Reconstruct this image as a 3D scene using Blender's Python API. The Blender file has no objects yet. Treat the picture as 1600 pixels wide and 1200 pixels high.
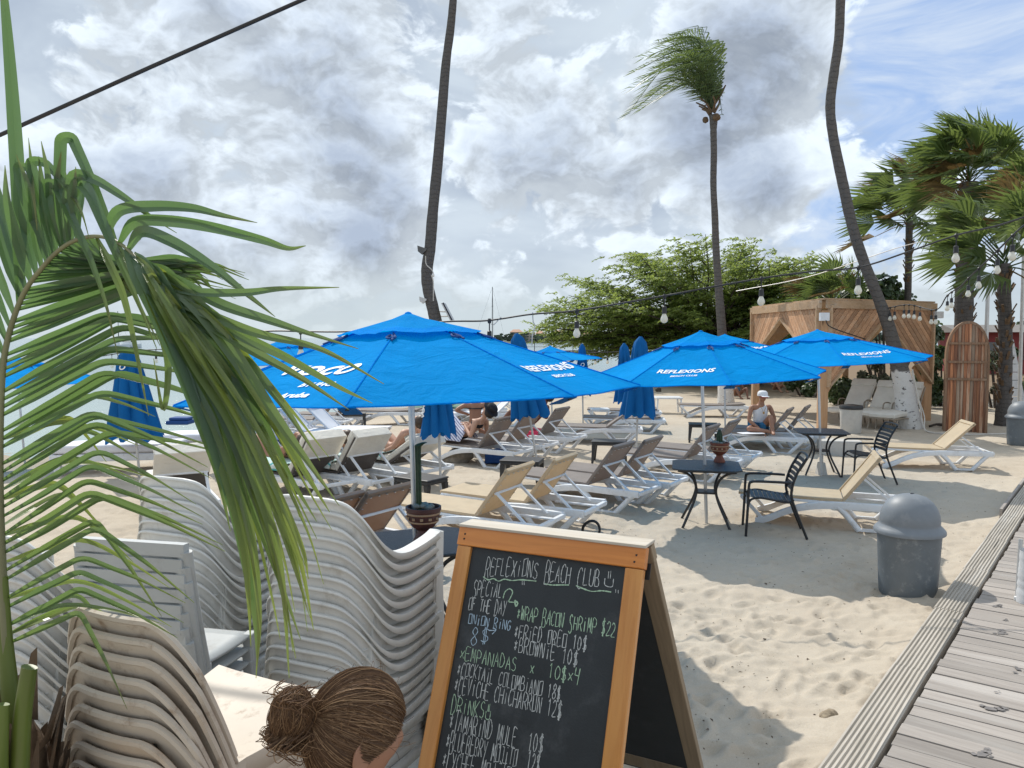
import bpy, bmesh, math, random
import numpy as np
from mathutils import Vector, Matrix
R = math.radians
random.seed(7); rng = np.random.default_rng(7)
sc = bpy.context.scene
C = sc.collection

# ------------------------------------------------------------------ camera
H = 2.25; F = 1200.0; PITCH = math.atan(72/1200)
cam_d = bpy.data.cameras.new('camera'); cam = bpy.data.objects.new('camera', cam_d); C.objects.link(cam)
cam.location = (0, 0, H); cam.rotation_euler = (math.pi/2-PITCH, 0, 0)
cam_d.sensor_width = 36; cam_d.lens = 36*F/1600; cam_d.clip_end = 8000; cam_d.clip_start = 0.05
sc.camera = cam
sc.render.resolution_x = 1024; sc.render.resolution_y = 768
sc.view_settings.view_transform = 'Standard'; sc.view_settings.look = 'None'
sc.view_settings.exposure = 0.18; sc.view_settings.gamma = 1.0

CP, SP = math.cos(PITCH), math.sin(PITCH)
def ray(px, py):
    a = (px-800)/F; b = (600-py)/F
    return Vector((a, CP+b*SP, -SP+b*CP))
SHX = [-200,-60,-30,-9.4,-5.4,-2.7,3,8,20,60,200]
SHY = [-90,-14,6,18.5,26.5,32,46,60,84,112,160]
def gz(x, y):
    s = (np.interp(x, SHX, SHY)-y)*0.62
    t = np.clip(s/8.0, 0, 1); t = t*t*(3-2*t)
    return np.where(s < 0, np.maximum(-0.35+s*0.07, -3.0), -0.35+0.35*t)
def G(px, py, z=None):
    d = ray(px, py)
    if z is not None:
        t = (z-H)/d.z; return Vector((d.x*t, d.y*t, z))
    zz = 0.0
    for _ in range(12):
        t = (zz-H)/d.z; zz = float(gz(d.x*t, d.y*t))
    t = (zz-H)/d.z
    return Vector((d.x*t, d.y*t, zz))
def P(px, py, Y):
    d = ray(px, py); t = Y/d.y
    return Vector((d.x*t, Y, H+d.z*t))

# ------------------------------------------------------------------ world: sky + clouds
SUN_DIR = Vector((-0.36, 0.76, 0.98)).normalized()          # towards the sun
w = bpy.data.worlds.new('World'); sc.world = w; w.use_nodes = True
nt = w.node_tree; nt.nodes.clear()
def N(tree, typ, **kw):
    n = tree.nodes.new(typ)
    for k, v in kw.items(): setattr(n, k, v)
    return n
def Lk(tree, a, b): tree.links.new(a, b)
def setin(tree, sock, v):
    if isinstance(v, bpy.types.NodeSocket): tree.links.new(v, sock)
    else: sock.default_value = v
def M_(tree, op, a, b=0.0, c=0.0, clamp=False):
    n = N(tree, 'ShaderNodeMath', operation=op, use_clamp=clamp)
    setin(tree, n.inputs[0], a); setin(tree, n.inputs[1], b)
    if op in ('MULTIPLY_ADD', 'SMOOTH_MIN', 'SMOOTH_MAX'): setin(tree, n.inputs[2], c)
    return n.outputs[0]
def VM(tree, op, a, b=(0, 0, 0)):
    n = N(tree, 'ShaderNodeVectorMath', operation=op)
    setin(tree, n.inputs[0], a)
    if op == 'SCALE': setin(tree, n.inputs[3], b)
    elif op not in ('NORMALIZE', 'LENGTH'): setin(tree, n.inputs[1], b)
    return n.outputs['Value'] if op in ('LENGTH', 'DISTANCE', 'DOT_PRODUCT') else n.outputs[0]
def MR(tree, v, a, b, c=0.0, d=1.0, smooth=True):
    n = N(tree, 'ShaderNodeMapRange'); n.interpolation_type = 'SMOOTHSTEP' if smooth else 'LINEAR'
    setin(tree, n.inputs[0], v)
    for i, q in zip((1, 2, 3, 4), (a, b, c, d)): n.inputs[i].default_value = q
    return n.outputs[0]
def MIX(tree, f, a, b, blend='MIX'):
    n = N(tree, 'ShaderNodeMix', data_type='RGBA', blend_type=blend)
    setin(tree, n.inputs[0], f)
    for s, q in ((n.inputs[6], a), (n.inputs[7], b)):
        if isinstance(q, tuple) and len(q) == 3: q = (*q, 1)
        setin(tree, s, q)
    return n.outputs[2]
def NOISE(tree, vec, scale, detail=3, rough=.5, dist=0.0, out=0):
    n = N(tree, 'ShaderNodeTexNoise'); setin(tree, n.inputs['Vector'], vec)
    n.inputs['Scale'].default_value = scale; n.inputs['Detail'].default_value = detail
    n.inputs['Roughness'].default_value = rough; n.inputs['Distortion'].default_value = dist
    return n.outputs[out]
SKY_K = 0.1
def build_sky():
    t = nt
    tc = N(t, 'ShaderNodeTexCoord'); d0 = tc.outputs['Generated']
    sky = N(t, 'ShaderNodeTexSky'); sky.sky_type = 'NISHITA'; sky.sun_disc = False
    sky.sun_elevation = math.asin(SUN_DIR.z); sky.sun_rotation = math.atan2(SUN_DIR.x, SUN_DIR.y)
    sky.altitude = 0; sky.air_density = 1.0; sky.dust_density = 1.2; sky.ozone_density = 1.6
    sep = N(t, 'ShaderNodeSeparateXYZ'); Lk(t, d0, sep.inputs[0]); el = sep.outputs[2]
    # (pixel of the photo used only to read off a direction, angular radius, weight)
    # places of the larger cloud masses: direction (read off the photo), angular radius, weight
    blobs = [(480, 255, .19, .11), (600, 300, .12, .07), (1180, 150, .17, .26), (1070, 200, .12, .10), (560, 375, .07, .12), (150, 240, .17, .14), (830, 215, .12, .12), (540, 50, .18, .12),
             (330, 130, .12, -.10), (700, 330, .09, -.08), (985, 295, .06, .13), (880, 330, .09, .08), (1560, 20, .22, -.40), (1300, 320, .13, -.16), (1370, 110, .08, -.10), (400, 420, .12, .06), (180, 330, .12, .08), (1215, 305, .055, .18), (1440, 170, .14, .06), (240, 110, .16, .08), (960, 60, .12, -.08), (60, 420, .2, .06)]
    TH, LITK = .315, 4.0
    n0 = VM(t, 'NORMALIZE', d0)
    east = MR(t, sep.outputs[0], -.05, .40, .28, -.17, False)      # more open sky to the right
    mass = 0.0
    for (X, Y, r, wt) in blobs:
        mass = M_(t, 'ADD', MR(t, VM(t, 'DISTANCE', n0, tuple(ray(X, Y).normalized())), 0.0, r, wt, 0.0), mass)
    def dens(v):
        sv = VM(t, 'MULTIPLY', v, (1.0, 1.0, 1.45))
        wv = N(t, 'ShaderNodeTexNoise'); Lk(t, sv, wv.inputs['Vector']); wv.inputs['Scale'].default_value = 9.0; wv.inputs['Detail'].default_value = 3.0
        q = VM(t, 'ADD', sv, VM(t, 'SCALE', VM(t, 'SUBTRACT', wv.outputs['Color'], (.5, .5, .5)), 0.085))
        a = NOISE(t, q, 4.2, 9, .6)
        vo = N(t, 'ShaderNodeTexVoronoi'); vo.feature = 'F1'; Lk(t, q, vo.inputs['Vector']); vo.inputs['Scale'].default_value = 11.0
        vo.inputs['Detail'].default_value = 3.0; vo.inputs['Roughness'].default_value = .55; vo.inputs['Lacunarity'].default_value = 2.3; vo.normalize = True
        return M_(t, 'ADD', M_(t, 'MULTIPLY', a, .95), M_(t, 'MULTIPLY', vo.outputs['Distance'], -.42))
    Dn = dens(n0)
    D = M_(t, 'ADD', Dn, mass)
    D2 = dens(VM(t, 'NORMALIZE', VM(t, 'ADD', n0, (-.010, .0, .022))))
    lit = M_(t, 'MULTIPLY', M_(t, 'SUBTRACT', Dn, D2), LITK)
    k = 1/SKY_K
    soft = NOISE(t, VM(t, 'MULTIPLY', n0, (1.0, 1.0, 2.2)), 3.4, 5, .55, .5)
    back = MIX(t, MR(t, M_(t, 'ADD', soft, M_(t, 'MULTIPLY', mass, .5)), .36, .72), tuple(x*k for x in (.60, .685, .77)), tuple(x*k for x in (.40, .475, .585)))
    core = MR(t, D, TH, TH+.36)
    cl = MIX(t, core, tuple(x*k for x in (.66, .735, .815)), tuple(x*k for x in (.325, .385, .485)))
    cl = VM(t, 'SCALE', cl, M_(t, 'ADD', 1.0, M_(t, 'MINIMUM', M_(t, 'MAXIMUM', lit, -.22), .26)))
    puff = MR(t, D, TH-.03, TH+.035)
    gap = MR(t, M_(t, 'ADD', M_(t, 'ADD', soft, M_(t, 'MULTIPLY', mass, .55)), east), .36, .52)
    blue = MIX(t, .72, sky.outputs[0], tuple(x*k for x in (.30, .47, .82)))
    veil = NOISE(t, VM(t, 'MULTIPLY', d0, (1.2, 1.2, 4.0)), 4.0, 6, .6, 1.0)
    blue = MIX(t, MR(t, veil, .35, .70, 0.10, .85), blue, tuple(x*k for x in (.66, .74, .84)))
    col = MIX(t, puff, MIX(t, gap, blue, back), cl)
    haze = MR(t, el, 0.0, .13, .82, 0.0)
    col = MIX(t, haze, col, tuple(x*k for x in (.565, .64, .665)))
    # below the horizon: plain dim haze
    col = MIX(t, MR(t, el, -.03, 0.0, 1.0, 0.0), col, tuple(x*k for x in (.45, .5, .5)))
    bg = N(t, 'ShaderNodeBackground'); Lk(t, col, bg.inputs[0]); bg.inputs[1].default_value = SKY_K
    out = N(t, 'ShaderNodeOutputWorld'); Lk(t, bg.outputs[0], out.inputs[0])
build_sky()
w.cycles.sampling_method = 'MANUAL'; w.cycles.sample_map_resolution = 512

sl = bpy.data.lights.new('sun', 'SUN'); so = bpy.data.objects.new('sun', sl); C.objects.link(so)
sl.energy = 3.4; sl.angle = R(0.6); sl.color = (1.0, .955, .88)
so.rotation_euler = SUN_DIR.to_track_quat('Z', 'Y').to_euler(); so.location = (0, 0, 30)

# ------------------------------------------------------------------ helpers
class MB:
    """collects faces; build() links them as one mesh object"""
    def __init__(s): s.v = []; s.f = []; s.m = []; s.mi = 0
    def add(s, vs, fs):
        b = len(s.v); s.v += [tuple(q) for q in vs]
        for f in fs: s.f.append([b+i for i in f]); s.m.append(s.mi)
        return s
    def box(s, c, size, rot=None, taper=1.0):
        hx, hy, hz = size[0]/2, size[1]/2, size[2]/2; vs = []
        for z in (-1, 1):
            k = taper if z > 0 else 1.0
            for x, y in ((-1, -1), (1, -1), (1, 1), (-1, 1)):
                q = Vector((x*hx*k, y*hy*k, z*hz))
                if rot is not None: q = rot @ q
                vs.append(q+Vector(c))
        return s.add(vs, [(3, 2, 1, 0), (4, 5, 6, 7), (0, 1, 5, 4), (1, 2, 6, 5), (2, 3, 7, 6), (3, 0, 4, 7)])
    def bar(s, p, q, wd, th, up=(0, 0, 1)):
        p, q = Vector(p), Vector(q); d = (q-p); L = d.length; d.normalize()
        u = Vector(up); 
        if abs(d.dot(u)) > .98: u = Vector((1, 0, 0))
        sd = d.cross(u).normalized(); u = sd.cross(d)
        rot = Matrix((d, sd, u)).transposed()
        return s.box((p+q)/2, (L, wd, th), rot)
    def tube(s, pts, rad, n=8, flat=None, caps=True):
        pts = [Vector(q) for q in pts]; m = len(pts)
        if not hasattr(rad, '__len__'): rad = [rad]*m
        prev = None; vs = []
        for i, q in enumerate(pts):
            t = (pts[min(i+1, m-1)]-pts[max(i-1, 0)]).normalized()
            if prev is None:
                a = Vector((0, 0, 1)) if abs(t.z) < .9 else Vector((1, 0, 0))
                nrm = (a-t*a.dot(t)).normalized()
            else:
                nrm = prev-t*prev.dot(t); nrm.normalize()
            prev = nrm; bn = t.cross(nrm)
            for k in range(n):
                an = 2*math.pi*k/n
                fx = 1.0 if flat is None else flat
                vs.append(q+nrm*(math.cos(an)*rad[i])+bn*(math.sin(an)*rad[i]*fx))
        fs = []
        for i in range(m-1):
            for k in range(n):
                k2 = (k+1) % n
                fs.append((i*n+k, i*n+k2, (i+1)*n+k2, (i+1)*n+k))
        if caps: fs += [tuple(range(n-1, -1, -1)), tuple((m-1)*n+k for k in range(n))]
        return s.add(vs, fs)
    def lathe(s, prof, n=24, c=(0, 0, 0), cap=True, sx=1.0, sy=1.0):
        vs = []; m = len(prof)
        for r, z in prof:
            for k in range(n):
                a = 2*math.pi*k/n; vs.append((c[0]+r*math.cos(a)*sx, c[1]+r*math.sin(a)*sy, c[2]+z))
        fs = []
        for i in range(m-1):
            for k in range(n):
                k2 = (k+1) % n; fs.append((i*n+k, i*n+k2, (i+1)*n+k2, (i+1)*n+k))
        if cap: fs += [tuple(range(n-1, -1, -1)), tuple((m-1)*n+k for k in range(n))]
        return s.add(vs, fs)
    def prism(s, poly, y0, y1, f=lambda x, y, z: (x, y, z)):
        """poly in (x,z); extruded along y"""
        n = len(poly)
        vs = [f(x, y0, z) for x, z in poly]+[f(x, y1, z) for x, z in poly]
        fs = [tuple(range(n)), tuple(range(2*n-1, n-1, -1))]
        for i in range(n):
            j = (i+1) % n; fs.append((j, i, i+n, j+n))
        return s.add(vs, fs)
    def grid(s, rows):
        m, n = len(rows), len(rows[0]); vs = [q for r in rows for q in r]; fs = []
        for i in range(m-1):
            for j in range(n-1): fs.append((i*n+j, i*n+j+1, (i+1)*n+j+1, (i+1)*n+j))
        return s.add(vs, fs)
    def build(s, name, mt, parent=None, smooth=None, bevel=0, solid=0, loc=None, norm=True):
        me = bpy.data.meshes.new(name); me.from_pydata(s.v, [], s.f)
        mts = mt if isinstance(mt, (list, tuple)) else [mt]
        for q in mts: me.materials.append(q)
        if len(mts) > 1: me.polygons.foreach_set('material_index', s.m)
        if norm:
            bm = bmesh.new(); bm.from_mesh(me); bmesh.ops.recalc_face_normals(bm, faces=bm.faces); bm.to_mesh(me); bm.free()
        if smooth is not None:
            me.polygons.foreach_set('use_smooth', [True]*len(me.polygons)); me.set_sharp_from_angle(angle=R(smooth))
        me.update()
        o = bpy.data.objects.new(name, me); C.objects.link(o)
        if solid:
            q = o.modifiers.new('solid', 'SOLIDIFY'); q.thickness = solid; q.offset = 0
        if bevel:
            q = o.modifiers.new('bevel', 'BEVEL'); q.width = bevel; q.segments = 2; q.limit_method = 'ANGLE'; q.angle_limit = R(40)
        if parent is not None: o.parent = parent
        if loc is not None: o.location = loc
        return o
def tag(o, label=None, cat=None, group=None, kind=None):
    if label: o['label'] = label
    if cat: o['category'] = cat
    if group: o['group'] = group
    if kind: o['kind'] = kind
    return o
def empty(name, loc=(0, 0, 0), rz=0.0, label=None, cat=None, group=None):
    o = bpy.data.objects.new(name, None); C.objects.link(o); o.location = loc; o.rotation_euler = (0, 0, rz)
    o.empty_display_size = .1
    return tag(o, label, cat, group)
def copy_tree(o, parent=None):
    c = o.copy(); C.objects.link(c)
    if parent is not None: c.parent = parent
    for ch in list(o.children): copy_tree(ch, c)
    return c
PROTO = {}
def place(key, builder, loc, rz, label, group=None, tilt=(0, 0), scale=1.0):
    """first use builds the thing, later uses copy it with its parts"""
    if key in PROTO: o = copy_tree(PROTO[key])
    else: o = builder(); PROTO[key] = o
    o.location = loc; o.rotation_euler = (tilt[0], tilt[1], rz); o.scale = (scale,)*3
    o['label'] = label
    if group: o['group'] = group
    elif 'group' in o: del o['group']
    return o
def lerp(a, b, t): return a+(b-a)*t
def spline(pts, n):
    """Catmull-Rom through points (Vectors of any length)"""
    pts = [np.array(p, float) for p in pts]; out = []
    q = [2*pts[0]-pts[1]]+pts+[2*pts[-1]-pts[-2]]
    m = len(pts)-1
    for i in range(n):
        u = i/(n-1)*m; k = min(int(u), m-1); t = u-k
        a, b, c, d = q[k:k+4]
        out.append(.5*((2*b)+(-a+c)*t+(2*a-5*b+4*c-d)*t*t+(-a+3*b-3*c+d)*t**3))
    return out

# ------------------------------------------------------------------ materials
def pm(name, col, rough=.6, var=.12, scale=8.0, bump=0.0, bscale=40.0, trans=0.0, tcol=None, metal=0.0, spec=.5, col2=None, c2=(.5, .65), stretch=(1, 1, 1), coat=0.0, isl=0.0, dirt=None, wrinkle=0.0):
    m = bpy.data.materials.new(name); m.use_nodes = True; t = m.node_tree; t.nodes.clear()
    out = N(t, 'ShaderNodeOutputMaterial'); b = N(t, 'ShaderNodeBsdfPrincipled')
    tc = N(t, 'ShaderNodeTexCoord'); oi = N(t, 'ShaderNodeObjectInfo')
    v = VM(t, 'ADD', VM(t, 'MULTIPLY', tc.outputs['Object'], stretch), VM(t, 'SCALE', (7.3, 3.1, 5.7), oi.outputs['Random']))
    n1 = NOISE(t, v, scale, 5, .6)
    c = tuple(col)
    lo = tuple(x*(1-var) for x in c); hi = tuple(min(1, x*(1+var)) for x in c)
    cc = MIX(t, MR(t, n1, .3, .7), lo, hi)
    if col2: cc = MIX(t, MR(t, NOISE(t, v, scale*.45, 6, .65), c2[0], c2[1]), cc, tuple(col2))
    if dirt: cc = MIX(t, MR(t, NOISE(t, v, dirt[1], 8, .7), .52, .75, 0, dirt[2]), cc, tuple(dirt[0]))
    if isl:
        g = N(t, 'ShaderNodeNewGeometry')
        cc = VM(t, 'SCALE', cc, MR(t, g.outputs['Random Per Island'], 0, 1, 1-isl, 1+isl, False))
    Lk(t, cc, b.inputs['Base Color'])
    b.inputs['Roughness'].default_value = rough; b.inputs['Metallic'].default_value = metal
    b.inputs['Specular IOR Level'].default_value = spec
    if coat: b.inputs['Coat Weight'].default_value = coat
    if bump:
        bn = N(t, 'ShaderNodeBump'); bn.inputs['Strength'].default_value = min(1, bump); bn.inputs['Distance'].default_value = .01
        Lk(t, NOISE(t, v, bscale, 6, .6), bn.inputs['Height']); Lk(t, bn.outputs[0], b.inputs['Normal'])
        if wrinkle:
            b2 = N(t, 'ShaderNodeBump'); b2.inputs['Strength'].default_value = .5; b2.inputs['Distance'].default_value = wrinkle
            Lk(t, NOISE(t, VM(t, 'MULTIPLY', v, (1, 1, 2.5)), 3.2, 5, .6, 1.5), b2.inputs['Height']); Lk(t, b2.outputs[0], bn.inputs['Normal'])
    sh = b.outputs[0]
    if trans:
        tr = N(t, 'ShaderNodeBsdfTranslucent')
        if tcol: tr.inputs[0].default_value = (*tcol, 1)
        else: Lk(t, cc, tr.inputs[0])
        mx = N(t, 'ShaderNodeMixShader'); mx.inputs[0].default_value = trans
        Lk(t, sh, mx.inputs[1]); Lk(t, tr.outputs[0], mx.inputs[2]); sh = mx.outputs[0]
    Lk(t, sh, out.inputs[0])
    return m
def wood(name, c1, c2, rough=.6, axis=2, scale=9.0, grey=None, isl=.12, coat=0.0, gk=.6):
    """grain stretched along one axis of the object"""
    m = bpy.data.materials.new(name); m.use_nodes = True; t = m.node_tree; t.nodes.clear()
    out = N(t, 'ShaderNodeOutputMaterial'); b = N(t, 'ShaderNodeBsdfPrincipled'); tc = N(t, 'ShaderNodeTexCoord')
    st = [1, 1, 1]; st[axis] = .07
    g = N(t, 'ShaderNodeNewGeometry')
    v = VM(t, 'ADD', VM(t, 'MULTIPLY', tc.outputs['Object'], tuple(st)), VM(t, 'SCALE', (9.1, 4.3, 6.2), g.outputs['Random Per Island']))
    gr = NOISE(t, v, scale*4, 6, .65, 1.2); big = NOISE(t, v, scale*.6, 3, .5, .6)
    cc = MIX(t, MR(t, gr, .28, .72), c1, c2)
    cc = MIX(t, MR(t, big, .45, .8, 0, .5), cc, tuple(x*.55 for x in c1))
    if grey: cc = MIX(t, MR(t, NOISE(t, v, scale*.9, 7, .7), .50, .68, 0, gk), cc, grey)
    vo = N(t, 'ShaderNodeTexVoronoi'); Lk(t, VM(t, 'MULTIPLY', v, (1, 1, 3.5)), vo.inputs['Vector']); vo.inputs['Scale'].default_value = scale*.7
    cc = MIX(t, MR(t, vo.outputs['Distance'], .03, .10, .75, 0), cc, tuple(x*.25 for x in c1))
    cc = VM(t, 'SCALE', cc, MR(t, g.outputs['Random Per Island'], 0, 1, 1-isl, 1+isl, False))
    Lk(t, cc, b.inputs['Base Color']); b.inputs['Roughness'].default_value = rough
    if coat: b.inputs['Coat Weight'].default_value = coat; b.inputs['Coat Roughness'].default_value = .25
    bn = N(t, 'ShaderNodeBump'); bn.inputs['Strength'].default_value = .35; bn.inputs['Distance'].default_value = .003
    Lk(t, gr, bn.inputs['Height']); Lk(t, bn.outputs[0], b.inputs['Normal'])
    Lk(t, b.outputs[0], out.inputs[0]); return m
MT = {}
MT['white_plastic'] = pm('white_plastic', (.74, .76, .78), .38, .05, 6, dirt=((.45, .40, .33), 9, .5))
MT['blue_canvas'] = pm('blue_canvas', (.0, .29, .78), .85, .10, 1.6, wrinkle=.06, bump=.12, bscale=260, trans=.36, tcol=(.0, .46, 1.0), spec=.04)
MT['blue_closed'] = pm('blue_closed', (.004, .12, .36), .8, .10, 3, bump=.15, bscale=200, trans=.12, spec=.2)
MT['steel'] = pm('steel', (.62, .63, .64), .42, .08, 10, metal=.85, stretch=(1, 1, .2))
MT['white_pole'] = pm('white_pole', (.55, .55, .54), .4, .08, 10, metal=.3)
MT['black_metal'] = pm('black_metal', (.018, .019, .021), .42, .2, 20, bump=.05, bscale=200)
MT['black_plastic'] = pm('black_plastic', (.03, .031, .033), .5, .2, 12, dirt=((.16, .14, .11), 14, .4))
MT['taupe_sling'] = pm('taupe_sling', (.28, .25, .23), .7, .08, 6, bump=.25, bscale=300, trans=.28, tcol=(.52, .37, .25))
MT['beige_sling'] = pm('beige_sling', (.62, .53, .38), .7, .06, 6, bump=.2, bscale=300, trans=.30, tcol=(.80, .58, .28))
MT['cushion'] = pm('cream_cushion', (.68, .65, .58), .8, .05, 4, wrinkle=.03, bump=.2, bscale=12)
MT['white_cushion'] = pm('white_cushion', (.72, .72, .74), .8, .04, 4, bump=.2, bscale=10)
MT['brown_sling'] = pm('brown_sling', (.085, .072, .064), .75, .1, 6, bump=.2, bscale=300)
MT['white_text'] = pm('white_text', (.82, .84, .86), .7, .02, 4)
MT['dark_cord'] = pm('dark_cord', (.02, .02, .022), .5, .1, 10)
MT['navy'] = pm('navy_fabric', (.01, .06, .22), .8, .1, 5)
MT['terracotta'] = pm('terracotta', (.22, .065, .035), .7, .15, 14, dirt=((.35, .2, .14), 12, .4))
MT['cactus'] = pm('cactus_green', (.03, .055, .02), .6, .3, 30, bump=.4, bscale=60)
# ------------------------------------------------------------------ sand, water, far shore
def vnoise(x, y, seed):
    xi = np.floor(x).astype(np.int64); yi = np.floor(y).astype(np.int64); fx = x-xi; fy = y-yi
    fx = fx*fx*(3-2*fx); fy = fy*fy*(3-2*fy)
    def h(a, b):
        n = (a*374761393+b*668265263+seed*982451653) & 0x7fffffff
        n = ((n ^ (n >> 13))*1274126177) & 0x7fffffff
        return ((n ^ (n >> 16)) & 0xffff)/65535.0
    return (h(xi, yi)*(1-fx)+h(xi+1, yi)*fx)*(1-fy)+(h(xi, yi+1)*(1-fx)+h(xi+1, yi+1)*fx)*fy
DE_A = Vector((1.60, 3.78, 0)); DE_U = Vector((.627, .779, 0)).normalized(); DE_N = Vector((DE_U.y, -DE_U.x, 0)); DECK_Z = .15
def build_sand():
    fine = np.radians(np.arange(-39, 39.01, .17)); coarse = np.radians(np.arange(45, 315.1, 6))
    ang = np.concatenate([fine, coarse]); na = len(ang)
    rr = [0.0, 1.0, 1.8]; r = 2.3
    while r < 30: rr.append(r); r *= 1.0052
    while r < 900: rr.append(r); r *= 1.03
    rr = np.array(rr); nr = len(rr)
    Rg, A = np.meshgrid(rr, ang, indexing='ij')
    X = Rg*np.sin(A); Y = Rg*np.cos(A)
    Z = gz(X, Y)
    near = np.clip((40-Rg)/34, 0, 1)
    rel = np.zeros_like(X)
    for k, (f, a) in enumerate(((.6, .018), (1.5, .014), (3.3, .011), (7.0, .009), (15., .006))):
        wx = X*f+2.1*vnoise(X*f*.5+9, Y*f*.5, 40+k); wy = Y*f*1.15+2.1*vnoise(X*f*.5, Y*f*.5+5, 60+k)
        rel += a*(vnoise(wx+31.7*k, wy+11.3*k, k+1)-.5)*2
    # footprints: elongated dimples with a pushed-up rim
    nfp = 3200
    fr = 2.6+16*rng.random(nfp)**1.1; fa = np.radians(-36+72*rng.random(nfp))
    fx, fy = fr*np.sin(fa), fr*np.cos(fa); fo = rng.random(nfp)*6.28; fd = .008+.014*rng.random(nfp)
    for i in range(nfp):
        cr = math.hypot(fx[i], fy[i]); i0 = np.searchsorted(rr, cr-.32); i1 = np.searchsorted(rr, cr+.32)
        a0 = np.searchsorted(fine, math.atan2(fx[i], fy[i])-.32/cr); a1 = np.searchsorted(fine, math.atan2(fx[i], fy[i])+.32/cr)
        if i1 <= i0 or a1 <= a0: continue
        x = X[i0:i1, a0:a1]-fx[i]; y = Y[i0:i1, a0:a1]-fy[i]
        c, s = math.cos(fo[i]), math.sin(fo[i]); u = (x*c+y*s)/.105; v = (-x*s+y*c)/.05
        q = u*u+v*v
        rel[i0:i1, a0:a1] += fd[i]*(-1.25*np.exp(-q*1.6)+.7*np.exp(-(np.sqrt(q)-1.35)**2*5))
    flat = np.clip((Rg-1.8)/1.2, 0, 1)
    Z = Z+rel*near*flat
    # tucked under the boardwalk
    dn = (X-DE_A.x)*DE_N.x+(Y-DE_A.y)*DE_N.y
    Z = Z+.055*np.exp(-(np.minimum(dn, 0)/.25)**2)*np.clip(near, 0, 1)
    Z = np.where(dn > .06, np.minimum(Z, .02), Z)
    me = bpy.data.meshes.new('sand')
    co = np.stack([X, Y, Z], -1).reshape(-1, 3)
    idx = np.arange(nr*na).reshape(nr, na); nx = np.roll(idx, -1, axis=1)
    fa_ = np.stack([idx[:-1], idx[1:], nx[1:], nx[:-1]], -1).reshape(-1, 4)
    me.vertices.add(len(co)); me.vertices.foreach_set('co', co.ravel())
    me.loops.add(fa_.size); me.loops.foreach_set('vertex_index', fa_.ravel())
    me.polygons.add(len(fa_)); me.polygons.foreach_set('loop_start', np.arange(0, fa_.size, 4)); 
    me.update(calc_edges=True); me.validate()
    me.polygons.foreach_set('use_smooth', np.ones(len(me.polygons), bool))
    if me.polygons[len(me.polygons)//2].normal.z < 0: me.flip_normals()
    m = bpy.data.materials.new('sand'); m.use_nodes = True; t = m.node_tree; t.nodes.clear()
    out = N(t, 'ShaderNodeOutputMaterial'); b = N(t, 'ShaderNodeBsdfPrincipled'); tc = N(t, 'ShaderNodeTexCoord'); v = tc.outputs['Object']
    c = MIX(t, MR(t, NOISE(t, v, .35, 5, .6), .35, .65), (.545, .485, .395), (.465, .405, .325))
    c = MIX(t, MR(t, NOISE(t, v, 3.0, 6, .7), .35, .7, 0, .55), c, (.60, .54, .445))
    c = MIX(t, MR(t, NOISE(t, v, 420, 2, .6), .38, .62, 0, .35), c, (.36, .27, .18))
    c = MIX(t, MR(t, NOISE(t, v, 110, 3, .7), .35, .68, 0, .30), c, (.40, .33, .25))
    c = MIX(t, MR(t, NOISE(t, v, 55, 6, .8), .63, .70, 0, .8), c, (.20, .155, .105))
    # wet, darker at the waterline; darker brown ground around the far trees
    sp = N(t, 'ShaderNodeSeparateXYZ'); Lk(t, v, sp.inputs[0])
    c = MIX(t, MR(t, sp.outputs[2], -.30, -.16, .8, 0), c, (.34, .29, .22))
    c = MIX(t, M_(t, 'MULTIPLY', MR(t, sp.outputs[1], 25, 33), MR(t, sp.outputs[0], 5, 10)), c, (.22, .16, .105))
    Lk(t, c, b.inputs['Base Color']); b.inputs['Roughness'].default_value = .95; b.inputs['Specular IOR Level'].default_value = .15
    b1 = N(t, 'ShaderNodeBump'); b1.inputs['Strength'].default_value = .42; b1.inputs['Distance'].default_value = .03
    Lk(t, NOISE(t, v, 7.5, 8, .62, .6), b1.inputs['Height'])
    b2 = N(t, 'ShaderNodeBump'); b2.inputs['Strength'].default_value = .6; b2.inputs['Distance'].default_value = .007
    Lk(t, NOISE(t, v, 45, 8, .72), b2.inputs['Height']); Lk(t, b1.outputs[0], b2.inputs['Normal']); Lk(t, b2.outputs[0], b.inputs['Normal'])
    Lk(t, b.outputs[0], out.inputs[0]); me.materials.append(m)
    o = bpy.data.objects.new('sand', me); C.objects.link(o); tag(o, 'pale dry beach sand full of footprints', kind='structure')
build_sand()
def build_water():
    mb = MB(); mb.grid([[(x, y, -.35) for x in (-5000, -400, 0, 400, 5000)] for y in (-300, 60, 400, 7000)])
    m = bpy.data.materials.new('sea_water'); m.use_nodes = True; t = m.node_tree; b = t.nodes['Principled BSDF']; tc = N(t, 'ShaderNodeTexCoord'); v = tc.outputs['Object']
    sp = N(t, 'ShaderNodeSeparateXYZ'); Lk(t, v, sp.inputs[0])
    Lk(t, MIX(t, MR(t, sp.outputs[1], 15, 60), (.34, .43, .40), (.17, .25, .26)), b.inputs['Base Color'])
    b.inputs['Roughness'].default_value = .16
    bp = N(t, 'ShaderNodeBump'); bp.inputs['Strength'].default_value = .55; bp.inputs['Distance'].default_value = .12
    Lk(t, NOISE(t, VM(t, 'MULTIPLY', v, (1, 1.7, 1)), 1.5, 6, .62), bp.inputs['Height']); Lk(t, bp.outputs[0], b.inputs['Normal'])
    o = mb.build('sea', m); tag(o, 'pale calm sea glittering under the clouds', kind='structure')
build_water()
MT['far_land'] = pm('far_land', (.10, .115, .085), .9, .3, .05)
MT['far_leaf'] = pm('far_leaf', (.075, .10, .065), .9, .4, .2)
MT['far_wall'] = pm('far_wall', (.46, .40, .33), .8, .08, .3)
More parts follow.
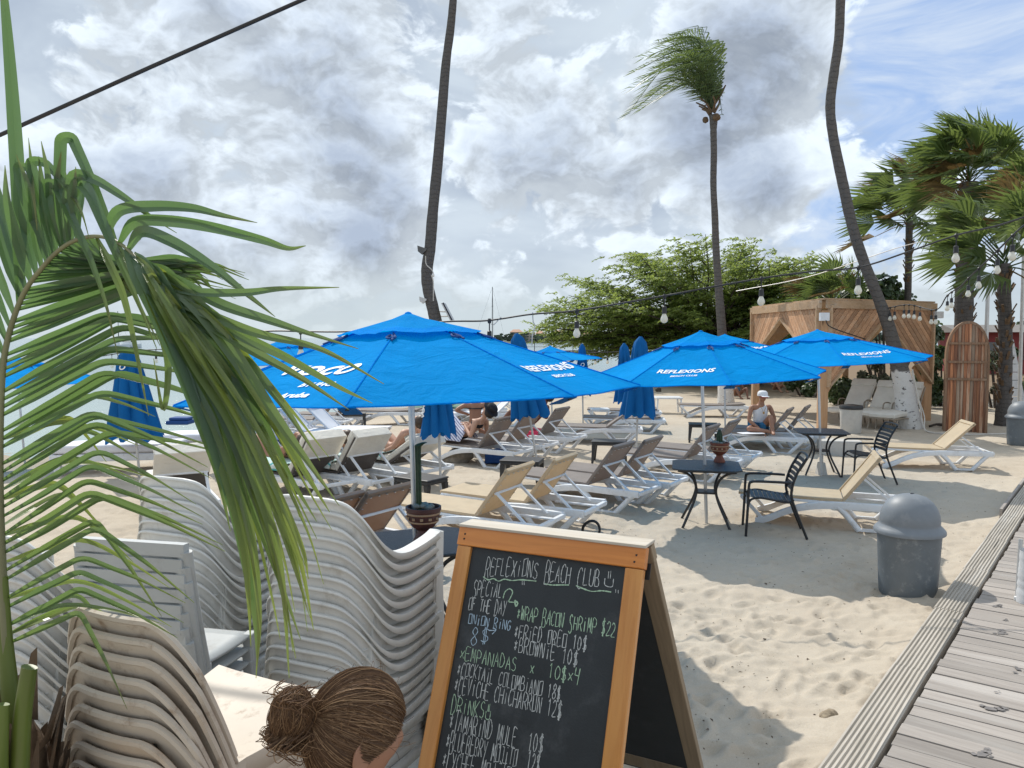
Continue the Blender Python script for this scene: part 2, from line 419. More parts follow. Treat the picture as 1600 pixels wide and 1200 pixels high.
MT['far_roof'] = pm('far_roof', (.42, .24, .16), .8, .1, .3)
MT['far_glass'] = pm('far_glass', (.12, .13, .14), .3, .1, .3)
def build_far():
    mb = MB(); rows = []
    xs = np.linspace(-15, 420, 120)
    for (yy, h) in ((392, -.6), (396, .5), (420, 1.6), (520, 2.5), (900, 3.0)):
        rows.append([(x, yy+6*math.sin(x*.05)+3*math.sin(x*.21), h*(min(1, max(0, (x+14)/30)) if h > 0 else 1)) for x in xs])
    mb.grid(rows); tag(mb.build('far_shore', MT['far_land'], smooth=60), 'low far shore across the water', kind='structure')
    # tree line (reads as one mass)
    mb = MB()
    for i in range(520):
        x = -8+320*random.random(); y = 399+random.random()*12; r = 1.2+random.random()*1.6; h = 1.2+2.6*random.random()
        if -6 < x < 80 and random.random() < .45: h *= .6
        for k in range(7):
            c = Vector((x+random.gauss(0, r*.6), y+random.gauss(0, r*.4), 1+h*random.random()))
            q = random.uniform(.5, 1.2); a = random.random()*3
            mb.add([c+Vector((math.cos(a+j*1.57)*q*1.3, random.gauss(0, .4), math.sin(a+j*1.57)*q*.8)) for j in range(4)], [(0, 1, 2, 3)])
    tag(mb.build('treeline', MT['far_leaf'], norm=False), 'grey green tree line along the far shore', kind='stuff')
    spec = [(797, 836, 516, 3, 'wide pale apartment block with orange roofs left of the pier tree'), (838, 862, 518, 3, 'narrow pale apartment block second from the left on far shore'),
            (865, 905, 517, 3, 'long far apartment block behind the hanging bulb and pier'), (909, 948, 519, 2, 'low far house block partly behind the feathery tree'),
            (955, 1000, 517, 3, 'far apartment block seen through the feathery tree crown')]
    for (x0, x1, yt, ns, lab) in spec:
        Y = 404; a = P(x0, yt, Y); b = P(x1, yt, Y); z0 = .4; z1 = a.z; wd = b.x-a.x
        e = empty('apartment_building', ((a.x+b.x)/2, Y+5, z0), 0, lab, 'building', 'apartment buildings across the bay')
        k = MB(); hh = z1-z0-1.0; nb = max(2, int(wd/5.5))
        for i in range(nb):
            u0 = -wd/2+wd*i/nb; k.box((u0+wd/nb/2, -(i % 2)*1.2, hh/2-(i % 3)*.25), (wd/nb-.02, 9, hh-(i % 3)*.5))
        k.build('wall', MT['far_wall'], e)
        k = MB()
        for i in range(nb):
            u0 = -wd/2+wd*i/nb+wd/nb/2; zb = hh-(i % 3)*.5; 
            if i % 2 == 0: k.add([(u0-wd/nb/2-.3, -5.2, zb), (u0+wd/nb/2+.3, -5.2, zb), (u0+wd/nb/2+.3, 5, zb), (u0-wd/nb/2-.3, 5, zb), (u0-wd/nb/4, 0, zb+1.5), (u0+wd/nb/4, 0, zb+1.5)], [(0, 1, 5, 4), (1, 2, 5), (2, 3, 4, 5), (3, 0, 4), (3, 2, 1, 0)])
            else: k.box((u0, -1.2, zb+.12), (wd/nb, 9.6, .3))
        k.build('roof', MT['far_roof'], e)
        for i in range(nb):
            for f in range(ns):
                for s in (-.24, .24):
                    k = MB(); k.box((-wd/2+wd*(i+.5)/nb+s*wd/nb, -4.52-(i % 2)*1.2, .9+f*hh/ns), (wd/nb*.26, .1, hh/ns*.55)); k.build('window', MT['far_glass'], e)
build_far()
MT['pier_wood'] = pm('pier_wood', (.10, .085, .07), .85, .25, .8)
def build_pier():
    y = 118.0; e = empty('pier', (9, y, -.35), 0, 'long dark wooden pier with thin railing posts over the water', 'pier')
    x0, x1 = -9.0, 30.0; z = P(900, 551, y).z+.35
    k = MB(); k.box(((x0+x1)/2, 0, z), (x1-x0, 2.2, .35)); k.build('deck', MT['pier_wood'], e)
    for i in range(14):
        x = x0+.5+i*(x1-x0-1)/13
        k = MB()
        for s in (-.8, .8): k.tube([(x, s, -1.5), (x, s, z-.1)], .16, 6)
        k.build('pile', MT['pier_wood'], e)
        k = MB(); k.tube([(x, -.95, z), (x, -.95, z+1.7)], .06, 5); k.build('rail_post', MT['pier_wood'], e)
    k = MB(); k.tube([(x0, -.95, z+.9), (x1, -.95, z+.9)], .03, 4); k.build('handrail', MT['pier_wood'], e)
build_pier()
def build_boat(px, Y, ytop, lab, hl=7.0):
    b = P(px, 528, Y); top = P(px, ytop, Y).z
    e = empty('sailboat', (b.x, Y, -.35), R(20), lab, 'boat', 'boats moored in the bay')
    k = MB(); rows = []
    for i in range(9):
        u = -1+2*i/8; wv = (1-max(0, u)**2.2)*1.1*(1 if u > -.95 else .8); sh = .9+.25*u*u
        rows.append([(u*hl/2, -wv, sh), (u*hl/2, -wv*.8, .25), (u*hl/2, 0, -.2), (u*hl/2, wv*.8, .25), (u*hl/2, wv, sh)])
    k.grid(rows); k.grid([[r[0], r[4]] for r in rows]); k.build('hull', MT['white_plastic'], e, smooth=40)
    k = MB(); k.box((-.2, 0, 1.2), (2.6, 1.3, .6), taper=.8); k.build('cabin', MT['white_plastic'], e)
    k = MB(); hm = top+.35; k.tube([(.6, 0, .9), (.6, 0, hm)], [.09, .06], 6); k.bar((.6, -1.0, hm*.42), (.6, 1.0, hm*.42), .05, .05); k.bar((.6, -.6, hm*.7), (.6, .6, hm*.7), .05, .05); k.build('mast', MT['dark_cord'], e)
    k = MB(); k.tube([(.6, 0, 1.6), (-2.6, 0, 1.7)], .07, 6); k.build('boom', MT['dark_cord'], e)
    k = MB()
    for q in ((hl/2, 0, 1.1), (-hl/2, 0, 1.1), (.6, -1.1, .9), (.6, 1.1, .9)): k.tube([(.6, 0, hm), q], .012, 4)
    k.build('rigging', MT['dark_cord'], e)
build_boat(765, 150, 448, 'tall masted sailboat moored beyond the biggest blue parasol')
build_boat(181, 190, 486, 'small masted sailboat far out behind the palm frond', 6)
build_boat(201, 200, 492, 'smaller masted sailboat right beside another behind the palm frond', 6)
build_boat(938, 210, 520, 'short masted boat near the pier seen under the feathery tree', 5)

# ------------------------------------------------------------------ boardwalk
MT['deck_grey'] = wood('deck_grey', (.29, .255, .225), (.39, .35, .31), .8, 1, 5, (.44, .41, .375), .16)
MT['deck_edge'] = wood('deck_edge', (.40, .36, .30), (.54, .49, .42), .8, 0, 6, (.60, .57, .52), .10)
MT['wet_mark'] = pm('wet_mark', (.20, .18, .165), .35, .2, 30)
def build_deck():
    u, n = DE_U, DE_N
    rot = math.atan2(u.y, u.x)
    def W(a, b, z): q = DE_A+u*a+n*b; return (q.x, q.y, z)
    # grooved edge boards, end to end
    e = empty('boardwalk_edge', (DE_A.x, DE_A.y, 0), rot); tag(e, 'grooved grey timber boards edging the boardwalk', kind='structure')
    a = -2.6
    L = 1.33; i = 0
    while a < 16:
        l = L-.016+(.02*random.random()); k = MB(); wd = .205; ng = 8; prof = []
        for g in range(ng):
            b0 = wd*g/ng; b1 = wd*(g+1)/ng; gp = .0055
            prof += [(-b0-gp, 0), (-b0-gp-.003, .011), (-b1+gp+.003, .011), (-b1+gp, 0)]
        prof = [(0, 0)]+prof+[(-wd, 0), (-wd, -.09), (0, -.09)]
        zt = DECK_Z-.012+random.uniform(-.004, .004); sk = random.uniform(-.006, .006)
        k.add([(a, y+sk, zt+z) for y, z in prof]+[(a+l, y-sk, zt+z) for y, z in prof], [tuple(range(len(prof))), tuple(range(2*len(prof)-1, len(prof)-1, -1))]+[(j, (j+1) % len(prof), (j+1) % len(prof)+len(prof), j+len(prof)) for j in range(len(prof))])
        k.build('edge_board', MT['deck_edge'], e)
        a += L
    k = MB()
    k.box((5, -.01, .03), (19, .035, .16)); k.build('side_board', MT['deck_grey'], e)
    k = MB(); k.box((10.6, .035, .10), (7.2, .03, .14)); k.build('kick_board', MT['deck_grey'], e)
    # planks running across
    e = empty('boardwalk', (DE_A.x, DE_A.y, 0), rot); tag(e, 'weathered grey plank boardwalk with wet footprints', kind='structure')
    k = MB(); a = -3.0
    while a < 18:
        wd = .128+random.uniform(-.004, .004); z = DECK_Z+random.uniform(-.003, .003)
        sk = -.05
        for (b0, b1) in ((-.235, -1.9), (-1.906, -3.7), (-3.706, -5.5)):
            y0, y1 = b0+random.uniform(-.008, .008), b1
            o0, o1 = -sk*b0*0, sk*(b1-b0)
            vs = [(a, y0, z), (a+wd, y0, z), (a+wd+o1, y1, z), (a+o1, y1, z)]
            k.add(vs+[(x, y, q-.035) for x, y, q in vs], [(0, 1, 2, 3), (7, 6, 5, 4), (0, 4, 5, 1), (1, 5, 6, 2), (2, 6, 7, 3), (3, 7, 4, 0)])
        a += wd+.009
    k.build('planks', MT['deck_grey'], e, bevel=.003)
    k = MB(); k.box((7, -2.9, DECK_Z-.08), (22, 5.2, .05)); k.build('joists', MT['pier_wood'], e)
    # wet prints
    k = MB(); rr = random.Random(5)
    for (px_, py_, s, an) in ((1556, 948, .62, .2), (1563, 990, .7, .6), (1548, 1108, .75, -.3), (1592, 1050, .6, .9), (1535, 1180, .7, .4), (1570, 970, .35, .4), (1556, 1082, .25, 0)):
        c = G(px_, py_, DECK_Z)
        for (ox, oy, rx, ry) in ((0, 0, .045, .032), (.06, .01, .035, .03), (.10, .035, .028, .02), (-.05, .03, .02, .02), (.03, -.045, .02, .012)):
            if rr.random() < .2: continue
            vs = []
            for j in range(14):
                t = j/14*6.283; q = 1+rr.uniform(-.3, .3)
                x = (ox+rx*math.cos(t)*q)*s; y = (oy+ry*math.sin(t)*q)*s
                vs.append((c.x+x*math.cos(an)-y*math.sin(an), c.y+x*math.sin(an)+y*math.cos(an), DECK_Z+.0055))
            k.add(vs, [tuple(range(14))])
    o = k.build('wet_footprints', MT['wet_mark'], None); tag(o, 'dark wet footprints drying on the boardwalk planks', kind='structure')
build_deck()
# ------------------------------------------------------------------ lettering
def text_mesh(s, size=1.0, shear=0.0, bold=0.0, space=1.0):
    cu = bpy.data.curves.new('txt', 'FONT'); cu.body = s; cu.size = size; cu.shear = shear; cu.offset = bold; cu.align_x = 'CENTER'; cu.space_character = space; cu.resolution_u = 3
    o = bpy.data.objects.new('txt', cu); C.objects.link(o); bpy.context.view_layer.update()
    dg = bpy.context.evaluated_depsgraph_get(); me = o.evaluated_get(dg).to_mesh()
    vs = [tuple(v.co) for v in me.vertices]; fs = [tuple(p.vertices) for p in me.polygons]
    o.evaluated_get(dg).to_mesh_clear(); bpy.data.objects.remove(o); bpy.data.curves.remove(cu)
    return vs, fs
# ------------------------------------------------------------------ open parasol (octagonal, vented)
def open_umbrella(loc, Rr, za, zr, a0, tilt, label, texts=(), pole_r=.022, base=0.0, seed=0):
    """a0: angle of first corner; tilt=(lean x, lean y)"""
    rr = random.Random(seed)
    ax = Vector((tilt[0], tilt[1], 1)).normalized(); q = Vector((0, 0, 1)).rotation_difference(ax)
    e = empty('beach_umbrella', loc, 0, label, 'umbrella', 'open blue beach umbrellas'); e.rotation_mode = 'QUATERNION'; e.rotation_quaternion = q
    k = MB(); k.tube([(0, 0, -.15), (0, 0, za-.1)], pole_r, 14); k.build('pole', MT['steel'], e, smooth=50)
    n = 8
    def cor(i, f, z): a = a0+i*2*math.pi/n; return Vector((Rr*f*math.cos(a), Rr*f*math.sin(a), z))
    rv = .26; zv = za-.135
    def S(i, u, v):
        """panel i, u across 0..1, v from vent ring (0) to rim (1)"""
        z0 = zv; f = rv*.92+(1-rv*.92)*v
        zz = lerp(z0, zr, v)
        p = cor(i, f, zz).lerp(cor(i+1, f, zz), u)
        sag = 4*u*(1-u)
        p.z -= sag*(.050*v*(1-v)+.012)*Rr/1.7
        p.z += .006*math.sin(u*9+i*2.1+rr_off[i])*math.sin(v*5+i)*sag
        k_ = sag*v*v*.045
        p.x *= 1-k_; p.y *= 1-k_
        return p
    rr_off = [rr.random()*6 for _ in range(9)]
    k = MB()
    for i in range(n):
        rows = [[S(i, u/10, v/12) for u in range(11)] for v in range(13)]
        k.grid(rows)
    ob = k.build('canopy', MT['blue_canvas'], e, norm=False)
    bm = bmesh.new(); bm.from_mesh(ob.data); bmesh.ops.remove_doubles(bm, verts=bm.verts, dist=.0005)
    bmesh.ops.recalc_face_normals(bm, faces=bm.faces)
    bm.to_mesh(ob.data); bm.free(); ob.data.polygons.foreach_set('use_smooth', [True]*len(ob.data.polygons)); ob.data.set_sharp_from_angle(angle=R(20))
    # hem along the rim, seams along the ribs
    k = MB()
    for i in range(n):
        k.tube([S(i, u/10, 1.0)+Vector((0, 0, -.004)) for u in range(11)], .006, 5)
        k.tube([S(i, 0, v/8)+Vector((0, 0, .003)) for v in range(9)], .0045, 4)
    k.build('hem', MT['blue_canvas'], e)
    # vent cap
    k = MB()
    for i in range(n):
        rows = []
        for v in range(6):
            f = .015+(rv*1.24-.015)*v/5; z = lerp(za, zv-.010, (v/5)**.85)
            row = []
            for u in range(7):
                p = cor(i, f, z).lerp(cor(i+1, f, z), u/6); s = 4*(u/6)*(1-u/6)
                p.z -= s*.02*(v/5) - .028*s*(v/5)**3*rr.random()**2*(1 if i % 3 == 0 else .3)
                row.append(p)
            rows.append(row)
        k.grid(rows)
    ob = k.build('vent_cap', MT['blue_canvas'], e, norm=False)
    bm = bmesh.new(); bm.from_mesh(ob.data); bmesh.ops.remove_doubles(bm, verts=bm.verts, dist=.02); bmesh.ops.recalc_face_normals(bm, faces=bm.faces)
    bm.to_mesh(ob.data); bm.free(); ob.data.polygons.foreach_set('use_smooth', [True]*len(ob.data.polygons)); ob.data.set_sharp_from_angle(angle=R(22))
    for i in range(n):
        k = MB(); a = cor(i, rv*1.20, zv-.02); dr = Vector((a.x, a.y, 0)).normalized(); sd = Vector((-dr.y, dr.x, 0))
        ra = a.xy.length*math.cos(math.pi/8)**0; f_ = lambda d, s: Vector((0, 0, zv+(((ra+d)/Rr-rv*.92)/(1-rv*.92))*(zr-zv)+.012-abs(s)*.15))+(dr*(ra+d)).xy.to_3d()+sd*s
        pts = [f_(-.02, 0), f_(.03, .02), f_(.07, .03), f_(.09, .0), f_(.06, -.03), f_(.02, -.012), f_(.05, .01), f_(.12, .02)]
        k.tube(spline(pts, 20), .008*Rr/1.7, 5); k.build('vent_tie', MT['navy'], e)
    for i in range(n):
        k = MB(); k.bar(cor(i, .05, za-.12), cor(i, .985, zr-.02), .018, .014); k.build('rib', MT['black_metal'], e)
        k = MB(); k.bar(cor(i, .02, zr+.08), cor(i, .52, lerp(zv, zr, .5)-.03), .014, .010); k.build('strut', MT['black_metal'], e)
        c = cor(i, .97, zr-.012); k = MB(); dr = Vector((c.x, c.y, 0)).normalized(); sd = Vector((-dr.y, dr.x, 0)); wd = .05
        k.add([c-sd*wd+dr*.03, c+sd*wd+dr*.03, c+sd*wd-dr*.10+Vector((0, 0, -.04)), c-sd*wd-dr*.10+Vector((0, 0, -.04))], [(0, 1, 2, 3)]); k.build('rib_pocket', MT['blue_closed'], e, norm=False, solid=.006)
    k = MB(); k.lathe([(.045, zr+.02), (.05, zr+.04), (.05, zr+.12), (.035, zr+.14)], 12); k.build('hub', MT['black_plastic'], e, smooth=40)
    k = MB(); k.lathe([(.03, za-.02), (.028, za), (.018, za+.010), (0.004, za+.014)], 10); k.build('finial', MT['blue_canvas'], e, smooth=60)
    for (i, s, size, vv, shear, bold, uu) in texts:
        vs, fs = text_mesh(s, size, shear, bold)
        k = MB(); out = []
        A, B = S(i, 0, vv), S(i, 1, vv); wA = (B-A).length
        slope = (S(i, .5, 1)-S(i, .5, 0)).length
        for (x, y, z) in vs:
            v = vv-y/slope; f = rv*.92+(1-rv*.92)*v; f0 = rv*.92+(1-rv*.92)*vv
            u = uu+x/wA*(f0/f)
            p = S(i, u, v); nn = (S(i, u+.02, v)-p).cross(S(i, u, v+.02)-p).normalized()
            if nn.z < 0: nn = -nn
            out.append(p+nn*.006)
        k.add(out, fs); k.build('lettering', MT['white_text'], e, norm=False)
    return e
# corner order: S(i,u): u grows with the angle; seen from outside the text runs against it, hence 1-u
U1 = (-.704, 5.69)
rot1 = -R(139.09)     # angles measured from +x towards the camera were positive; here towards -y
open_umbrella((U1[0], U1[1], 0), 1.703, 2.433, 1.853, rot1-0, (-.029, .024), 'largest blue umbrella with white lettering, nearest, above the stacked chairs',
              [(0, 'voco', .30, .60, .35, .006, .50), (0, 'BY IHG', .085, .76, .3, .002, .66), (0, 'Aruba', .10, .90, .3, .003, .60), (2, 'REFLEXIONS', .135, .66, .25, .004, .53), (2, 'BEACH CLUB', .06, .76, .25, .002, .5)], .024)
b = G(1104, 818); open_umbrella((b.x, b.y, 0), 1.46, 2.33, 1.80, R(-137.5), (-.048, -.01), 'blue umbrella lettered in white above the black table with the cactus pot',
              [(0, 'REFLEXIONS', .112, .70, .25, .003, .52), (0, 'BEACH CLUB', .05, .79, .25, .001, .52)], .02, seed=2)
b = G(1133, 680); open_umbrella((b.x, b.y, b.z), 1.75, 2.33, 1.86, R(-120), (-.02, .0), 'blue umbrella mostly hidden behind the one over the cactus table',
              [(1, "voco", .30, .52, .35, .006, .5), (1, "BY IHG", .08, .72, .3, .002, .5), (1, "Aruba", .10, .86, .3, .003, .4)], .02, seed=3)
b = G(1283, 745); open_umbrella((b.x, b.y, 0), 1.72, 2.38, 1.89, R(-99), (-.05, .0), 'blue umbrella over the farther black table in front of the wooden gazebo',
              [(0, 'REFLEXIONS', .145, .66, .25, .003, .5), (0, 'BEACH CLUB', .06, .76, .25, .001, .5)], .02, seed=4)
b = G(40, 735); open_umbrella((b.x, b.y, b.z), 1.6, 2.15, 1.62, R(-80), (-.05, .0), 'open blue umbrella far left, seen between the palm leaflets', (), .02, seed=5)
b = G(863, 668); open_umbrella((b.x, b.y, b.z), 1.35, 2.05, 1.72, R(-70), (-.03, 0), 'open blue umbrella seen just over the rim of the largest one', (), .02, seed=6)
b = G(452, 700); open_umbrella((b.x, b.y, b.z), 1.4, 2.22, 1.75, R(-60), (-.05, 0), 'open blue umbrella peeking out left behind the largest one', (), .02, seed=7)

# ------------------------------------------------------------------ folded parasol
def closed_umbrella(px, py, ztop, zbot, rb, lean, label, wide=1.0, band=False, txt=False, seed=0):
    b = G(px, py); rr = random.Random(seed)
    ax = Vector((lean, rr.uniform(-.02, .02), 1)).normalized()
    e = empty('folded_umbrella', b, 0, label, 'umbrella', 'folded blue umbrellas'); e.rotation_mode = 'QUATERNION'; e.rotation_quaternion = Vector((0, 0, 1)).rotation_difference(ax)
    zt = ztop; k = MB(); k.tube([(0, 0, -.1), (0, 0, zt-.05)], .02, 10); k.build('pole', MT['white_pole'], e, smooth=50)
    k = MB(); rows = []; n = 48; ph = rr.random()*6
    for j in range(15):
        v = j/14; z = lerp(zt, zbot, v)
        rad = rb*(.30+.70*v**1.1)*(1-.85*max(0, 1-v*9)**2.2)+.01
        if band and abs(v-.62) < .05: rad *= .86
        row = []
        for i in range(n+1):
            a = 2*math.pi*i/n
            fold = abs(math.sin(a*4+ph+.25*math.sin(v*4)))
            q = rad*(1-.34*(1-fold)*min(1, v*3)+.05*math.sin(a*3+v*5+ph)*v)
            zz = z+(.045*math.sin(a*8+ph)+.02*math.sin(a*3))*(v**4)*(1 if j == 14 else .3)
            row.append((q*math.cos(a)*wide, q*math.sin(a), zz))
        rows.append(row)
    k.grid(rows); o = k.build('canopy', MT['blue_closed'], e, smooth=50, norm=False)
    if txt:
        k = MB()
        for (s, ang, sz, z0, rot) in txt:
            vs, fs = text_mesh(s, sz, .2, .004)
            out = []
            for (x, y, z) in vs:
                if rot: x, y = -y, x
                zz = z0+y; v = (zt-zz)/(zt-zbot); rad = rb*(.30+.70*max(0, v)**1.1)*1.03+.02
                a = R(ang)+x/rad; out.append((rad*math.cos(a)*wide, rad*math.sin(a), zz))
            k.add(out, fs)
        k.build('lettering', MT['white_text'], e, norm=False)
    return e
closed_umbrella(218, 742, 2.08, .62, .42, -.06, 'folded blue umbrella behind the palm leaflets beside the white sun beds', 1.1, seed=1, txt=[('O', -95, .12, 1.75, 0)])
closed_umbrella(689, 768, 2.15, .84, .27, -.03, 'folded blue umbrella hanging right of the steel pole of the largest one', 1.0, seed=2, txt=[('REFLEXIONS', -60, .15, 1.32, 0), ('voco', -140, .16, 1.25, 1)])
closed_umbrella(840, 728, 2.36, .90, .36, -.16, 'folded blue umbrella above the loungers of the two women', 1.0, seed=3)
closed_umbrella(911, 660, 2.10, .75, .24, -.02, 'thin folded blue umbrella standing alone on the sand by the pier', 1.0, seed=4, txt=[('O', -95, .14, 1.5, 0)])
closed_umbrella(978, 665, 2.12, .62, .31, -.03, 'folded blue umbrella half hidden behind the taller one beside it', 1.0, seed=5, txt=[('O', -85, .14, 1.55, 0)])
closed_umbrella(994, 706, 2.28, .72, .36, .03, 'tall folded blue umbrella right in front of another, left of the cactus table', 1.0, seed=6)
closed_umbrella(346, 735, 2.0, .42, .24, -.02, 'folded blue umbrella almost hidden by the hanging palm leaflets', 1.0, seed=7)

# ------------------------------------------------------------------ loungers
def sling(k, p0, p1, hw, th=.022, n=10, sag=.02, quilt=0):
    rows = []; p0, p1 = Vector(p0), Vector(p1); d = (p1-p0); nrm = Vector((-d.z, 0, d.x)).normalized()
    top = []; bot = []
    for i in range(n+1):
        t = i/n; rt = []; rb_ = []
        for j in range(9):
            y = -hw+2*hw*j/8; ed = abs(2*j/8-1)
            s = sag*(1-ed**2)*math.sin(math.pi*min(1, max(0, t)))
            q = p0.lerp(p1, t)+Vector((0, y, 0))-nrm*s
            if quilt: q += nrm*quilt*(abs(math.sin(t*math.pi*2.5))**.5)*(1-ed**4)
            rt.append(q+nrm*th/2); rb_.append(p0.lerp(p1, t)+Vector((0, y, 0))-nrm*(s+th/2))
        top.append(rt); bot.append(rb_)
    m, w_ = n+1, 9; vs = [q for r in top for q in r]+[q for r in bot for q in r]; o = m*w_; fs = []
    for i in range(n):
        for j in range(8):
            a = i*w_+j; fs.append((a, a+1, a+w_+1, a+w_)); fs.append((o+a, o+a+w_, o+a+w_+1, o+a+1))
    for i in range(n):
        a = i*w_; fs.append((a, a+w_, o+a+w_, o+a)); a = i*w_+8; fs.append((a+w_, a, o+a, o+a+w_))
    for j in range(8):
        fs.append((j+1, j, o+j, o+j+1)); a = n*w_+j; fs.append((a, a+1, o+a+1, o+a))
    k.add(vs, fs)
HING = (1.18, .335); BLEN = .63
def lounger_builder(slingm, back, cushion=None, edge=None, towel=None):
    def f():
        e = empty('sun_lounger'); tag(e, 'x', 'sun lounger')
        ws = MT['white_plastic']; hw = .335
        rail = [(.20, .02), (.36, .075), (.52, .155), (.70, .225), (.92, .268), (1.15, .285), (1.45, .285), (1.75, .285), (1.93, .285)]
        k = MB()
        for s in (-1, 1):
            pts = spline([(x, s*hw, z) for x, z in rail], 26)
            rows = [[(p[0], s*hw+dy, p[2]+dz) for dy, dz in ((-.027, -.042), (.027, -.042), (.033, 0), (.027, .040), (-.027, .040), (-.033, 0), (-.027, -.042))] for p in pts]
            k.grid(rows)
            k.add([rows[-1][j] for j in range(6)], [tuple(range(6))]); k.add([rows[0][j] for j in range(6)], [tuple(range(5, -1, -1))])
            # top rail under the sling, from the foot end
            k.bar((.02, s*hw*.93, .325), (1.10, s*hw*.93, .300), .035, .03)
        for x, z in ((.10, .31), (.95, .25), (1.93, .285)): k.bar((x, -hw, z), (x, hw, z), .05, .045)
        for s in (-1, 1): k.bar((1.35, s*.17, .272), (1.90, s*.17, .272), .06, .02)
        k.build('frame', ws, e, smooth=45, bevel=.006)
        for s in (-1, 1):
            k = MB(); k.bar((.03, s*hw, .325), (.31, s*hw, .03), .04, .05, up=(0, 1, 0)); k.build('leg', ws, e, bevel=.008)
            k = MB()
            k.tube(spline([(1.12, s*hw, .27), (1.22, s*hw, .17), (1.36, s*(hw+.01), .0)], 8), .035, 8, 1.0); k.build('leg', ws, e, smooth=60)
            k = MB()
            k.tube(spline([(1.86, s*hw, .27), (1.78, s*hw, .19), (1.60, s*(hw+.01), .0)], 8), .035, 8, 1.0); k.bar((1.34, s*(hw+.01), .012), (1.62, s*(hw+.01), .012), .045, .03)
            k.build('leg', ws, e, smooth=60)
        k = MB(); sling(k, (.0, 0, .352), (HING[0], 0, HING[1]), .315, .028, 12, .012); k.build('seat_sling', MT[slingm], e, smooth=50)
        ca, sa = math.cos(R(back)), math.sin(R(back)); BL = BLEN
        tx, tz = HING[0]+BL*ca, HING[1]+BL*sa+.01
        k = MB(); sling(k, (HING[0]+.02, 0, HING[1]+.01), (tx, 0, tz), .30, .02, 8, .02); bo = k.build('backrest', MT[slingm], e, smooth=50)
        nrm = Vector((-sa, 0, ca))
        k = MB()
        for s in (-1, 1):
            k.bar((HING[0], s*.305, HING[1]), (tx, s*.305, tz), .03, .04, up=nrm)
        k.bar((tx-.01*ca, -.32, tz-.01*sa), (tx-.01*ca, .32, tz-.01*sa), .06, .042, up=nrm)
        k.build('back_frame', MT[edge or slingm], bo, bevel=.006)
        k = MB()
        if back > 12:
            for i in range(6):
                c = Vector((tx-.035*ca, -.27+.108*i, tz-.035*sa))-nrm*.03
                k.lathe([(.001, 0), (.011, .0), (.013, .006), (.004, .007)], 8, c)
            for s in (-1, 1):
                for i in range(7):
                    q = .05+.082*i; c = Vector((HING[0]+q*ca, s*.29, HING[1]+q*sa))-nrm*.027; k.lathe([(.001, 0), (.008, 0), (.010, .005), (.003, .006)], 6, c)
            k.build('grommets', MT['steel'], bo)
            mx, mz = HING[0]+.36*ca, HING[1]+.36*sa; k = MB()
            k.tube([(mx+.02, -.30, mz-.03), (mx+.02, .30, mz-.03)], .016, 8)
            fx = min(1.86, mx+.36)
            for s in (-1, 1): k.bar((mx+.02, s*.27, mz-.03), (fx, s*.27, .30), .034, .022)
            k.build('support_bar', ws, e, smooth=50)
        if cushion:
            k = MB(); sling(k, (.05, 0, .41), (HING[0]-.02, 0, HING[1]+.07), .30, .09, 16, -.012, .015)
            cu = k.build('cushion', MT[cushion], e, smooth=50, bevel=.02)
            k = MB(); o = nrm*.07; sling(k, Vector((HING[0], 0, HING[1]))+o, Vector((tx+.05*ca, 0, tz+.05*sa))+o, .31, .09, 10, -.012, .012); k.build('back_cushion', MT[cushion], e, smooth=50, bevel=.02)
            if cushion == 'cushion':
                k = MB()     # hood of the cushion pulled over the back of the frame
                sling(k, Vector((tx-.30*ca, 0, tz-.30*sa))-nrm*.03, Vector((tx+.06*ca, 0, tz+.06*sa))-nrm*.03, .325, .03, 8, -.015); k.bar((tx+.055*ca-nrm.x*.03, -.32, tz+.055*sa-nrm.z*.03), (tx+.055*ca+nrm.x*.10, -.32, tz+.055*sa+nrm.z*.10), .01, .03)
                k.box(Vector((tx+.055*ca, 0, tz+.055*sa))+nrm*.03, (.03, .63, .15), Matrix.Rotation(-R(back), 3, 'Y')); k.build('cushion_hood', MT[cushion], e, smooth=50, bevel=.012)
                k = MB(); sling(k, Vector((tx-.16*ca, 0, tz-.16*sa))+nrm*.135, Vector((tx+.02*ca, 0, tz+.02*sa))+nrm*.135, .27, .08, 8, -.02); k.build('head_pillow', MT[cushion], e, smooth=50, bevel=.02)
        return e
    f.top = (HING[0]+BLEN*math.cos(R(back)), HING[1]+BLEN*math.sin(R(back)))
    return f
LB = {'beige': lounger_builder('beige_sling', 50), 'taupe': lounger_builder('taupe_sling', 52), 'taupe_low': lounger_builder('taupe_sling', 38), 'beige45': lounger_builder('beige_sling', 46),
      'flat': lounger_builder('taupe_sling', 3), 'cush': lounger_builder('brown_sling', 60, 'cushion'), 'cushlow': lounger_builder('brown_sling', 28, 'cushion'),
      'tan': lounger_builder('taupe_sling', 48), 'white': lounger_builder('white_cushion', 40), 'whiteflat': lounger_builder('white_cushion', 4), 'green': lounger_builder('green_sling', 20)} if False else {}
MT['green_sling'] = pm('green_sling', (.02, .13, .085), .7, .1, 6)
MT['tan_sling'] = pm('tan_sling', (.23, .20, .17), .7, .08, 6, bump=.2, bscale=300, trans=.35, tcol=(.60, .38, .22))
LB = dict(beige=('beige_sling', 53), taupe=('taupe_sling', 53), taupe_low=('taupe_sling', 36), flat=('taupe_sling', 3), cush=('brown_sling', 53, 'cushion'), cushlow=('brown_sling', 30, 'cushion'),
          tan=('tan_sling', 50), white=('white_cushion', 42), green=('green_sling', 22), beige45=('beige_sling', 44))
LBF = {k: lounger_builder(*v) for k, v in LB.items()}
LPOS = {}
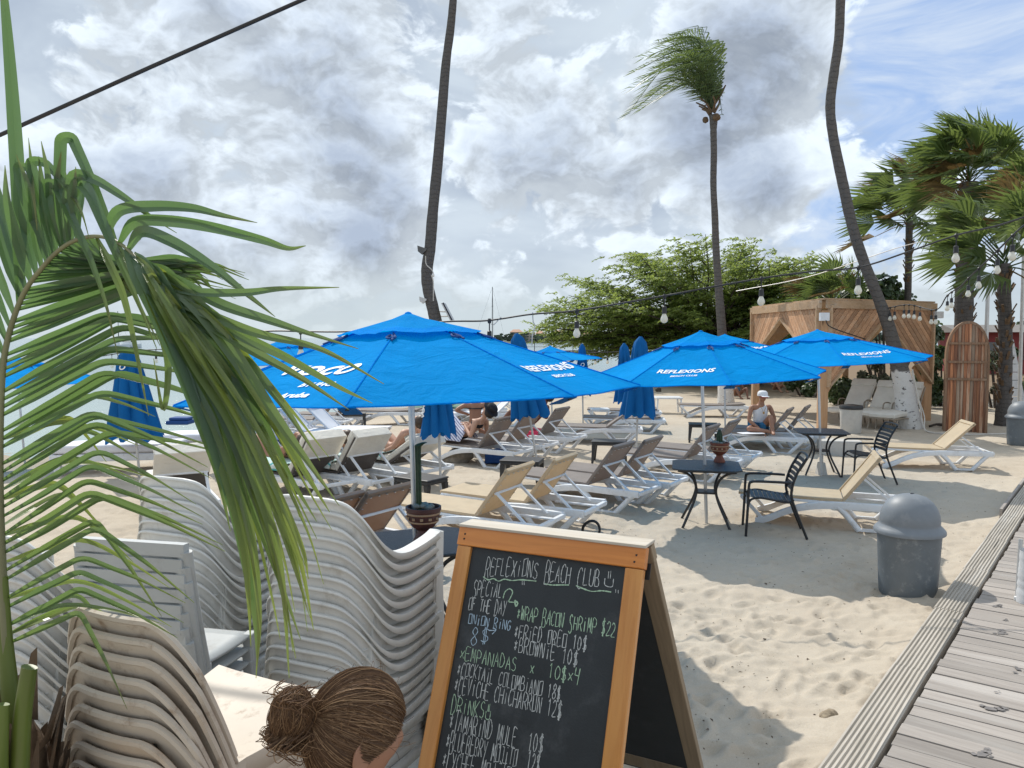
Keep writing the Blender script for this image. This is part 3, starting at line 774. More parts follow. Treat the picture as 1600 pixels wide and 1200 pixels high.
def lounger(kind, px, py, ang, label, group='sun loungers spread over the sand', bx=True, key=None):
    f = LBF[kind]; tx, tz = f.top
    z = 0.0
    for _ in range(4):
        q = G(px, py, z+tz); z = float(gz(q.x, q.y))
    a = R(ang); o = Vector((q.x-math.cos(a)*tx, q.y-math.sin(a)*tx, z))
    e = place('lounger_'+kind, f, o, a, label, group); LPOS[key or label] = e
    return e
A = -22
lounger('beige', 813, 731, -28, 'beige sling lounger nearest the top of the chalkboard, left one of two beige', key='b1')
lounger('beige', 884, 716, -28, 'beige sling lounger directly behind and right of another beige one by the chalkboard')
lounger('taupe', 975, 696, -34, 'taupe lounger left of two taupe ones between chalkboard and cactus table')
lounger('taupe', 1021, 687, -33, 'taupe lounger just left of the cactus table, right of another taupe one')
lounger('beige', 1370, 713, -20, 'beige lounger behind the near black armchair and domed grey bin')
lounger('beige45', 1512, 661, -12, 'beige lounger farthest right with raised back in front of the plank cabinet')
lounger('taupe', 1235, 640, -30, 'taupe lounger on which the man in the white cap sits', key='man')
lounger('taupe', 1262, 636, -30, 'taupe lounger right behind the seated man at the gazebo post')
lounger('taupe', 1115, 667, -32, 'taupe lounger behind the potted cactus, nearer of two')
lounger('taupe', 1148, 659, -32, 'taupe lounger behind the potted cactus, farther of two')
lounger('taupe_low', 985, 640, -8, 'taupe lounger with low raised back right of the thin folded umbrella')
lounger('flat', 1030, 651, -8, 'flat taupe lounger in the middle row beside the tall folded umbrella')
lounger('flat', 1025, 639, -8, 'flat taupe lounger behind the middle row, farther from the camera')
lounger('flat', 1160, 631, -5, 'flat white framed lounger at the whitewashed slim palm trunk')
lounger('taupe', 790, 654, -32, 'taupe lounger with the reader under a blue striped wrap', key='striped')
lounger('taupe', 832, 647, -32, 'taupe lounger between the two sunbathing women, under a folded umbrella', key='armsup')
lounger('taupe', 879, 639, -30, 'taupe lounger with the bather on a pink towel', key='pink')
lounger('cush', 508, 688, -40, 'cream cushioned lounger left of two seen from behind under the largest umbrella', key='c1')
lounger('cush', 581, 684, -38, 'cream cushioned lounger seen from behind, just left of the steel pole', key='c2')
lounger('cushlow', 668, 694, -40, 'cream cushioned lounger with lowered back right of the steel pole', key='c3')
lounger('tan', 611, 765, -34, 'tan sling lounger with snap buttons right behind the tallest chair stack')
lounger('tan', 528, 780, -34, 'tan sling lounger mostly hidden by the chair stack and palm leaflets')
lounger('cush', 286, 711, -60, 'cream cushioned lounger seen through the palm leaflets above the chair stacks')
G2 = 'far loungers near the waterline'
lounger('white', 447, 640, 170, 'white slatted lounger with raised back at left, by the blue mat', G2)
lounger('white', 490, 637, 170, 'second white slatted lounger by the blue mat, right of the first', G2)
lounger('taupe', 553, 617, -10, 'dark backed white lounger left of the small black stool table', G2)
lounger('taupe', 520, 622, -10, 'dark backed white lounger farther left behind the black stool table', G2)
lounger('flat', 655, 640, -8, 'flat grey lounger left of the folded umbrella near the water', G2)
lounger('flat', 735, 630, -20, 'flat white lounger behind the folded umbrella by the steel pole', G2)
lounger('green', 742, 622, 15, 'green covered lounger at left of the far green row', G2)
lounger('green', 760, 622, 15, 'green covered lounger in the middle of the far green row', G2)
lounger('green', 778, 622, 15, 'green covered lounger at right of the far green row', G2)
lounger('white', 800, 618, 15, 'white lounger beyond the far green row', G2)

# heavy white sun beds at the left
def sunbed():
    e = empty('sun_bed'); tag(e, 'x', 'sun bed')
    k = MB(); 
    for s in (-1, 1): k.box((1.0, s*.36, .33), (2.0, .06, .12))
    for x in (.03, 1.97): k.box((x, 0, .33), (.06, .72, .12))
    k.build('frame', MT['white_plastic'], e, bevel=.01)
    for x in (.12, 1.88):
        for s in (-1, 1): k = MB(); k.box((x, s*.345, .14), (.10, .10, .30)); k.build('leg', MT['white_plastic'], e, bevel=.008)
    k = MB(); sling(k, (.0, 0, .47), (2.0, 0, .47), .37, .13, 20, -.015, .015); k.build('mattress', MT['white_cushion'], e, smooth=50, bevel=.03)
    return e
def put_sunbed(px, py, ang, lab):
    q = G(px, py); return place('sunbed', sunbed, q, R(ang), lab, 'white sun beds near the water')
put_sunbed(250, 722, 12, 'thick white sun bed with a folded blue towel, behind the palm leaflets')
put_sunbed(92, 742, 10, 'thick white sun bed at the far left behind the palm leaflets')
put_sunbed(330, 690, 12, 'thick white sun bed half hidden by the hanging palm leaflets')
q = G(268, 703); k = MB(); k.box((0, 0, .045), (.50, .40, .09)); k.box((.02, .0, .125), (.42, .34, .07))
tag(k.build('towel', MT['navy'], None, bevel=.03, loc=(q.x+.1, q.y+.25, float(q.z)+.545)), 'folded blue towel lying on the white sun bed', 'towel')
q = G(470, 690); k = MB(); sling(k, (-1.0, 0, .05), (1.0, 0, .05), .32, .08, 12, -.02, .02)
tag(k.build('mat', MT['navy'], None, smooth=50, loc=(q.x, q.y, float(q.z)), bevel=.02), 'blue padded beach mat lying on sand left of the cream loungers', 'mat').rotation_euler = (0, 0, R(14))

# ------------------------------------------------------------------ small tables, bistro tables, armchairs
def stool_table(wd=.62, dp=.44, h=.40):
    def f():
        e = empty('side_table'); tag(e, 'x', 'side table')
        k = MB(); k.box((0, 0, h-.0125), (wd, dp, .025)); k.box((0, 0, h-.05), (wd-.02, dp-.02, .05)); k.build('tabletop', MT['black_plastic'], e, bevel=.012)
        for sx in (-1, 1):
            for sy in (-1, 1):
                k = MB(); x, y = sx*(wd/2-.045), sy*(dp/2-.045); vs = []
                for (z, d, ox) in ((h-.075, .036, 0), (h*.5, .028, .008), (0, .020, .022)):
                    vs += [(x+sx*ox+a*d, y+sy*ox+b*d, z) for a, b in ((-1, -1), (1, -1), (1, 1), (-1, 1))]
                k.add(vs, [(0, 1, 5, 4), (1, 2, 6, 5), (2, 3, 7, 6), (3, 0, 4, 7), (4, 5, 9, 8), (5, 6, 10, 9), (6, 7, 11, 10), (7, 4, 8, 11), (8, 9, 10, 11), (3, 2, 1, 0)])
                k.build('leg', MT['black_plastic'], e, bevel=.005)
        return e
    return f
for (px, py, ang, lab) in ((553, 669, 10, 'small black plastic table far off, below the left rim of the largest umbrella'), (816, 757, -14, 'small black plastic table between the striped wrap and beige loungers'),
                           (952, 722, -12, 'small black plastic table left of the two taupe loungers and folded umbrella pole'), (1098, 690, -12, 'small black plastic table behind the cactus table pole'),
                           (658, 790, -35, 'small black plastic table right behind the steel pole and tall cactus')):
    place('stool', stool_table(), G(px, py), R(ang), lab, 'small black plastic side tables')
q = G(1043, 645)
def wtable():
    e = empty('white_table'); tag(e, 'white plastic table among far white loungers near the whitewashed trunk', 'table')
    k = MB(); k.box((0, 0, .46), (.8, .6, .05)); k.build('tabletop', MT['white_plastic'], e, bevel=.015)
    for sx in (-1, 1):
        for sy in (-1, 1): k = MB(); k.bar((sx*.34, sy*.24, .45), (sx*.38, sy*.28, 0), .05, .05); k.build('leg', MT['white_plastic'], e)
    return e
wt = wtable(); wt.location = q
q = G(937, 664); wt2 = copy_tree(wt); wt2.location = q; wt2.scale = (.6, .7, .9); wt2['label'] = 'small white plastic table at the feet of the pink towel bather'
def bistro(hexagon=True):
    e = empty('bistro_table'); tag(e, 'x', 'table')
    k = MB(); n = 6; Rr = .46; poly = []
    for i in range(8):
        a = R(22.5+45*i); c = .44
        poly.append((c/math.cos(R(22.5))*math.cos(a)*1.0, c/math.cos(R(22.5))*math.sin(a)))
    # square with clipped corners
    s, ch = .40, .09; poly = [(s, -s+ch), (s, s-ch), (s-ch, s), (-s+ch, s), (-s, s-ch), (-s, -s+ch), (-s+ch, -s), (s-ch, -s)]
    m = len(poly); k.add([(x, y, .722) for x, y in poly]+[(x, y, .704) for x, y in poly], [tuple(range(m)), tuple(range(2*m-1, m-1, -1))]+[(i, i+m, (i+1) % m+m, (i+1) % m) for i in range(m)])
    k.build('tabletop', MT['black_mesh'], e, bevel=.006)
    k = MB()
    for i in range(4):
        a0, a1 = R(45+90*i), R(45+90*(i+1)); k.bar((.46*math.cos(a0), .46*math.sin(a0), .692), (.46*math.cos(a1), .46*math.sin(a1), .692), .02, .022)
    k.box((0, 0, .40), (.24, .24, .022)); k.build('apron', MT['black_metal'], e, bevel=.003)
    for i in range(4):
        a = R(45+90*i); k = MB()
        k.tube(spline([(r*math.cos(a), r*math.sin(a), z) for r, z in ((.45, .695), (.33, .655), (.22, .575), (.165, .47), (.165, .39), (.21, .28), (.31, .12), (.40, -.02))], 24), .0155, 8)
        k.build('leg', MT['black_metal'], e, smooth=60)
    return e
MT['black_mesh'] = pm('black_mesh', (.030, .033, .038), .38, .12, 60, bump=.5, bscale=420)
BT = {}
for key, q, ang, lab in (('t1', G(1102, 819), -12, 'black metal table holding the cactus pot under the middle blue umbrella'), ('t2', G(1281, 741), -12, 'black metal table farther back in front of the white low box'),
                         ('t3', Vector((U1[0], U1[1], 0)), 20, 'black metal table half hidden between the chair stack and the chalkboard')):
    BT[key] = place('bistro', bistro, (q.x, q.y, 0), R(ang), lab, 'black metal tables around the umbrella poles')
def armchair():
    e = empty('armchair'); tag(e, 'x', 'chair'); bm_ = MT['black_metal']
    # forward = -x ; seat front at x=-.25
    for s in (-1, 1):
        k = MB(); k.tube(spline([(-.30, s*.27, 0), (-.285, s*.27, .30), (-.275, s*.27, .58), (-.25, s*.27, .625), (-.18, s*.27, .635), (.05, s*.27, .635), (.17, s*.27, .63)], 30), .015, 8); k.build('arm', bm_, e, smooth=60)
    for s in (-1, 1):
        k = MB(); k.tube(spline([(.36, s*.25, 0), (.26, s*.25, .25), (.19, s*.25, .45), (.19, s*.25, .58), (.24, s*.25, .74), (.33, s*.25, .90)], 26), .015, 8); k.build('leg', bm_, e, smooth=60)
    k = MB()
    for s in (-1, 1): k.tube(spline([(-.285, s*.255, .34), (-.25, s*.25, .42), (-.15, s*.25, .445), (.0, s*.25, .425), (.15, s*.25, .405), (.21, s*.25, .44)], 18), .013, 8)
    k.tube([(-.27, -.25, .40), (-.27, .25, .40)], .012, 8); k.tube([(.20, -.25, .40), (.20, .25, .40)], .012, 8); k.build('seat_frame', bm_, e, smooth=60)
    k = MB()
    for i in range(9):
        x = -.22+.05*i; z = .445-.04*max(0, (i-1)/8)
        rows = [[(x-.021, y, z+.006-.012*(1-(y/.25)**2)), (x+.021, y, z+.003-.012*(1-(y/.25)**2))] for y in np.linspace(-.25, .25, 8)]
        k.grid(rows)
    k.build('seat', bm_, e, solid=.006)
    k = MB()
    for i in range(7):
        z = .52+.056*i; x = float(np.interp(z, (.45, .58, .74, .90), (.19, .19, .24, .33)))
        rows = [[(x+.022*(1-(y/.25)**2)-.004, y, z-.02), (x+.022*(1-(y/.25)**2)+.009, y, z+.02)] for y in np.linspace(-.25, .25, 9)]
        k.grid(rows)
    k.build('backrest', bm_, e, solid=.006)
    k = MB(); k.tube(spline([(.33, -.25, .90), (.35, -.2, .915), (.365, 0, .92), (.35, .2, .915), (.33, .25, .90)], 14), .014, 8); k.build('top_rail', bm_, e, smooth=60)
    return e
q = G(1203, 832); place('armchair', armchair, (q.x+.02, q.y+.02, 0), R(-13), 'black slatted metal armchair facing the cactus table, nearest of the black chairs', 'black metal armchairs')
q = G(1355, 752); place('armchair', armchair, (q.x, q.y, 0), R(-6), 'black slatted metal armchair right of the farther black table', 'black metal armchairs')
place('armchair', armchair, (U1[0]+.95, U1[1]-1.0, -.14), R(200), 'black slatted metal armchair mostly hidden between chair stack and chalkboard', 'black metal armchairs')

# potted cacti
def pot(name, loc, h, label, cact, mt):
    e = empty(name, loc, 0, label, 'potted cactus')
    s = h/.19
    k = MB(); k.lathe([(r*s, z*s) for r, z in ((.048, 0), (.055, .003), (.052, .02), (.032, .055), (.030, .068), (.055, .085), (.076, .115), (.083, .15), (.085, .17), (.092, .172), (.092, .19), (.082, .19), (.078, .165), (.01, .160))], 28); p = k.build('pot', MT[mt], e, smooth=50)
    k = MB(); k.lathe([(.0862*s, .153*s), (.088*s, .156*s), (.088*s, .160*s), (.086*s, .163*s)], 28, cap=False); k.lathe([(.0775*s, .112*s), (.0795*s, .115*s), (.0795*s, .118*s), (.0785*s, .121*s)], 28, cap=False)
    for i in range(12):
        a = i*math.pi/6; r = .0845*s; k.box((r*math.cos(a), r*math.sin(a), .137*s), (.012*s, .012*s, .012*s), Matrix.Rotation(a+.78, 3, 'Z'))
    k.build('painted_band', MT['pot_band'], p)
    k = MB()
    for i in range(9):
        a = random.random()*6.3; r = .05*s*random.random(); k.lathe([(.001, -.01), (.018*s, 0), (.02*s, .012*s), (.008*s, .022*s)], 7, (r*math.cos(a), r*math.sin(a), (.175+.01*random.random())*s))
    k.build('pebbles', MT['stone'], e, smooth=60)
    k = MB(); n = 40
    path, rad = cact; rows = []
    pts = spline(path, 20); rds = np.interp(np.linspace(0, 1, 20), np.linspace(0, 1, len(rad)), rad)
    for p_, r_ in zip(pts, rds): rows.append([(p_[0]+r_*(1+.16*math.cos(8*2*math.pi*j/n))*math.cos(2*math.pi*j/n), p_[1]+r_*(1+.16*math.cos(8*2*math.pi*j/n))*math.sin(2*math.pi*j/n), p_[2]) for j in range(n+1)])
    k.grid(rows); k.add(rows[-1][:-1], [tuple(range(n))]); k.build('cactus', MT['cactus'], e, smooth=60)
    return e
MT['pot_band'] = pm('pot_band', (.45, .27, .15), .7, .1, 20)
MT['pot_dark'] = pm('pot_dark', (.10, .035, .028), .6, .2, 14, dirt=((.2, .13, .1), 12, .4))
MT['stone'] = pm('stone', (.26, .225, .18), .85, .25, 14, bump=.6, bscale=30)
q = G(1124, 722, .722); pot('potted_cactus', (q.x, q.y, .722), .245, 'squat green cactus in a patterned terracotta goblet pot on the black table', ([(0, 0, .17), (.0, 0, .24), (-.005, 0, .34), (-.005, 0, .405)], (.026, .034, .032, .012)), 'terracotta')
q = G(662, 848, .722); pot('potted_cactus', (q.x, q.y, .722), .275, 'tall thin cactus in a dark red goblet pot beside the steel pole', ([(-.03, 0, .2), (-.034, 0, .35), (-.036, 0, .55), (-.038, 0, .70), (-.03, 0, .735), (.01, 0, .755)], (.017, .019, .019, .020, .026, .02)), 'pot_dark')

# ------------------------------------------------------------------ bins
MT['bin_grey'] = pm('bin_grey', (.135, .155, .17), .55, .08, 5, bump=.15, bscale=60, dirt=((.32, .33, .33), 13, .65))
MT['bin_lid'] = pm('bin_lid', (.185, .205, .225), .5, .06, 5, dirt=((.34, .34, .34), 7, .35))
def dome_bin(name, loc, h, rz, label, flap=0.0):
    s = h/1.0; e = empty(name, loc, rz, label, 'trash bin'); e.scale = (s, s, s)
    k = MB(); k.lathe([(.262, 0), (.268, .012), (.275, .10), (.300, .615), (.305, .64)], 44, sx=1.0, sy=.92); k.build('body', MT['bin_grey'], e, smooth=50)
    k = MB(); k.lathe([(.318, .615), (.335, .62), (.336, .640), (.330, .655), (.312, .675), (.285, .70), (.280, .715), (.283, .735), (.278, .79), (.255, .86), (.215, .92), (.155, .97), (.08, .995), (.01, 1.0)], 44, sx=1.0, sy=.92)
    k.build('lid', MT['bin_lid'], e, smooth=60)
    if flap:
        k = MB(); rows = []
        for i in range(9):
            el = R(18+44*i/8); rows.append([(.286*math.cos(el)*math.cos(a), .286*.92*math.cos(el)*math.sin(a), .715+.286*math.sin(el)) for a in np.linspace(-.75, .75, 12)])
        k.grid(rows); k.build('flap_opening', MT['dark_cord'], e, smooth=60)
    else:
        k = MB()
        for a in (.5,): k.tube([(.283*math.cos(R(t))*math.cos(a), .27*math.cos(R(t))*math.sin(a), .715+.288*math.sin(R(t))) for t in range(35, 92, 6)], .006, 5)
        k.build('flap_seam', MT['dark_cord'], e)
    k = MB(); k.box((.31, -.05, .600), (.05, .10, .035)); k.build('handle', MT['black_plastic'], e, bevel=.008)
    return e
q = G(1429, 934); dome_bin('trash_bin', (q.x, q.y+.12, 0), .885, R(10), 'grey trash bin with closed domed lid beside the boardwalk, nearest of the bins')
q = G(1594, 695); dome_bin('trash_bin', (q.x, q.y, 0), .92, R(-75), 'grey domed trash bin with an open flap at the right edge by the palms', 1)
MT['bin_white'] = pm('bin_white', (.52, .50, .46), .8, .08, 8, dirt=((.33, .29, .24), 8, .5))
def white_bin():
    q = G(1329, 676); e = empty('trash_bin', q, 0, 'dirty white cylindrical trash bin with a black lid in front of the chaises', 'trash bin')
    k = MB(); k.lathe([(.225, 0), (.23, .01), (.25, .58), (.252, .60)], 28); k.build('body', MT['bin_white'], e, smooth=50)
    k = MB(); k.lathe([(.262, .565), (.265, .57), (.265, .625), (.25, .655), (.10, .675), (.01, .68)], 28); k.build('lid', MT['black_plastic'], e, smooth=50)
white_bin()
q = G(1318, 712); k = MB(); k.box((0, 0, .13), (.75, .42, .30)); tag(k.build('storage_box', MT['bin_white'], None, bevel=.015, loc=(q.x, q.y+.2, 0)), 'low white box on the sand behind the farther black table', 'box').rotation_euler = (0, 0, R(-10))
q = G(1240, 705)
def wleg():
    k = MB(); k.box((0, 0, .10), (.16, .16, .22), taper=.6); k.tube([(0, 0, .2), (0, 0, .34)], .03, 8); o = k.build('umbrella_base', MT['bin_white'], None, bevel=.01, loc=(G(1283, 742).x, G(1283, 742).y, 0)); tag(o, 'small white sleeve base holding the farther umbrella pole', 'base')
wleg()
# ------------------------------------------------------------------ gazebo
MT['gaz_wood'] = wood('gaz_wood', (.40, .215, .115), (.58, .345, .20), .75, 0, 5, (.50, .36, .25), .28)
MT['gaz_post'] = wood('gaz_post', (.50, .28, .14), (.60, .37, .21), .75, 2, 5, (.52, .40, .28), .10)
MT['gaz_trim'] = wood('gaz_trim', (.42, .27, .15), (.55, .38, .24), .75, 0, 4, (.45, .38, .30), .10)
def build_gazebo():
    c0 = G(1284, 669); c1 = Vector((11.3, 20.9, 0)); c2 = Vector((7.62, 24.0, 0)); c3 = c1+(c2-c0)
    e = empty('gazebo', (c0.x, c0.y, 0), 0, 'open timber gazebo with herringbone plank sides sheltering the chaises', 'gazebo')
    zt = 3.05; o0 = Vector((c0.x, c0.y, 0))
    cs = [c-o0 for c in (c0, c1, c3, c2)]
    for c in cs:
        k = MB(); k.box((c.x, c.y, (zt-.1)/2-.05), (.20, .20, zt-.05)); k.build('post', MT['gaz_post'], e, bevel=.008)
    def panel(a, b, zl, apex, nm='panel'):
        d = (b-a); L = d.length; d.normalize(); nrm = Vector((d.y, -d.x, 0))
        f = MB()
        # slanted boards, mirrored about the middle; cut by the inverted-V opening
        def clip(poly, fx):
            out = []
            for i in range(len(poly)):
                p, q = poly[i], poly[(i+1) % len(poly)]; fp, fq = fx(p), fx(q)
                if fp >= 0: out.append(p)
                if (fp >= 0) != (fq >= 0):
                    t = fp/(fp-fq); out.append((p[0]+(q[0]-p[0])*t, p[1]+(q[1]-p[1])*t))
            return out
        for side in (0, 1):
            bw = .125; s = -4.0
            while s < 6:
                # board band along direction (1, -1.15) from the post towards the middle
                ang = math.atan(1.05); dx, dz = math.cos(ang), math.sin(ang)
                nx_, nz_ = -dz, dx
                poly = [(-6*dx+nx_*s, -6*dz+nz_*s), (6*dx+nx_*s, 6*dz+nz_*s), (6*dx+nx_*(s+bw-.012), 6*dz+nz_*(s+bw-.012)), (-6*dx+nx_*(s+bw-.012), -6*dz+nz_*(s+bw-.012))]
                poly = [(x, z+1.8) for x, z in poly]
                poly = clip(poly, lambda p: p[0]-.02); poly = clip(poly, lambda p: L/2-.004-p[0]) if poly else poly
                poly = clip(poly, lambda p: zt-.02-p[1]) if poly else poly
                sl = (apex-zl)/(L/2)
                poly = clip(poly, lambda p: p[1]-(zl+sl*p[0])) if poly else poly
                if poly and len(poly) > 2:
                    pts = []
                    for x, z in poly:
                        if side: x = L-x
                        pts.append((x, z))
                    m = len(pts); jit = random.uniform(-.002, .002)
                    fr = [a+d*x+nrm*(.13+jit)+Vector((0, 0, z)) for x, z in pts]; bk = [a+d*x+nrm*.11+Vector((0, 0, z)) for x, z in pts]
                    f.add(fr+bk, [tuple(range(m)), tuple(range(2*m-1, m-1, -1))]+[(i, (i+1) % m, (i+1) % m+m, i+m) for i in range(m)])
                s += bw
        f.build(nm, MT['gaz_wood'], e)
        k = MB(); pl = [(.02, zl+.02), (.02, zt-.02), (L-.02, zt-.02), (L-.02, zl+.02), (L/2, apex+.02)]; k.add([a+d*x+nrm*.104+Vector((0, 0, z)) for x, z in pl]+[a+d*x+nrm*.09+Vector((0, 0, z)) for x, z in pl], [(0, 4, 1), (1, 4, 2), (2, 4, 3), (6, 9, 5), (7, 9, 6), (8, 9, 7), (0, 5, 9, 4), (4, 9, 8, 3)]); k.build('backing', MT['gaz_trim'], e)
        k = MB()
        A = a+nrm*.145; k.bar(A+Vector((0, 0, zl)), A+d*(L/2)+Vector((0, 0, apex)), .05, .12, up=nrm); k.bar(A+d*(L/2)+Vector((0, 0, apex)), A+d*L+Vector((0, 0, zl)), .05, .12, up=nrm)
        k.bar(A+d*.03+Vector((0, 0, zl)), A+d*.03+Vector((0, 0, zt)), .05, .12, up=nrm); k.bar(A+d*(L-.03)+Vector((0, 0, zl)), A+d*(L-.03)+Vector((0, 0, zt)), .05, .12, up=nrm)
        k.build('trim', MT['gaz_trim'], e)
        k = MB(); k.bar(A-d*.1+Vector((0, 0, zt+.03)), A+d*(L+.1)+Vector((0, 0, zt+.03)), .07, .2, up=(0, 0, 1)); k.build('fascia', MT['gaz_trim'], e, bevel=.006)
        for t0, sgn in ((0, 1), (L, -1)):
            k = MB(); k.bar(a+d*t0+Vector((0, 0, zl-.25)), a+d*(t0+sgn*.55)+Vector((0, 0, zl+.45)), .09, .09, up=nrm); k.build('brace', MT['gaz_post'], e, bevel=.005)
    panel(cs[0], cs[1], 1.02, 2.72); panel(cs[3], cs[0], 1.55, 2.78); panel(cs[1], cs[2], 1.5, 2.72); panel(cs[2], cs[3], 1.5, 2.72)
    k = MB(); mid = (cs[0]+cs[1]+cs[2]+cs[3])/4
    k.add([c+(c-mid).normalized()*.15+Vector((0, 0, zt+.14)) for c in cs]+[c+(c-mid).normalized()*.15+Vector((0, 0, zt+.18)) for c in cs], [(3, 2, 1, 0), (4, 5, 6, 7), (0, 1, 5, 4), (1, 2, 6, 5), (2, 3, 7, 6), (3, 0, 4, 7)])
    k.build('roof', MT['gaz_trim'], e)
    k = MB(); q = P(1288, 495, c0.y-.2)-o0; k.box(q, (.22, .12, .2)); k.build('junction_box', MT['white_plastic'], e, bevel=.01)
    k = MB(); q = P(1466, 492, c1.y-.2)-o0; k.box(q, (.24, .12, .18)); k.build('junction_box', MT['white_plastic'], e, bevel=.01)
    k = MB(); a = P(1290, 500, c0.y-.25)-o0; b = P(1300, 512, c0.y-.25)-o0; c = P(1352, 530, c0.y+.1)-o0; k.tube(spline([a, b, c], 16), .014, 5); k.build('wire', MT['dark_cord'], e)
build_gazebo()
# ------------------------------------------------------------------ chaises under the gazebo
MT['tan_metal'] = pm('tan_metal', (.30, .25, .19), .5, .1, 8)
def chaise():
    e = empty('chaise'); tag(e, 'x', 'chaise lounge'); bk = 48
    k = MB(); sling(k, (0, 0, .36), (1.25, 0, .38), .31, .10, 14, -.012, .02); k.build('seat_cushion', MT['cushion'], e, smooth=50, bevel=.02)
    ca, sa = math.cos(R(bk)), math.sin(R(bk))
    k = MB(); sling(k, (1.22, 0, .42), (1.22+.85*ca, 0, .42+.85*sa), .31, .10, 10, -.012, .015); k.build('back_cushion', MT['cushion'], e, smooth=50, bevel=.02)
    n = Vector((-sa, 0, ca)); k = MB(); a = Vector((1.22+.66*ca, 0, .42+.66*sa))+n*.07; b = Vector((1.22+.88*ca, 0, .42+.88*sa))+n*.07; sling(k, a, b, .315, .05, 6, -.02); k.build('head_pillow', MT['cushion'], e, smooth=50, bevel=.015)
    k = MB()
    for s in (-1, 1):
        k.tube(spline([(-.02, s*.33, .30), (.6, s*.33, .28), (1.25, s*.33, .30), (1.22+.85*ca, s*.33, .36+.85*sa)], 20), .018, 6)
    for x in (0, .6, 1.2): k.tube([(x, -.33, .29), (x, .33, .29)], .014, 6)
    k.build('frame', MT['tan_metal'], e, smooth=60)
    for s in (-1, 1):
        k = MB(); k.tube(spline([(1.05, s*.35, .02), (.95, s*.35, .3), (.98, s*.36, .55), (1.15, s*.36, .60), (1.42, s*.36, .56), (1.55, s*.35, .45)], 24), .016, 6); k.build('arm', MT['tan_metal'], e, smooth=60)
        for x, dx in ((.12, -.08), (1.3, .1)): k = MB(); k.tube([(x, s*.33, .29), (x+dx, s*.34, 0)], .018, 6); k.build('leg', MT['tan_metal'], e, smooth=60)
    return e
for px, py, lab in ((1352, 601, 'cream cushioned chaise at left of the three under the gazebo'), (1393, 604, 'cream cushioned chaise between two others under the gazebo'), (1424, 606, 'cream cushioned chaise next to the whitewashed leaning palm')):
    ca = 1.22+.85*math.cos(R(48)); q = G(px, py, .965); h = R(42)
    place('chaise', chaise, (q.x-ca*math.cos(h), q.y-ca*math.sin(h), 0), h, lab, 'chaises under the gazebo')
# ------------------------------------------------------------------ arched plank cabinet
MT['cab_wood'] = wood('cab_wood', (.13, .042, .018), (.42, .17, .07), .5, 2, 3.2, (.55, .42, .30), .50, .15, .95)
MT['cab_edge'] = wood('cab_edge', (.20, .11, .06), (.33, .20, .12), .6, 2, 7, (.35, .27, .20), .15)
def build_cabinet():
    a = G(1476, 674); b = G(1540, 677); wd = (b-a).length; d = (b-a).normalized(); rz = math.atan2(d.y, d.x)
    e = empty('plank_cabinet', a, rz, 'tall round topped reddish plank cabinet shaped like a surfboard', 'cabinet')
    hh = 2.62; r = wd/2; zs = hh-.85
    def top(x): u = (x-r)/r; return zs+(hh-zs)*math.sqrt(max(0, 1-abs(u)**2.3))
    n = 12; k = MB()
    for i in range(n):
        x0 = wd*i/n+.003; x1 = wd*(i+1)/n-.003; jit = random.uniform(-.003, .003)
        prof = [(x0, .0), (x1, .0)]+[(x1+(x0-x1)*j/4, top(x1+(x0-x1)*j/4)) for j in range(5)]
        k.prism(prof, -.02+jit, .02)
    k.build('door', MT['cab_wood'], e)
    out = [(-.03, 0), (-.03, zs)]+[(r+(r+.03)*math.cos(math.pi-t), zs+(hh+.03-zs)*abs(math.sin(t))**.87) for t in np.linspace(.02, math.pi-.02, 30)]+[(wd+.03, zs), (wd+.03, 0)]
    inn = [(.02, 0), (.02, zs)]+[(r+(r-.02)*math.cos(math.pi-t), zs+(hh-.03-zs)*abs(math.sin(t))**.87) for t in np.linspace(.02, math.pi-.02, 30)]+[(wd-.02, zs), (wd-.02, 0)]
    k = MB(); m = len(out)
    for (y0, y1) in ((-.035, .50),):
        vs = [(x, y0, z) for x, z in out]+[(x, y0, z) for x, z in inn]+[(x, y1, z) for x, z in out]+[(x, y1, z) for x, z in inn]
        fs = []
        for i in range(m-1): fs += [(i, i+1, m+i+1, m+i), (2*m+i, 3*m+i, 3*m+i+1, 2*m+i+1), (i, 2*m+i, 2*m+i+1, i+1), (m+i, m+i+1, 3*m+i+1, 3*m+i)]
        k.add(vs, fs)
    k.build('frame', MT['cab_edge'], e, smooth=30)
    k = MB(); k.prism([(x, z) for x, z in inn], .44, .47); k.build('back_panel', MT['cab_wood'], e)
    for z in (1.27, 1.68, 2.12):
        k = MB(); k.box((r, -.045, z), (wd-.05, .04, .055)); k.build('batten', MT['cab_edge'], e, bevel=.004)
    k = MB(); k.box((wd-.06, -.045, 1.72), (.05, .036, .80)); k.build('stile', MT['cab_edge'], e, bevel=.004)
build_cabinet()
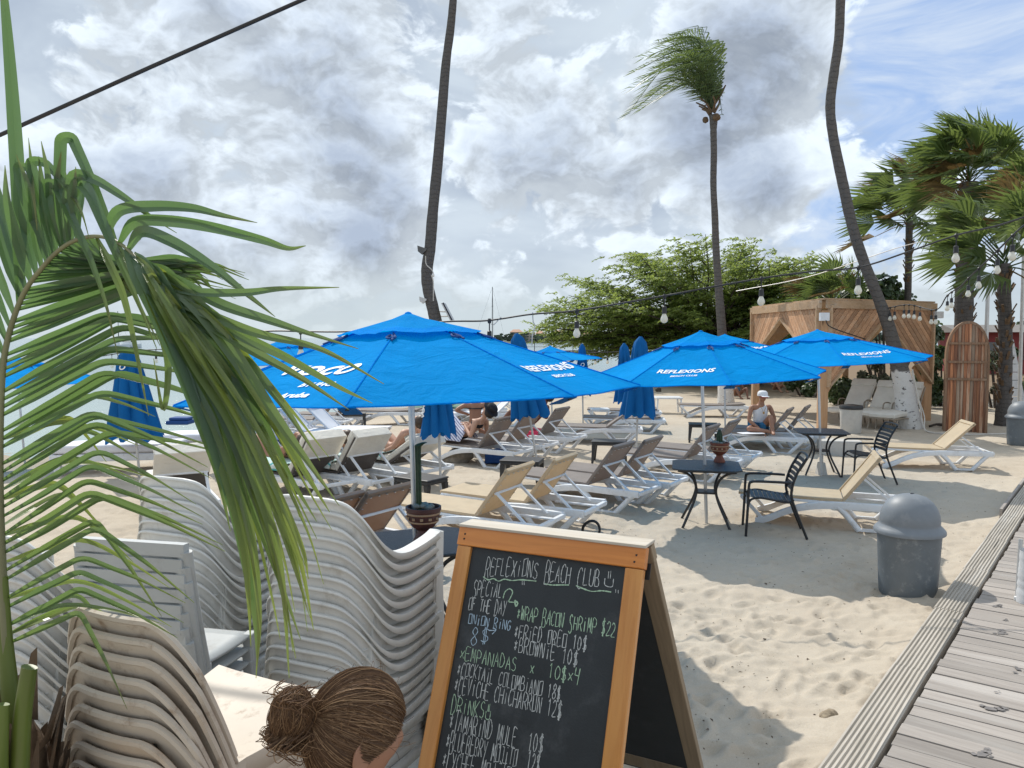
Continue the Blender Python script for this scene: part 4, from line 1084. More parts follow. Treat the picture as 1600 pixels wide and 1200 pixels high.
# ------------------------------------------------------------------ trunks
def palm_bark(name, c1, c2, ring=9.0, white_z=None):
    m = bpy.data.materials.new(name); m.use_nodes = True; t = m.node_tree; b = t.nodes['Principled BSDF']; tc = N(t, 'ShaderNodeTexCoord'); v = tc.outputs['Object']
    sp = N(t, 'ShaderNodeSeparateXYZ'); Lk(t, v, sp.inputs[0])
    wz = M_(t, 'ADD', M_(t, 'MULTIPLY', sp.outputs[2], ring), M_(t, 'MULTIPLY', NOISE(t, v, 6, 4), 1.6))
    saw = M_(t, 'FRACT', wz)
    c = MIX(t, NOISE(t, v, 9, 6, .7), c1, c2)
    c = MIX(t, MR(t, saw, .0, .25, .55, 0), c, tuple(x*.45 for x in c1))
    c = MIX(t, MR(t, NOISE(t, VM(t, 'MULTIPLY', v, (8, 8, .8)), 3, 5, .7), .55, .75, 0, .5), c, tuple(x*.5 for x in c1))
    if white_z is not None:
        f = MR(t, M_(t, 'ADD', sp.outputs[2], M_(t, 'MULTIPLY', NOISE(t, v, 5, 5), .25)), white_z+.1, white_z+.16, 1, 0)
        f = M_(t, 'MULTIPLY', f, MR(t, NOISE(t, VM(t, 'MULTIPLY', v, (1, 1, 1.6)), 6.5, 5, .65), .36, .43))
        c = MIX(t, f, c, (.74, .73, .71))
    Lk(t, c, b.inputs['Base Color']); b.inputs['Roughness'].default_value = .9; b.inputs['Specular IOR Level'].default_value = .2
    bp = N(t, 'ShaderNodeBump'); bp.inputs['Strength'].default_value = .8; bp.inputs['Distance'].default_value = .03
    Lk(t, M_(t, 'ADD', saw, NOISE(t, v, 22, 6, .7)), bp.inputs['Height']); Lk(t, bp.outputs[0], b.inputs['Normal']); return m
MT['bark'] = palm_bark('palm_bark', (.085, .080, .078), (.150, .142, .138))
MT['bark_white'] = palm_bark('palm_bark_white', (.095, .088, .084), (.17, .16, .152), 8, 1.42)
MT['bark_white2'] = palm_bark('palm_bark_white2', (.095, .088, .084), (.17, .16, .152), 8, .98)
MT['palm_leaf'] = pm('palm_leaf', (.065, .105, .042), .42, .25, 3, trans=.32, tcol=(.26, .35, .08), isl=.3)
MT['palm_leaf_dry'] = pm('palm_leaf_dry', (.20, .135, .05), .7, .25, 3, trans=.3, isl=.3)
MT['fibre'] = pm('fibre', (.13, .085, .05), .9, .3, 10, bump=.6, bscale=30)
def trunk_tube(pts, rad, n=18, seg=70, flare=0.0, seed=0):
    rr = random.Random(seed); sp = spline(pts, seg); k = MB(); rs = np.interp(np.linspace(0, 1, seg), np.linspace(0, 1, len(rad)), rad)
    rows = []
    for i, (p, r) in enumerate(zip(sp, rs)):
        r *= 1+.035*rr.uniform(-1, 1); fl = 1+flare*math.exp(-i/4.0)
        rows.append([(p[0]+r*fl*math.cos(2*math.pi*j/n)*(1+.05*math.sin(3*2*math.pi*j/n+i*.2)), p[1]+r*fl*math.sin(2*math.pi*j/n), p[2]) for j in range(n+1)])
    k.grid(rows); return k
def px_trunk(name, base, pix, rad, mt, label, seed, flare=.25):
    b = G(*base); e = empty(name, b, 0, label, 'palm tree', None)
    pts = [Vector((0, 0, -.2))]+[P(x, y, b.y)-b for x, y in pix]
    trunk_tube(pts, rad, flare=flare, seed=seed).build('trunk', mt, e, smooth=70); return e, b
e, b1_ = px_trunk('palm_tree', (694, 655), [(690, 580), (684, 520), (676, 480), (669, 448), (667.5, 420), (672, 385), (676, 330), (684, 250), (691, 170), (697, 100), (704, 45), (708, 0), (713, -70)], [.22, .185, .172, .168, .165, .16, .155, .15, .145, .138, .128, .116, .108, .10, .095], MT['bark'], 'dark slender palm trunk rising behind the largest blue umbrella, carrying a solar panel', 3)
PALM1 = (e, b1_)
e, b3_ = px_trunk('palm_tree', (1424, 669), [(1413, 610), (1402, 562), (1388, 510), (1372, 465), (1352, 415), (1334, 360), (1321, 305), (1310, 255), (1301, 210), (1297, 165), (1303, 115), (1311, 60), (1313.5, 0), (1316, -70)], [.26, .23, .19, .155, .142, .135, .13, .126, .122, .118, .115, .112, .110, .107, .105], MT['bark_white'], 'leaning palm trunk with whitewashed foot in front of the gazebo', 4)
# feather palm with windblown crown
def frond(k, base, path, L, n, lw, rr, wind, droop, up=Vector((0, 0, 1)), spread=1.0):
    """path: list of points (rachis); leaflets both sides bent towards the wind"""
    sp = [Vector(q) for q in spline(path, n)]
    k.tube(sp[::2] if len(sp) > 20 else sp, [lerp(.03, .006, i/len(sp[::2] if len(sp) > 20 else sp)) for i in range(len(sp[::2] if len(sp) > 20 else sp))], 5)
    for i in range(2, n):
        t = i/(n-1); p = sp[i]; tg = (sp[min(i+1, n-1)]-sp[i-1]).normalized()
        sd = tg.cross(up); 
        if sd.length < .1: sd = Vector((0, 1, 0))
        sd.normalize(); nn = sd.cross(tg).normalized()
        ln = L*(.35+.65*math.sin(math.pi*min(1, .18+.80*t)))*rr.uniform(.85, 1.1)
        for s in (-1, 1):
            d0 = (sd*s*spread+tg*.9+nn*.25+Vector([rr.gauss(0, .06) for _ in range(3)])).normalized()
            d1 = (d0*.6+wind*1.0+Vector((0, 0, -droop))+Vector([rr.gauss(0, .07) for _ in range(3)])).normalized()
            a = p; b = a+d0*ln*.45; c = b+d1*ln*.55; wv = d0.cross(nn if abs(d0.dot(nn)) < .9 else sd).normalized()*lw
            wv = (wv+nn*lw*rr.uniform(-.8, .8))
            k.add([a-wv*.4, a+wv*.4, b-wv, b+wv, c], [(0, 1, 3, 2), (2, 3, 4)])
def palm2():
    e, b = px_trunk('palm_tree', (1136, 640), [(1132, 580), (1128, 520), (1123, 450), (1119, 390), (1117, 340), (1114.5, 290), (1115.5, 240), (1115, 205), (1115, 180)], [.24, .20, .15, .125, .112, .105, .10, .098, .098, .10, .14], MT['bark_white2'], 'tall slim palm with windblown crown and whitewashed foot behind the middle umbrella', 5)
    rr = random.Random(11); k = MB(); Y = b.y; c = P(1114, 170, Y)-b
    fr = [ # tip and mid in photo directions, depth offset
        ((1040, 118), (978, 182), 0), ((1050, 140), (985, 176), -1.2), ((1060, 148), (1000, 170), 1.0), ((1055, 108), (985, 140), .6), ((1062, 92), (992, 112), -.4),
        ((1072, 80), (1006, 90), .9), ((1084, 72), (1030, 66), -.8), ((1094, 76), (1052, 58), .4), ((1104, 84), (1076, 62), 1.2), ((1110, 95), (1095, 78), -1.2), ((1112, 110), (1106, 92), .2),
        ((1070, 110), (1010, 120), -1.6), ((1080, 100), (1030, 92), 1.6), ((1075, 132), (1020, 150), 1.9), ((1085, 120), (1040, 112), -2), ((1100, 112), (1066, 84), -1.8), ((1122, 150), (1130, 145), .5), ((1124, 160), (1128, 178), -.5)]
    for (mx, tx, dy) in fr:
        m = P(*mx, Y+dy*.5)-b; tp = P(*tx, Y+dy)-b; m = m+Vector((0, 0, .25))
        short = tx[0] > 1110
        frond(k, c, [c, c.lerp(m, .55)+Vector((.05, 0, .25)), m, tp], .30 if short else 1.15, 14 if short else 38, .0155, rr, Vector((-1.0, 0, -.1)), .5)
    k.build('crown', MT['palm_leaf'], e, norm=False)
    k = MB()
    for i in range(12):
        a = rr.random()*6.28; d = Vector((math.cos(a), math.sin(a), rr.uniform(.6, 1.8))).normalized(); p = c+Vector((0, 0, rr.uniform(-.35, .25)))
        k.tube([p+d*.08, p+d*.4, p+d*.65+Vector((-.1, 0, -.05))], [.05, .035, .02], 5)
    for i in range(4):
        a = rr.random()*6.28; q = c+Vector((.22*math.cos(a), .22*math.sin(a), -.32+.15*rr.random())); k.lathe([(.01, -.1), (.08, -.06), (.10, 0), (.07, .08), (.01, .1)], 8, q)
    k.build('crownshaft', MT['fibre'], e, smooth=60)
palm2()
# fan palms
def fan_leaf(k, p, d, ln, rr, wind, ns=26, spread=2.3, fold=.5):
    """p petiole end, d direction; folded fan with drooping split tips"""
    d = d.normalized(); up = Vector((0, 0, 1)); sd = d.cross(up)
    if sd.length < .15: sd = Vector((1, 0, 0))
    sd.normalize(); sd = Matrix.Rotation(rr.uniform(-1.25, 1.25), 3, d) @ sd; nn = sd.cross(d).normalized()
    for i in range(ns):
        a = -spread/2+spread*i/(ns-1); l = ln*(1-.25*(abs(a)/(spread/2))**2)*rr.uniform(.88, 1.05)
        v = d*math.cos(a)+sd*math.sin(a)+nn*(fold*abs(math.sin(a))*.35)
        w_ = (-d*math.sin(a)+sd*math.cos(a))*(l*spread/ns*.62)
        m = p+v*l*.60; v2 = (v*.9+wind*.60+Vector((0, 0, -.45))+Vector([rr.gauss(0, .15) for _ in range(3)])).normalized(); tip = m+v2*l*.48
        z = nn*(.02*ln*(1 if i % 2 else -1))
        k.add([p, m-w_*.5+z, m+w_*.5-z, tip], [(0, 1, 2), (1, 3, 2)])
def fan_palm(base, ctr, Rr, nl, label, trunk_r, seed, shag=0.6, wind=Vector((-.9, 0, 0)), zoff=None, lean=None, dry=.12, mt='bark'):
    b = G(*base) if not isinstance(base, Vector) else base; rr = random.Random(seed); e = empty('fan_palm', b, 0, label, 'palm tree', 'fan palms at the right edge')
    c = P(*ctr, b.y)-b; mid = c*.5+Vector((.12*(rr.random()-.5), 0, 0)) if lean is None else lean
    k = trunk_tube([(0, 0, -.2), tuple(mid), tuple(c)], [trunk_r*1.1, trunk_r, trunk_r*.95, trunk_r], 16, 40, .3, seed); k.build('trunk', MT[mt], e, smooth=70)
    # shaggy old leaf bases
    k = MB(); L = c.length
    for i in range(int(110*shag*max(1, trunk_r/.2))):
        t = 1-rr.random()*shag; p = Vector((0, 0, 0)).lerp(c, t) if t < .5 and lean is None else Vector(spline([(0, 0, -.2), tuple(mid), tuple(c)], 41)[int(t*40)])
        a = rr.random()*6.28; o = Vector((math.cos(a), math.sin(a), 0)); q = p+o*trunk_r*.9
        k.bar(q, q+(o*.5+Vector((0, 0, 1))).normalized()*rr.uniform(.12, .24), .06, .025, up=o)
    k.build('leaf_bases', MT['fibre'], e)
    k = MB(); kd = MB()
    for i in range(nl):
        a = rr.random()*6.28; el = rr.uniform(-.55, 1.35) if i % 4 else rr.uniform(.4, 1.4)
        d = Vector((math.cos(a)*math.cos(el), math.sin(a)*math.cos(el), math.sin(el)))
        d = (d+wind*.28).normalized()
        p0 = c+Vector((0, 0, rr.uniform(-.15, .25))); pl = Rr*rr.uniform(.35, .62); p1 = p0+d*pl+Vector((0, 0, -.04*pl))
        kk = kd if ((el < -.25 and rr.random() < .4) or rr.random() < dry*.6) else k
        kk.tube([p0, p0.lerp(p1, .5)+Vector((0, 0, .04)), p1], [.022, .018, .012], 4)
        d2 = (d+wind*.28+Vector((0, 0, -.12))).normalized()
        fan_leaf(kk, p1, d2, Rr*rr.uniform(.52, .66), rr, wind)
    k.build('crown', MT['palm_leaf'], e, norm=False); kd.build('dry_leaves', MT['palm_leaf_dry'], e, norm=False)
    return e
fan_palm(Vector((14.4, 24.5, 0)), (1514, 285), 2.3, 34, 'tallest fan palm with thick shaggy trunk behind the plank cabinet', .27, 21, .75)
fan_palm(Vector((15.3, 30.0, 0)), (1421, 345), 2.6, 26, 'slim fan palm with yellowing crown leaning left above the gazebo', .13, 22, .35, dry=.22, wind=Vector((-1.2, 0, 0)))
fan_palm(Vector((12.6, 19.6, 0)), (1568, 412), 2.1, 24, 'lower fan palm right of the plank cabinet with broad green fans', .16, 23, .9, dry=.05)
fan_palm(Vector((15.6, 22.0, 0)), (1622, 318), 1.8, 30, 'fan palm cut off by the right edge of the picture', .2, 24, .5)
fan_palm(Vector((11.9, 29.5, 0)), (1300, 475), 1.7, 26, 'low dark fan palm peeking over the left of the gazebo roof', .16, 25, .6, wind=Vector((-.8, 0, .1)), dry=.05)
# ------------------------------------------------------------------ broad windswept tree and shrubs
MT['acacia'] = pm('feather_leaf', (.125, .175, .052), .6, .3, 1.2, trans=.42, tcol=(.42, .52, .12), isl=.35)
MT['bush_leaf'] = pm('bush_leaf', (.045, .075, .028), .5, .3, 1.5, trans=.22, tcol=(.13, .2, .04), isl=.35)
MT['grape_leaf'] = pm('grape_leaf', (.06, .095, .05), .4, .3, 1.5, trans=.22, tcol=(.15, .22, .06), isl=.35)
MT['olive_leaf'] = pm('olive_leaf', (.12, .13, .08), .6, .3, 1.5, trans=.2, isl=.35)
MT['limb'] = pm('limb', (.065, .052, .042), .9, .3, 6, bump=.5, bscale=20)
def acacia():
    rr = random.Random(31); b = G(1120, 607); b.y = 37.0; b.x = (1125-800)/1200*37; b.z = float(gz(b.x, b.y))
    e = empty('windswept_tree', b, 0, 'broad feathery tree combed leftwards by the wind behind the middle umbrella', 'tree')
    ty = lambda x: np.interp(x, [838, 860, 880, 905, 950, 1000, 1040, 1080, 1120, 1160, 1200, 1250, 1300, 1330], [492, 478, 455, 428, 408, 390, 384, 364, 360, 364, 380, 398, 402, 425])
    by = lambda x: np.interp(x, [838, 870, 900, 960, 1020, 1100, 1200, 1330], [505, 545, 560, 566, 570, 575, 575, 560])
    starts = [Vector((-.6, 0, 0)), Vector((.5, .3, 0)), Vector((1.9, -.3, 0)), Vector((-1.6, .8, 0))]
    forks = []; kt = MB()
    for s in starts:
        f = s+Vector((rr.uniform(-.8, .4), rr.uniform(-.4, .4), rr.uniform(1.0, 1.5)))
        kt.tube(spline([s+Vector((0, 0, -.3)), s.lerp(f, .5)+Vector((rr.uniform(-.15, .15), 0, 0)), f], 12), list(np.linspace(.24, .16, 12)), 8)
        forks.append(f)
    kt.build('trunk', MT['limb'], e, smooth=60)
    kl = MB(); kf = MB()
    for i in range(185):
        x = 842+(1328-842)*rr.random()**.9; t = rr.random()**1.35; y = lerp(ty(x)+3, by(x), t)
        Y = b.y+rr.uniform(-3.8, 4.5)*(1 if t < .8 else .8)*(.5+.5*min(1, (x-838)/120))
        q = P(x, y, Y)-b; f = rr.choice(forks)
        m = f.lerp(q, .5)+Vector((.4, 0, .35+.25*rr.random())); pts = [Vector(p) for p in spline([f, m, q], 22)]
        kl.tube(pts, list(np.linspace(.075, .012, 22)), 5)
        for j in range(9, 22):
            if rr.random() < .08: continue
            for _ in range(2 if j < 15 else 3):
                o = pts[j]+Vector((rr.gauss(0, .30), rr.gauss(0, .35), rr.gauss(.05, .13)))
                dr = Vector((-1, rr.gauss(0, .35), rr.gauss(-.08, .18))).normalized(); ln = rr.uniform(.45, 1.0); n = int(15*ln)+4
                sd = Vector((0, 1, 0)).cross(dr).normalized(); 
                for u in range(n):
                    p = o+dr*(ln*u/n)+Vector((0, 0, -.12*ln*(u/n)**2)); 
                    for s in (-1, 1):
                        d = (dr*.75+Vector((0, s*.8, rr.gauss(-.1, .45)))).normalized(); l = rr.uniform(.12, .22)*(1.15-u/n*.6); wv = d.cross(Vector((rr.gauss(0, .4), rr.gauss(0, .4), 1))).normalized()*l*.27
                        kf.add([p, p+d*l*.5+wv, p+d*l, p+d*l*.5-wv], [(0, 1, 2, 3)])
    kl.build('branches', MT['limb'], e); kf.build('crown', MT['acacia'], e, norm=False)
acacia()
def bush(px0, px1, ytop, ybot, Y, n, leaf, mt, label, seed, rnd=.5, cat='shrub', group='shrubs behind the gazebo', dep=1.2):
    rr = random.Random(seed); a = P(px0, ybot, Y); bb = P(px1, ytop, Y); zb = max(float(gz((a.x+bb.x)/2, Y)), a.z) if False else float(gz((a.x+bb.x)/2, Y))
    b = Vector(((a.x+bb.x)/2, Y, zb)); e = empty('shrub', b, 0, label, cat, group)
    w_ = (bb.x-a.x)/2; z0 = max(0, a.z-zb); z1 = bb.z-zb; lumps = []
    for i in range(max(7, int(w_*7))):
        u = rr.uniform(-.85, .85); top = z1*(1-.30*abs(u)**2.2)*rr.uniform(.72, 1.0); r = rr.uniform(.22, .36)*min(w_*1.2, (z1-z0))
        lumps.append((Vector((u*w_, rr.uniform(-dep, dep)*.7, lerp(z0+r*.5, max(top-r, z0+r*.5), rr.random()**.6))), r))
    kf = MB(); kl = MB()
    for c, r in lumps:
        kl.tube(spline([(c.x*.25, c.y*.25, -.1), (c.x*.6, c.y*.6, c.z*.55), tuple(c)], 8), [.05, .045, .04, .035, .03, .025, .018, .01], 5)
    for i in range(n):
        c, r = rr.choice(lumps); d = Vector((rr.gauss(0, 1), rr.gauss(0, 1), rr.gauss(0, 1))).normalized(); p = c+d*r*(rr.random()**.45)*rr.uniform(.9, 1.18)
        if p.z < .03: continue
        nn = (d+Vector((rr.gauss(0, .6), rr.gauss(0, .6), .5+rr.gauss(0, .5)))).normalized(); t = nn.cross(Vector((rr.gauss(0, 1), rr.gauss(0, 1), rr.gauss(0, 1)))).normalized(); s = nn.cross(t)
        l = leaf*rr.uniform(.65, 1.25); w2 = l*rnd
        kf.add([p-t*l*.5, p-t*l*.1+s*w2*.5+nn*l*.08, p+t*l*.25+s*w2*.42+nn*l*.06, p+t*l*.5, p+t*l*.25-s*w2*.42+nn*l*.06, p-t*l*.1-s*w2*.5+nn*l*.08], [(0, 1, 2, 3, 4, 5)])
    kl.build('stems', MT['limb'], e); kf.build('foliage', MT[mt], e, norm=False)
bush(1318, 1462, 398, 545, 30.5, 6500, .26, 'grape_leaf', 'dense round leaved dark green tree above the gazebo roof', 41, .85, 'tree')
bush(1235, 1345, 402, 560, 34, 4200, .20, 'acacia', 'pale green loose shrub between the feathery tree and gazebo roof', 42, .5)
bush(1448, 1500, 480, 660, 25.5, 2600, .18, 'bush_leaf', 'dark shrub between the gazebo right post and plank cabinet', 43, .6)
bush(1285, 1362, 560, 655, 25.5, 3000, .13, 'bush_leaf', 'dark low shrub behind the chaises at left', 44, .6)
bush(1350, 1412, 548, 655, 25.0, 2800, .12, 'olive_leaf', 'greyish olive shrub behind the middle chaise', 45, .5)
bush(1405, 1470, 552, 660, 25.2, 2800, .13, 'bush_leaf', 'dark shrub behind the whitewashed leaning palm foot', 46, .6)
bush(1225, 1290, 566, 640, 30, 1700, .15, 'bush_leaf', 'low dark scrub left of the gazebo near corner', 47, .6)
bush(1540, 1580, 540, 660, 24.5, 2000, .13, 'olive_leaf', 'scrubby bush just right of the plank cabinet', 48, .5)
bush(1588, 1650, 560, 660, 27.5, 1800, .14, 'bush_leaf', 'shrub behind the right hand grey bin', 49, .6)
bush(1585, 1625, 478, 520, 60, 1200, .35, 'bush_leaf', 'small distant tree beside the red house', 50, .6, 'tree')
bush(1000, 1110, 556, 604, 41, 2600, .22, 'bush_leaf', 'shadowy undergrowth below the feathery tree at left', 51, .6)
bush(1110, 1200, 560, 606, 41, 2200, .22, 'bush_leaf', 'shadowy undergrowth below the feathery tree behind the slim palm', 52, .6)
bush(1195, 1260, 520, 606, 41, 2000, .24, 'bush_leaf', 'taller undergrowth between feathery tree and gazebo', 53, .6)
bush(1546, 1590, 515, 600, 40, 1500, .25, 'bush_leaf', 'bush in front of the red house wall', 54, .6)
# red house far right
MT['red_wall'] = pm('red_wall', (.20, .035, .035), .8, .1, 2); MT['house_roof'] = pm('house_roof', (.20, .185, .17), .8, .1, 3)
a = P(1538, 520, 48); e = empty('red_house', (a.x+4, 50, 0), R(-12), 'low red walled house with grey roof behind the fan palms', 'house')
zt = P(1570, 519, 48).z; k = MB(); k.box((0, 0, zt/2), (9, 5, zt)); k.build('wall', MT['red_wall'], e)
k = MB(); k.add([(-5, -3, zt), (5, -3, zt), (5, 3, zt), (-5, 3, zt), (-5, 0, zt+.5), (5, 0, zt+.5)], [(0, 1, 5, 4), (2, 3, 4, 5), (0, 4, 3), (1, 2, 5), (3, 2, 1, 0)]); k.build('roof', MT['house_roof'], e)
for x in (-3, -.6, 1.8): k = MB(); k.box((x, -2.53, zt*.55), (1.1, .1, 1.1)); k.build('window', MT['far_glass'], e)
k = MB()
for i in range(24): k.box((-4.5+i*.32, -5.2, .55), (.05, .05, 1.1))
k.bar((-4.6, -5.2, 1.1), (3.0, -5.2, 1.1), .06, .06); k.bar((-4.6, -5.2, .2), (3.0, -5.2, .2), .05, .05)
o = k.build('railing', MT['tan_metal'], None, loc=(a.x+3.5, 45, 0)); tag(o, 'low metal railing in front of the red house', 'railing')
# leaning white plank sign
MT['sign_white'] = pm('sign_white', (.62, .63, .64), .6, .05, 6, dirt=((.4, .4, .38), 8, .5))
def plank_sign():
    a = G(1592, 645); e = empty('plank_sign', a, R(-8), 'white painted plank sign leaning at the right edge behind the bin', 'sign')
    dx = (1576-1594)/1200*a.y; h = P(1580, 531, a.y).z; d = Vector((dx, .25, h)); k = MB(); u = Vector((.98, .2, 0))
    for i in range(9):
        t0, t1 = i/9+.004, (i+1)/9-.004
        p0, p1 = d*t0, d*t1; w0 = .27
        k.add([p0-u*w0, p0+u*w0, p1+u*w0, p1-u*w0]+[q+Vector((0, .03, 0)) for q in (p0-u*w0, p0+u*w0, p1+u*w0, p1-u*w0)], [(0, 1, 2, 3), (7, 6, 5, 4), (0, 4, 5, 1), (1, 5, 6, 2), (2, 6, 7, 3), (3, 7, 4, 0)])
    k.build('board', MT['sign_white'], e); k = MB()
    for s in (-1, 1): k.bar(u*s*.25+Vector((0, .05, 0)), d+u*s*.25+Vector((0, .05, 0)), .05, .04, up=(0, 1, 0))
    k.build('rail', MT['steel'], e)
    k = MB(); p = d*.955; 
    for i in range(5): k.box(p+u*(-.16+.08*i)+Vector((0, -.012, .0)), (.045, .008, .06))
    k.build('lettering', MT['black_plastic'], e)
plank_sign()
b = P(1541, 530, 23); k = MB(); k.tube([(0, 0, -.1), (0, 0, P(1541, 448, 23).z)], [.07, .05], 10); o = k.build('pole', MT['steel'], None, loc=(b.x, 23, 0), smooth=60); tag(o, 'plain grey metal pole between the two shaggy fan palms', 'pole')
b = P(1597, 530, 21); k = MB(); k.tube([(0, 0, -.1), (-.05, 0, 4.6)], [.05, .04], 10); o = k.build('pole', MT['white_pole'], None, loc=(b.x, 21, 0), smooth=60); tag(o, 'thin pale pole at the right edge behind the white plank sign', 'pole')
# driftwood and hose by the gazebo
q = G(1452, 668); k = MB(); k.tube(spline([(0, 0, .03), (.25, .05, .08), (.5, 0, .05), (.75, .1, .12)], 12), [.03]*12, 6); k.tube(spline([(.2, 0, .06), (.35, -.2, .05)], 5), .02, 5); o = k.build('driftwood', MT['limb'], None, loc=q); tag(o, 'dark driftwood stick between the whitewashed palm foot and plank cabinet', 'driftwood')
MT['hose'] = pm('hose', (.55, .52, .47), .6, .1, 8); q = G(1440, 676); k = MB(); rr = random.Random(3)
k.tube(spline([(-.12, .28, 1.5), (-.05, .2, 1.0), (.02, .12, .55), (.05, .0, .12), (.15, -.2, .025), (.7, -.5, .02), (1.4, -.45, .02), (1.9, -.3, .02), (2.2, -.05, .03), (2.25, .1, .2)], 60), .018, 6); k.tube(spline([(-.15, .25, 1.45), (-.02, .22, .9), (.1, .1, .4), (.08, -.05, .05), (.4, -.3, .02), (.9, -.35, .02)], 40), .016, 6)
o = k.build('hose', MT['hose'], None, loc=q, smooth=60); tag(o, 'pale garden hose trailing from the whitewashed palm to the cabinet', 'hose')
# stones, litter, cable
def rock(px, py, sx, sy, sz, label, seed, nm='rock', mt='stone', up=0.0):
    rr = random.Random(seed); q = G(px, py); bm = bmesh.new(); bmesh.ops.create_icosphere(bm, subdivisions=4, radius=1)
    ph = [rr.random()*6 for _ in range(9)]
    for v in bm.verts:
        c = v.co; d = 1+.16*math.sin(c.x*2.3+ph[0])*math.sin(c.y*2.1+ph[1])+.12*math.sin(c.z*3.7+ph[2]+c.x*2)+.05*math.sin(c.x*9+ph[3])*math.sin(c.y*8+ph[4])*math.sin(c.z*9+ph[5])+.02*rr.uniform(-1, 1)
        v.co = Vector((c.x*d*sx, c.y*d*sy, c.z*d*sz))
    me = bpy.data.meshes.new(nm); bm.to_mesh(me); bm.free(); me.materials.append(MT[mt]); me.polygons.foreach_set('use_smooth', [True]*len(me.polygons))
    o = bpy.data.objects.new(nm, me); C.objects.link(o); o.location = (q.x, q.y, q.z+sz*.55+up); return tag(o, label, 'rock' if nm == 'rock' else nm)
MT['rock_sand'] = pm('rock_sand', (.30, .24, .165), .95, .25, 40, bump=1, bscale=60, dirt=((.12, .09, .06), 30, .7))
rock(1297, 1130, .060, .055, .048, 'single tan stone on the sand beside the boardwalk', 4, mt='rock_sand')
rock(714, 722, .27, .2, .15, 'rough grey boulder at the foot of the striped wrap lounger', 5)
rock(1029, 612, .14, .12, .10, 'dark stone on far sand right of the tall folded umbrella', 6, mt='limb')
q = G(924, 836); k = MB()
for r, t in ((.10, .0), (.09, .03), (.105, .05)): k.tube([(r*math.cos(a), t*.6+.02*math.sin(a*2), .11+r*math.sin(a)) for a in np.linspace(0, 6.28, 26)], .008, 5)
tag(k.build('cable_coil', MT['dark_cord'], None, loc=q), 'coiled black cable lying just behind the chalkboard top edge', 'cable').location.z -= .05
MT['litter'] = pm('litter', (.10, .07, .045), .9, .4, 30)
k = MB(); rr = random.Random(17)
for i in range(2600):
    r = 3.3+11*rr.random()**1.5; a = R(rr.uniform(-5, 33)); x, y = r*math.sin(a), r*math.cos(a)
    if (x-DE_A.x)*DE_N.x+(y-DE_A.y)*DE_N.y > -.02: continue
    l = rr.uniform(.004, .024)*(1 if rr.random() < .9 else 1.9); an = rr.random()*6.3; d = Vector((math.cos(an), math.sin(an), rr.uniform(-.1, .3))); s = Vector((-d.y, d.x, 0))*l*rr.uniform(.12, .35)
    z = .022+rr.uniform(0, .012); p = Vector((x, y, z)); k.add([p-d*l*.5, p+s+Vector((0, 0, .004)), p+d*l*.5, p-s+Vector((0, 0, .004))], [(0, 1, 2, 3)])
tag(k.build('leaf_litter', MT['litter'], None, norm=False), 'scattered dry leaf bits and twigs on the sand', kind='stuff')
# ------------------------------------------------------------------ cables and string lights
MT['bulb_glass'] = pm('bulb_glass', (.80, .79, .72), .12, .03, 5, trans=.35, tcol=(.9, .88, .8), coat=.5)
def bulb_parts(k_s, k_b, p, s=1.0, drop=.10):
    k_s.tube([p, p+Vector((0, 0, -drop))], .006*s, 6)
    q = p+Vector((0, 0, -drop)); k_s.lathe([(.012*s, .0), (.022*s, -.008*s), (.0235*s, -.06*s), (.026*s, -.065*s), (.026*s, -.072*s)], 12, q)
    k_b.lathe([(.017*s, -.072*s), (.021*s, -.085*s), (.034*s, -.115*s), (.036*s, -.132*s), (.030*s, -.150*s), (.016*s, -.162*s), (.003*s, -.165*s)], 14, q)
def string_light(pts, bulbs, label, s=1.0, rad=.0085, drop=.10, n=90):
    sp = [Vector(q) for q in spline(pts, n)]; b = sp[0]; e = empty('string_light', b, 0, label, 'string light')
    k = MB(); k.tube([q-b for q in sp], rad, 6); k.build('cable', MT['dark_cord'], e, smooth=60)
    for p in bulbs:
        i = min(range(n), key=lambda j: (sp[j]-p).length); q = sp[i]-b
        k_s, k_b = MB(), MB(); k_s.lathe([(.012*s, .018), (.022*s, .0), (.014*s, -.03)], 8, q); bulb_parts(k_s, k_b, q, s, drop); so_ = k_s.build('socket', MT['dark_cord'], e, smooth=40); k_b.build('bulb', MT['bulb_glass'], so_, smooth=60)
D_ = 7.5
cp = [P(x, y, D_) for x, y in ((225, 530), (340, 522), (425, 517), (480, 518), (560, 517), (690, 503), (760, 501), (830, 491), (895, 486), (970, 474), (1045, 461), (1120, 447), (1195, 434), (1270, 424), (1345, 417), (1420, 393), (1496, 367), (1560, 352), (1640, 326))]
string_light(cp, [P(x, y, D_) for x, y in ((475, 518), (760, 501), (895, 486), (1045, 461), (1195, 434), (1345, 417), (1496, 367))], 'long black string light with clear bulbs sagging across the whole beach', 1.0)
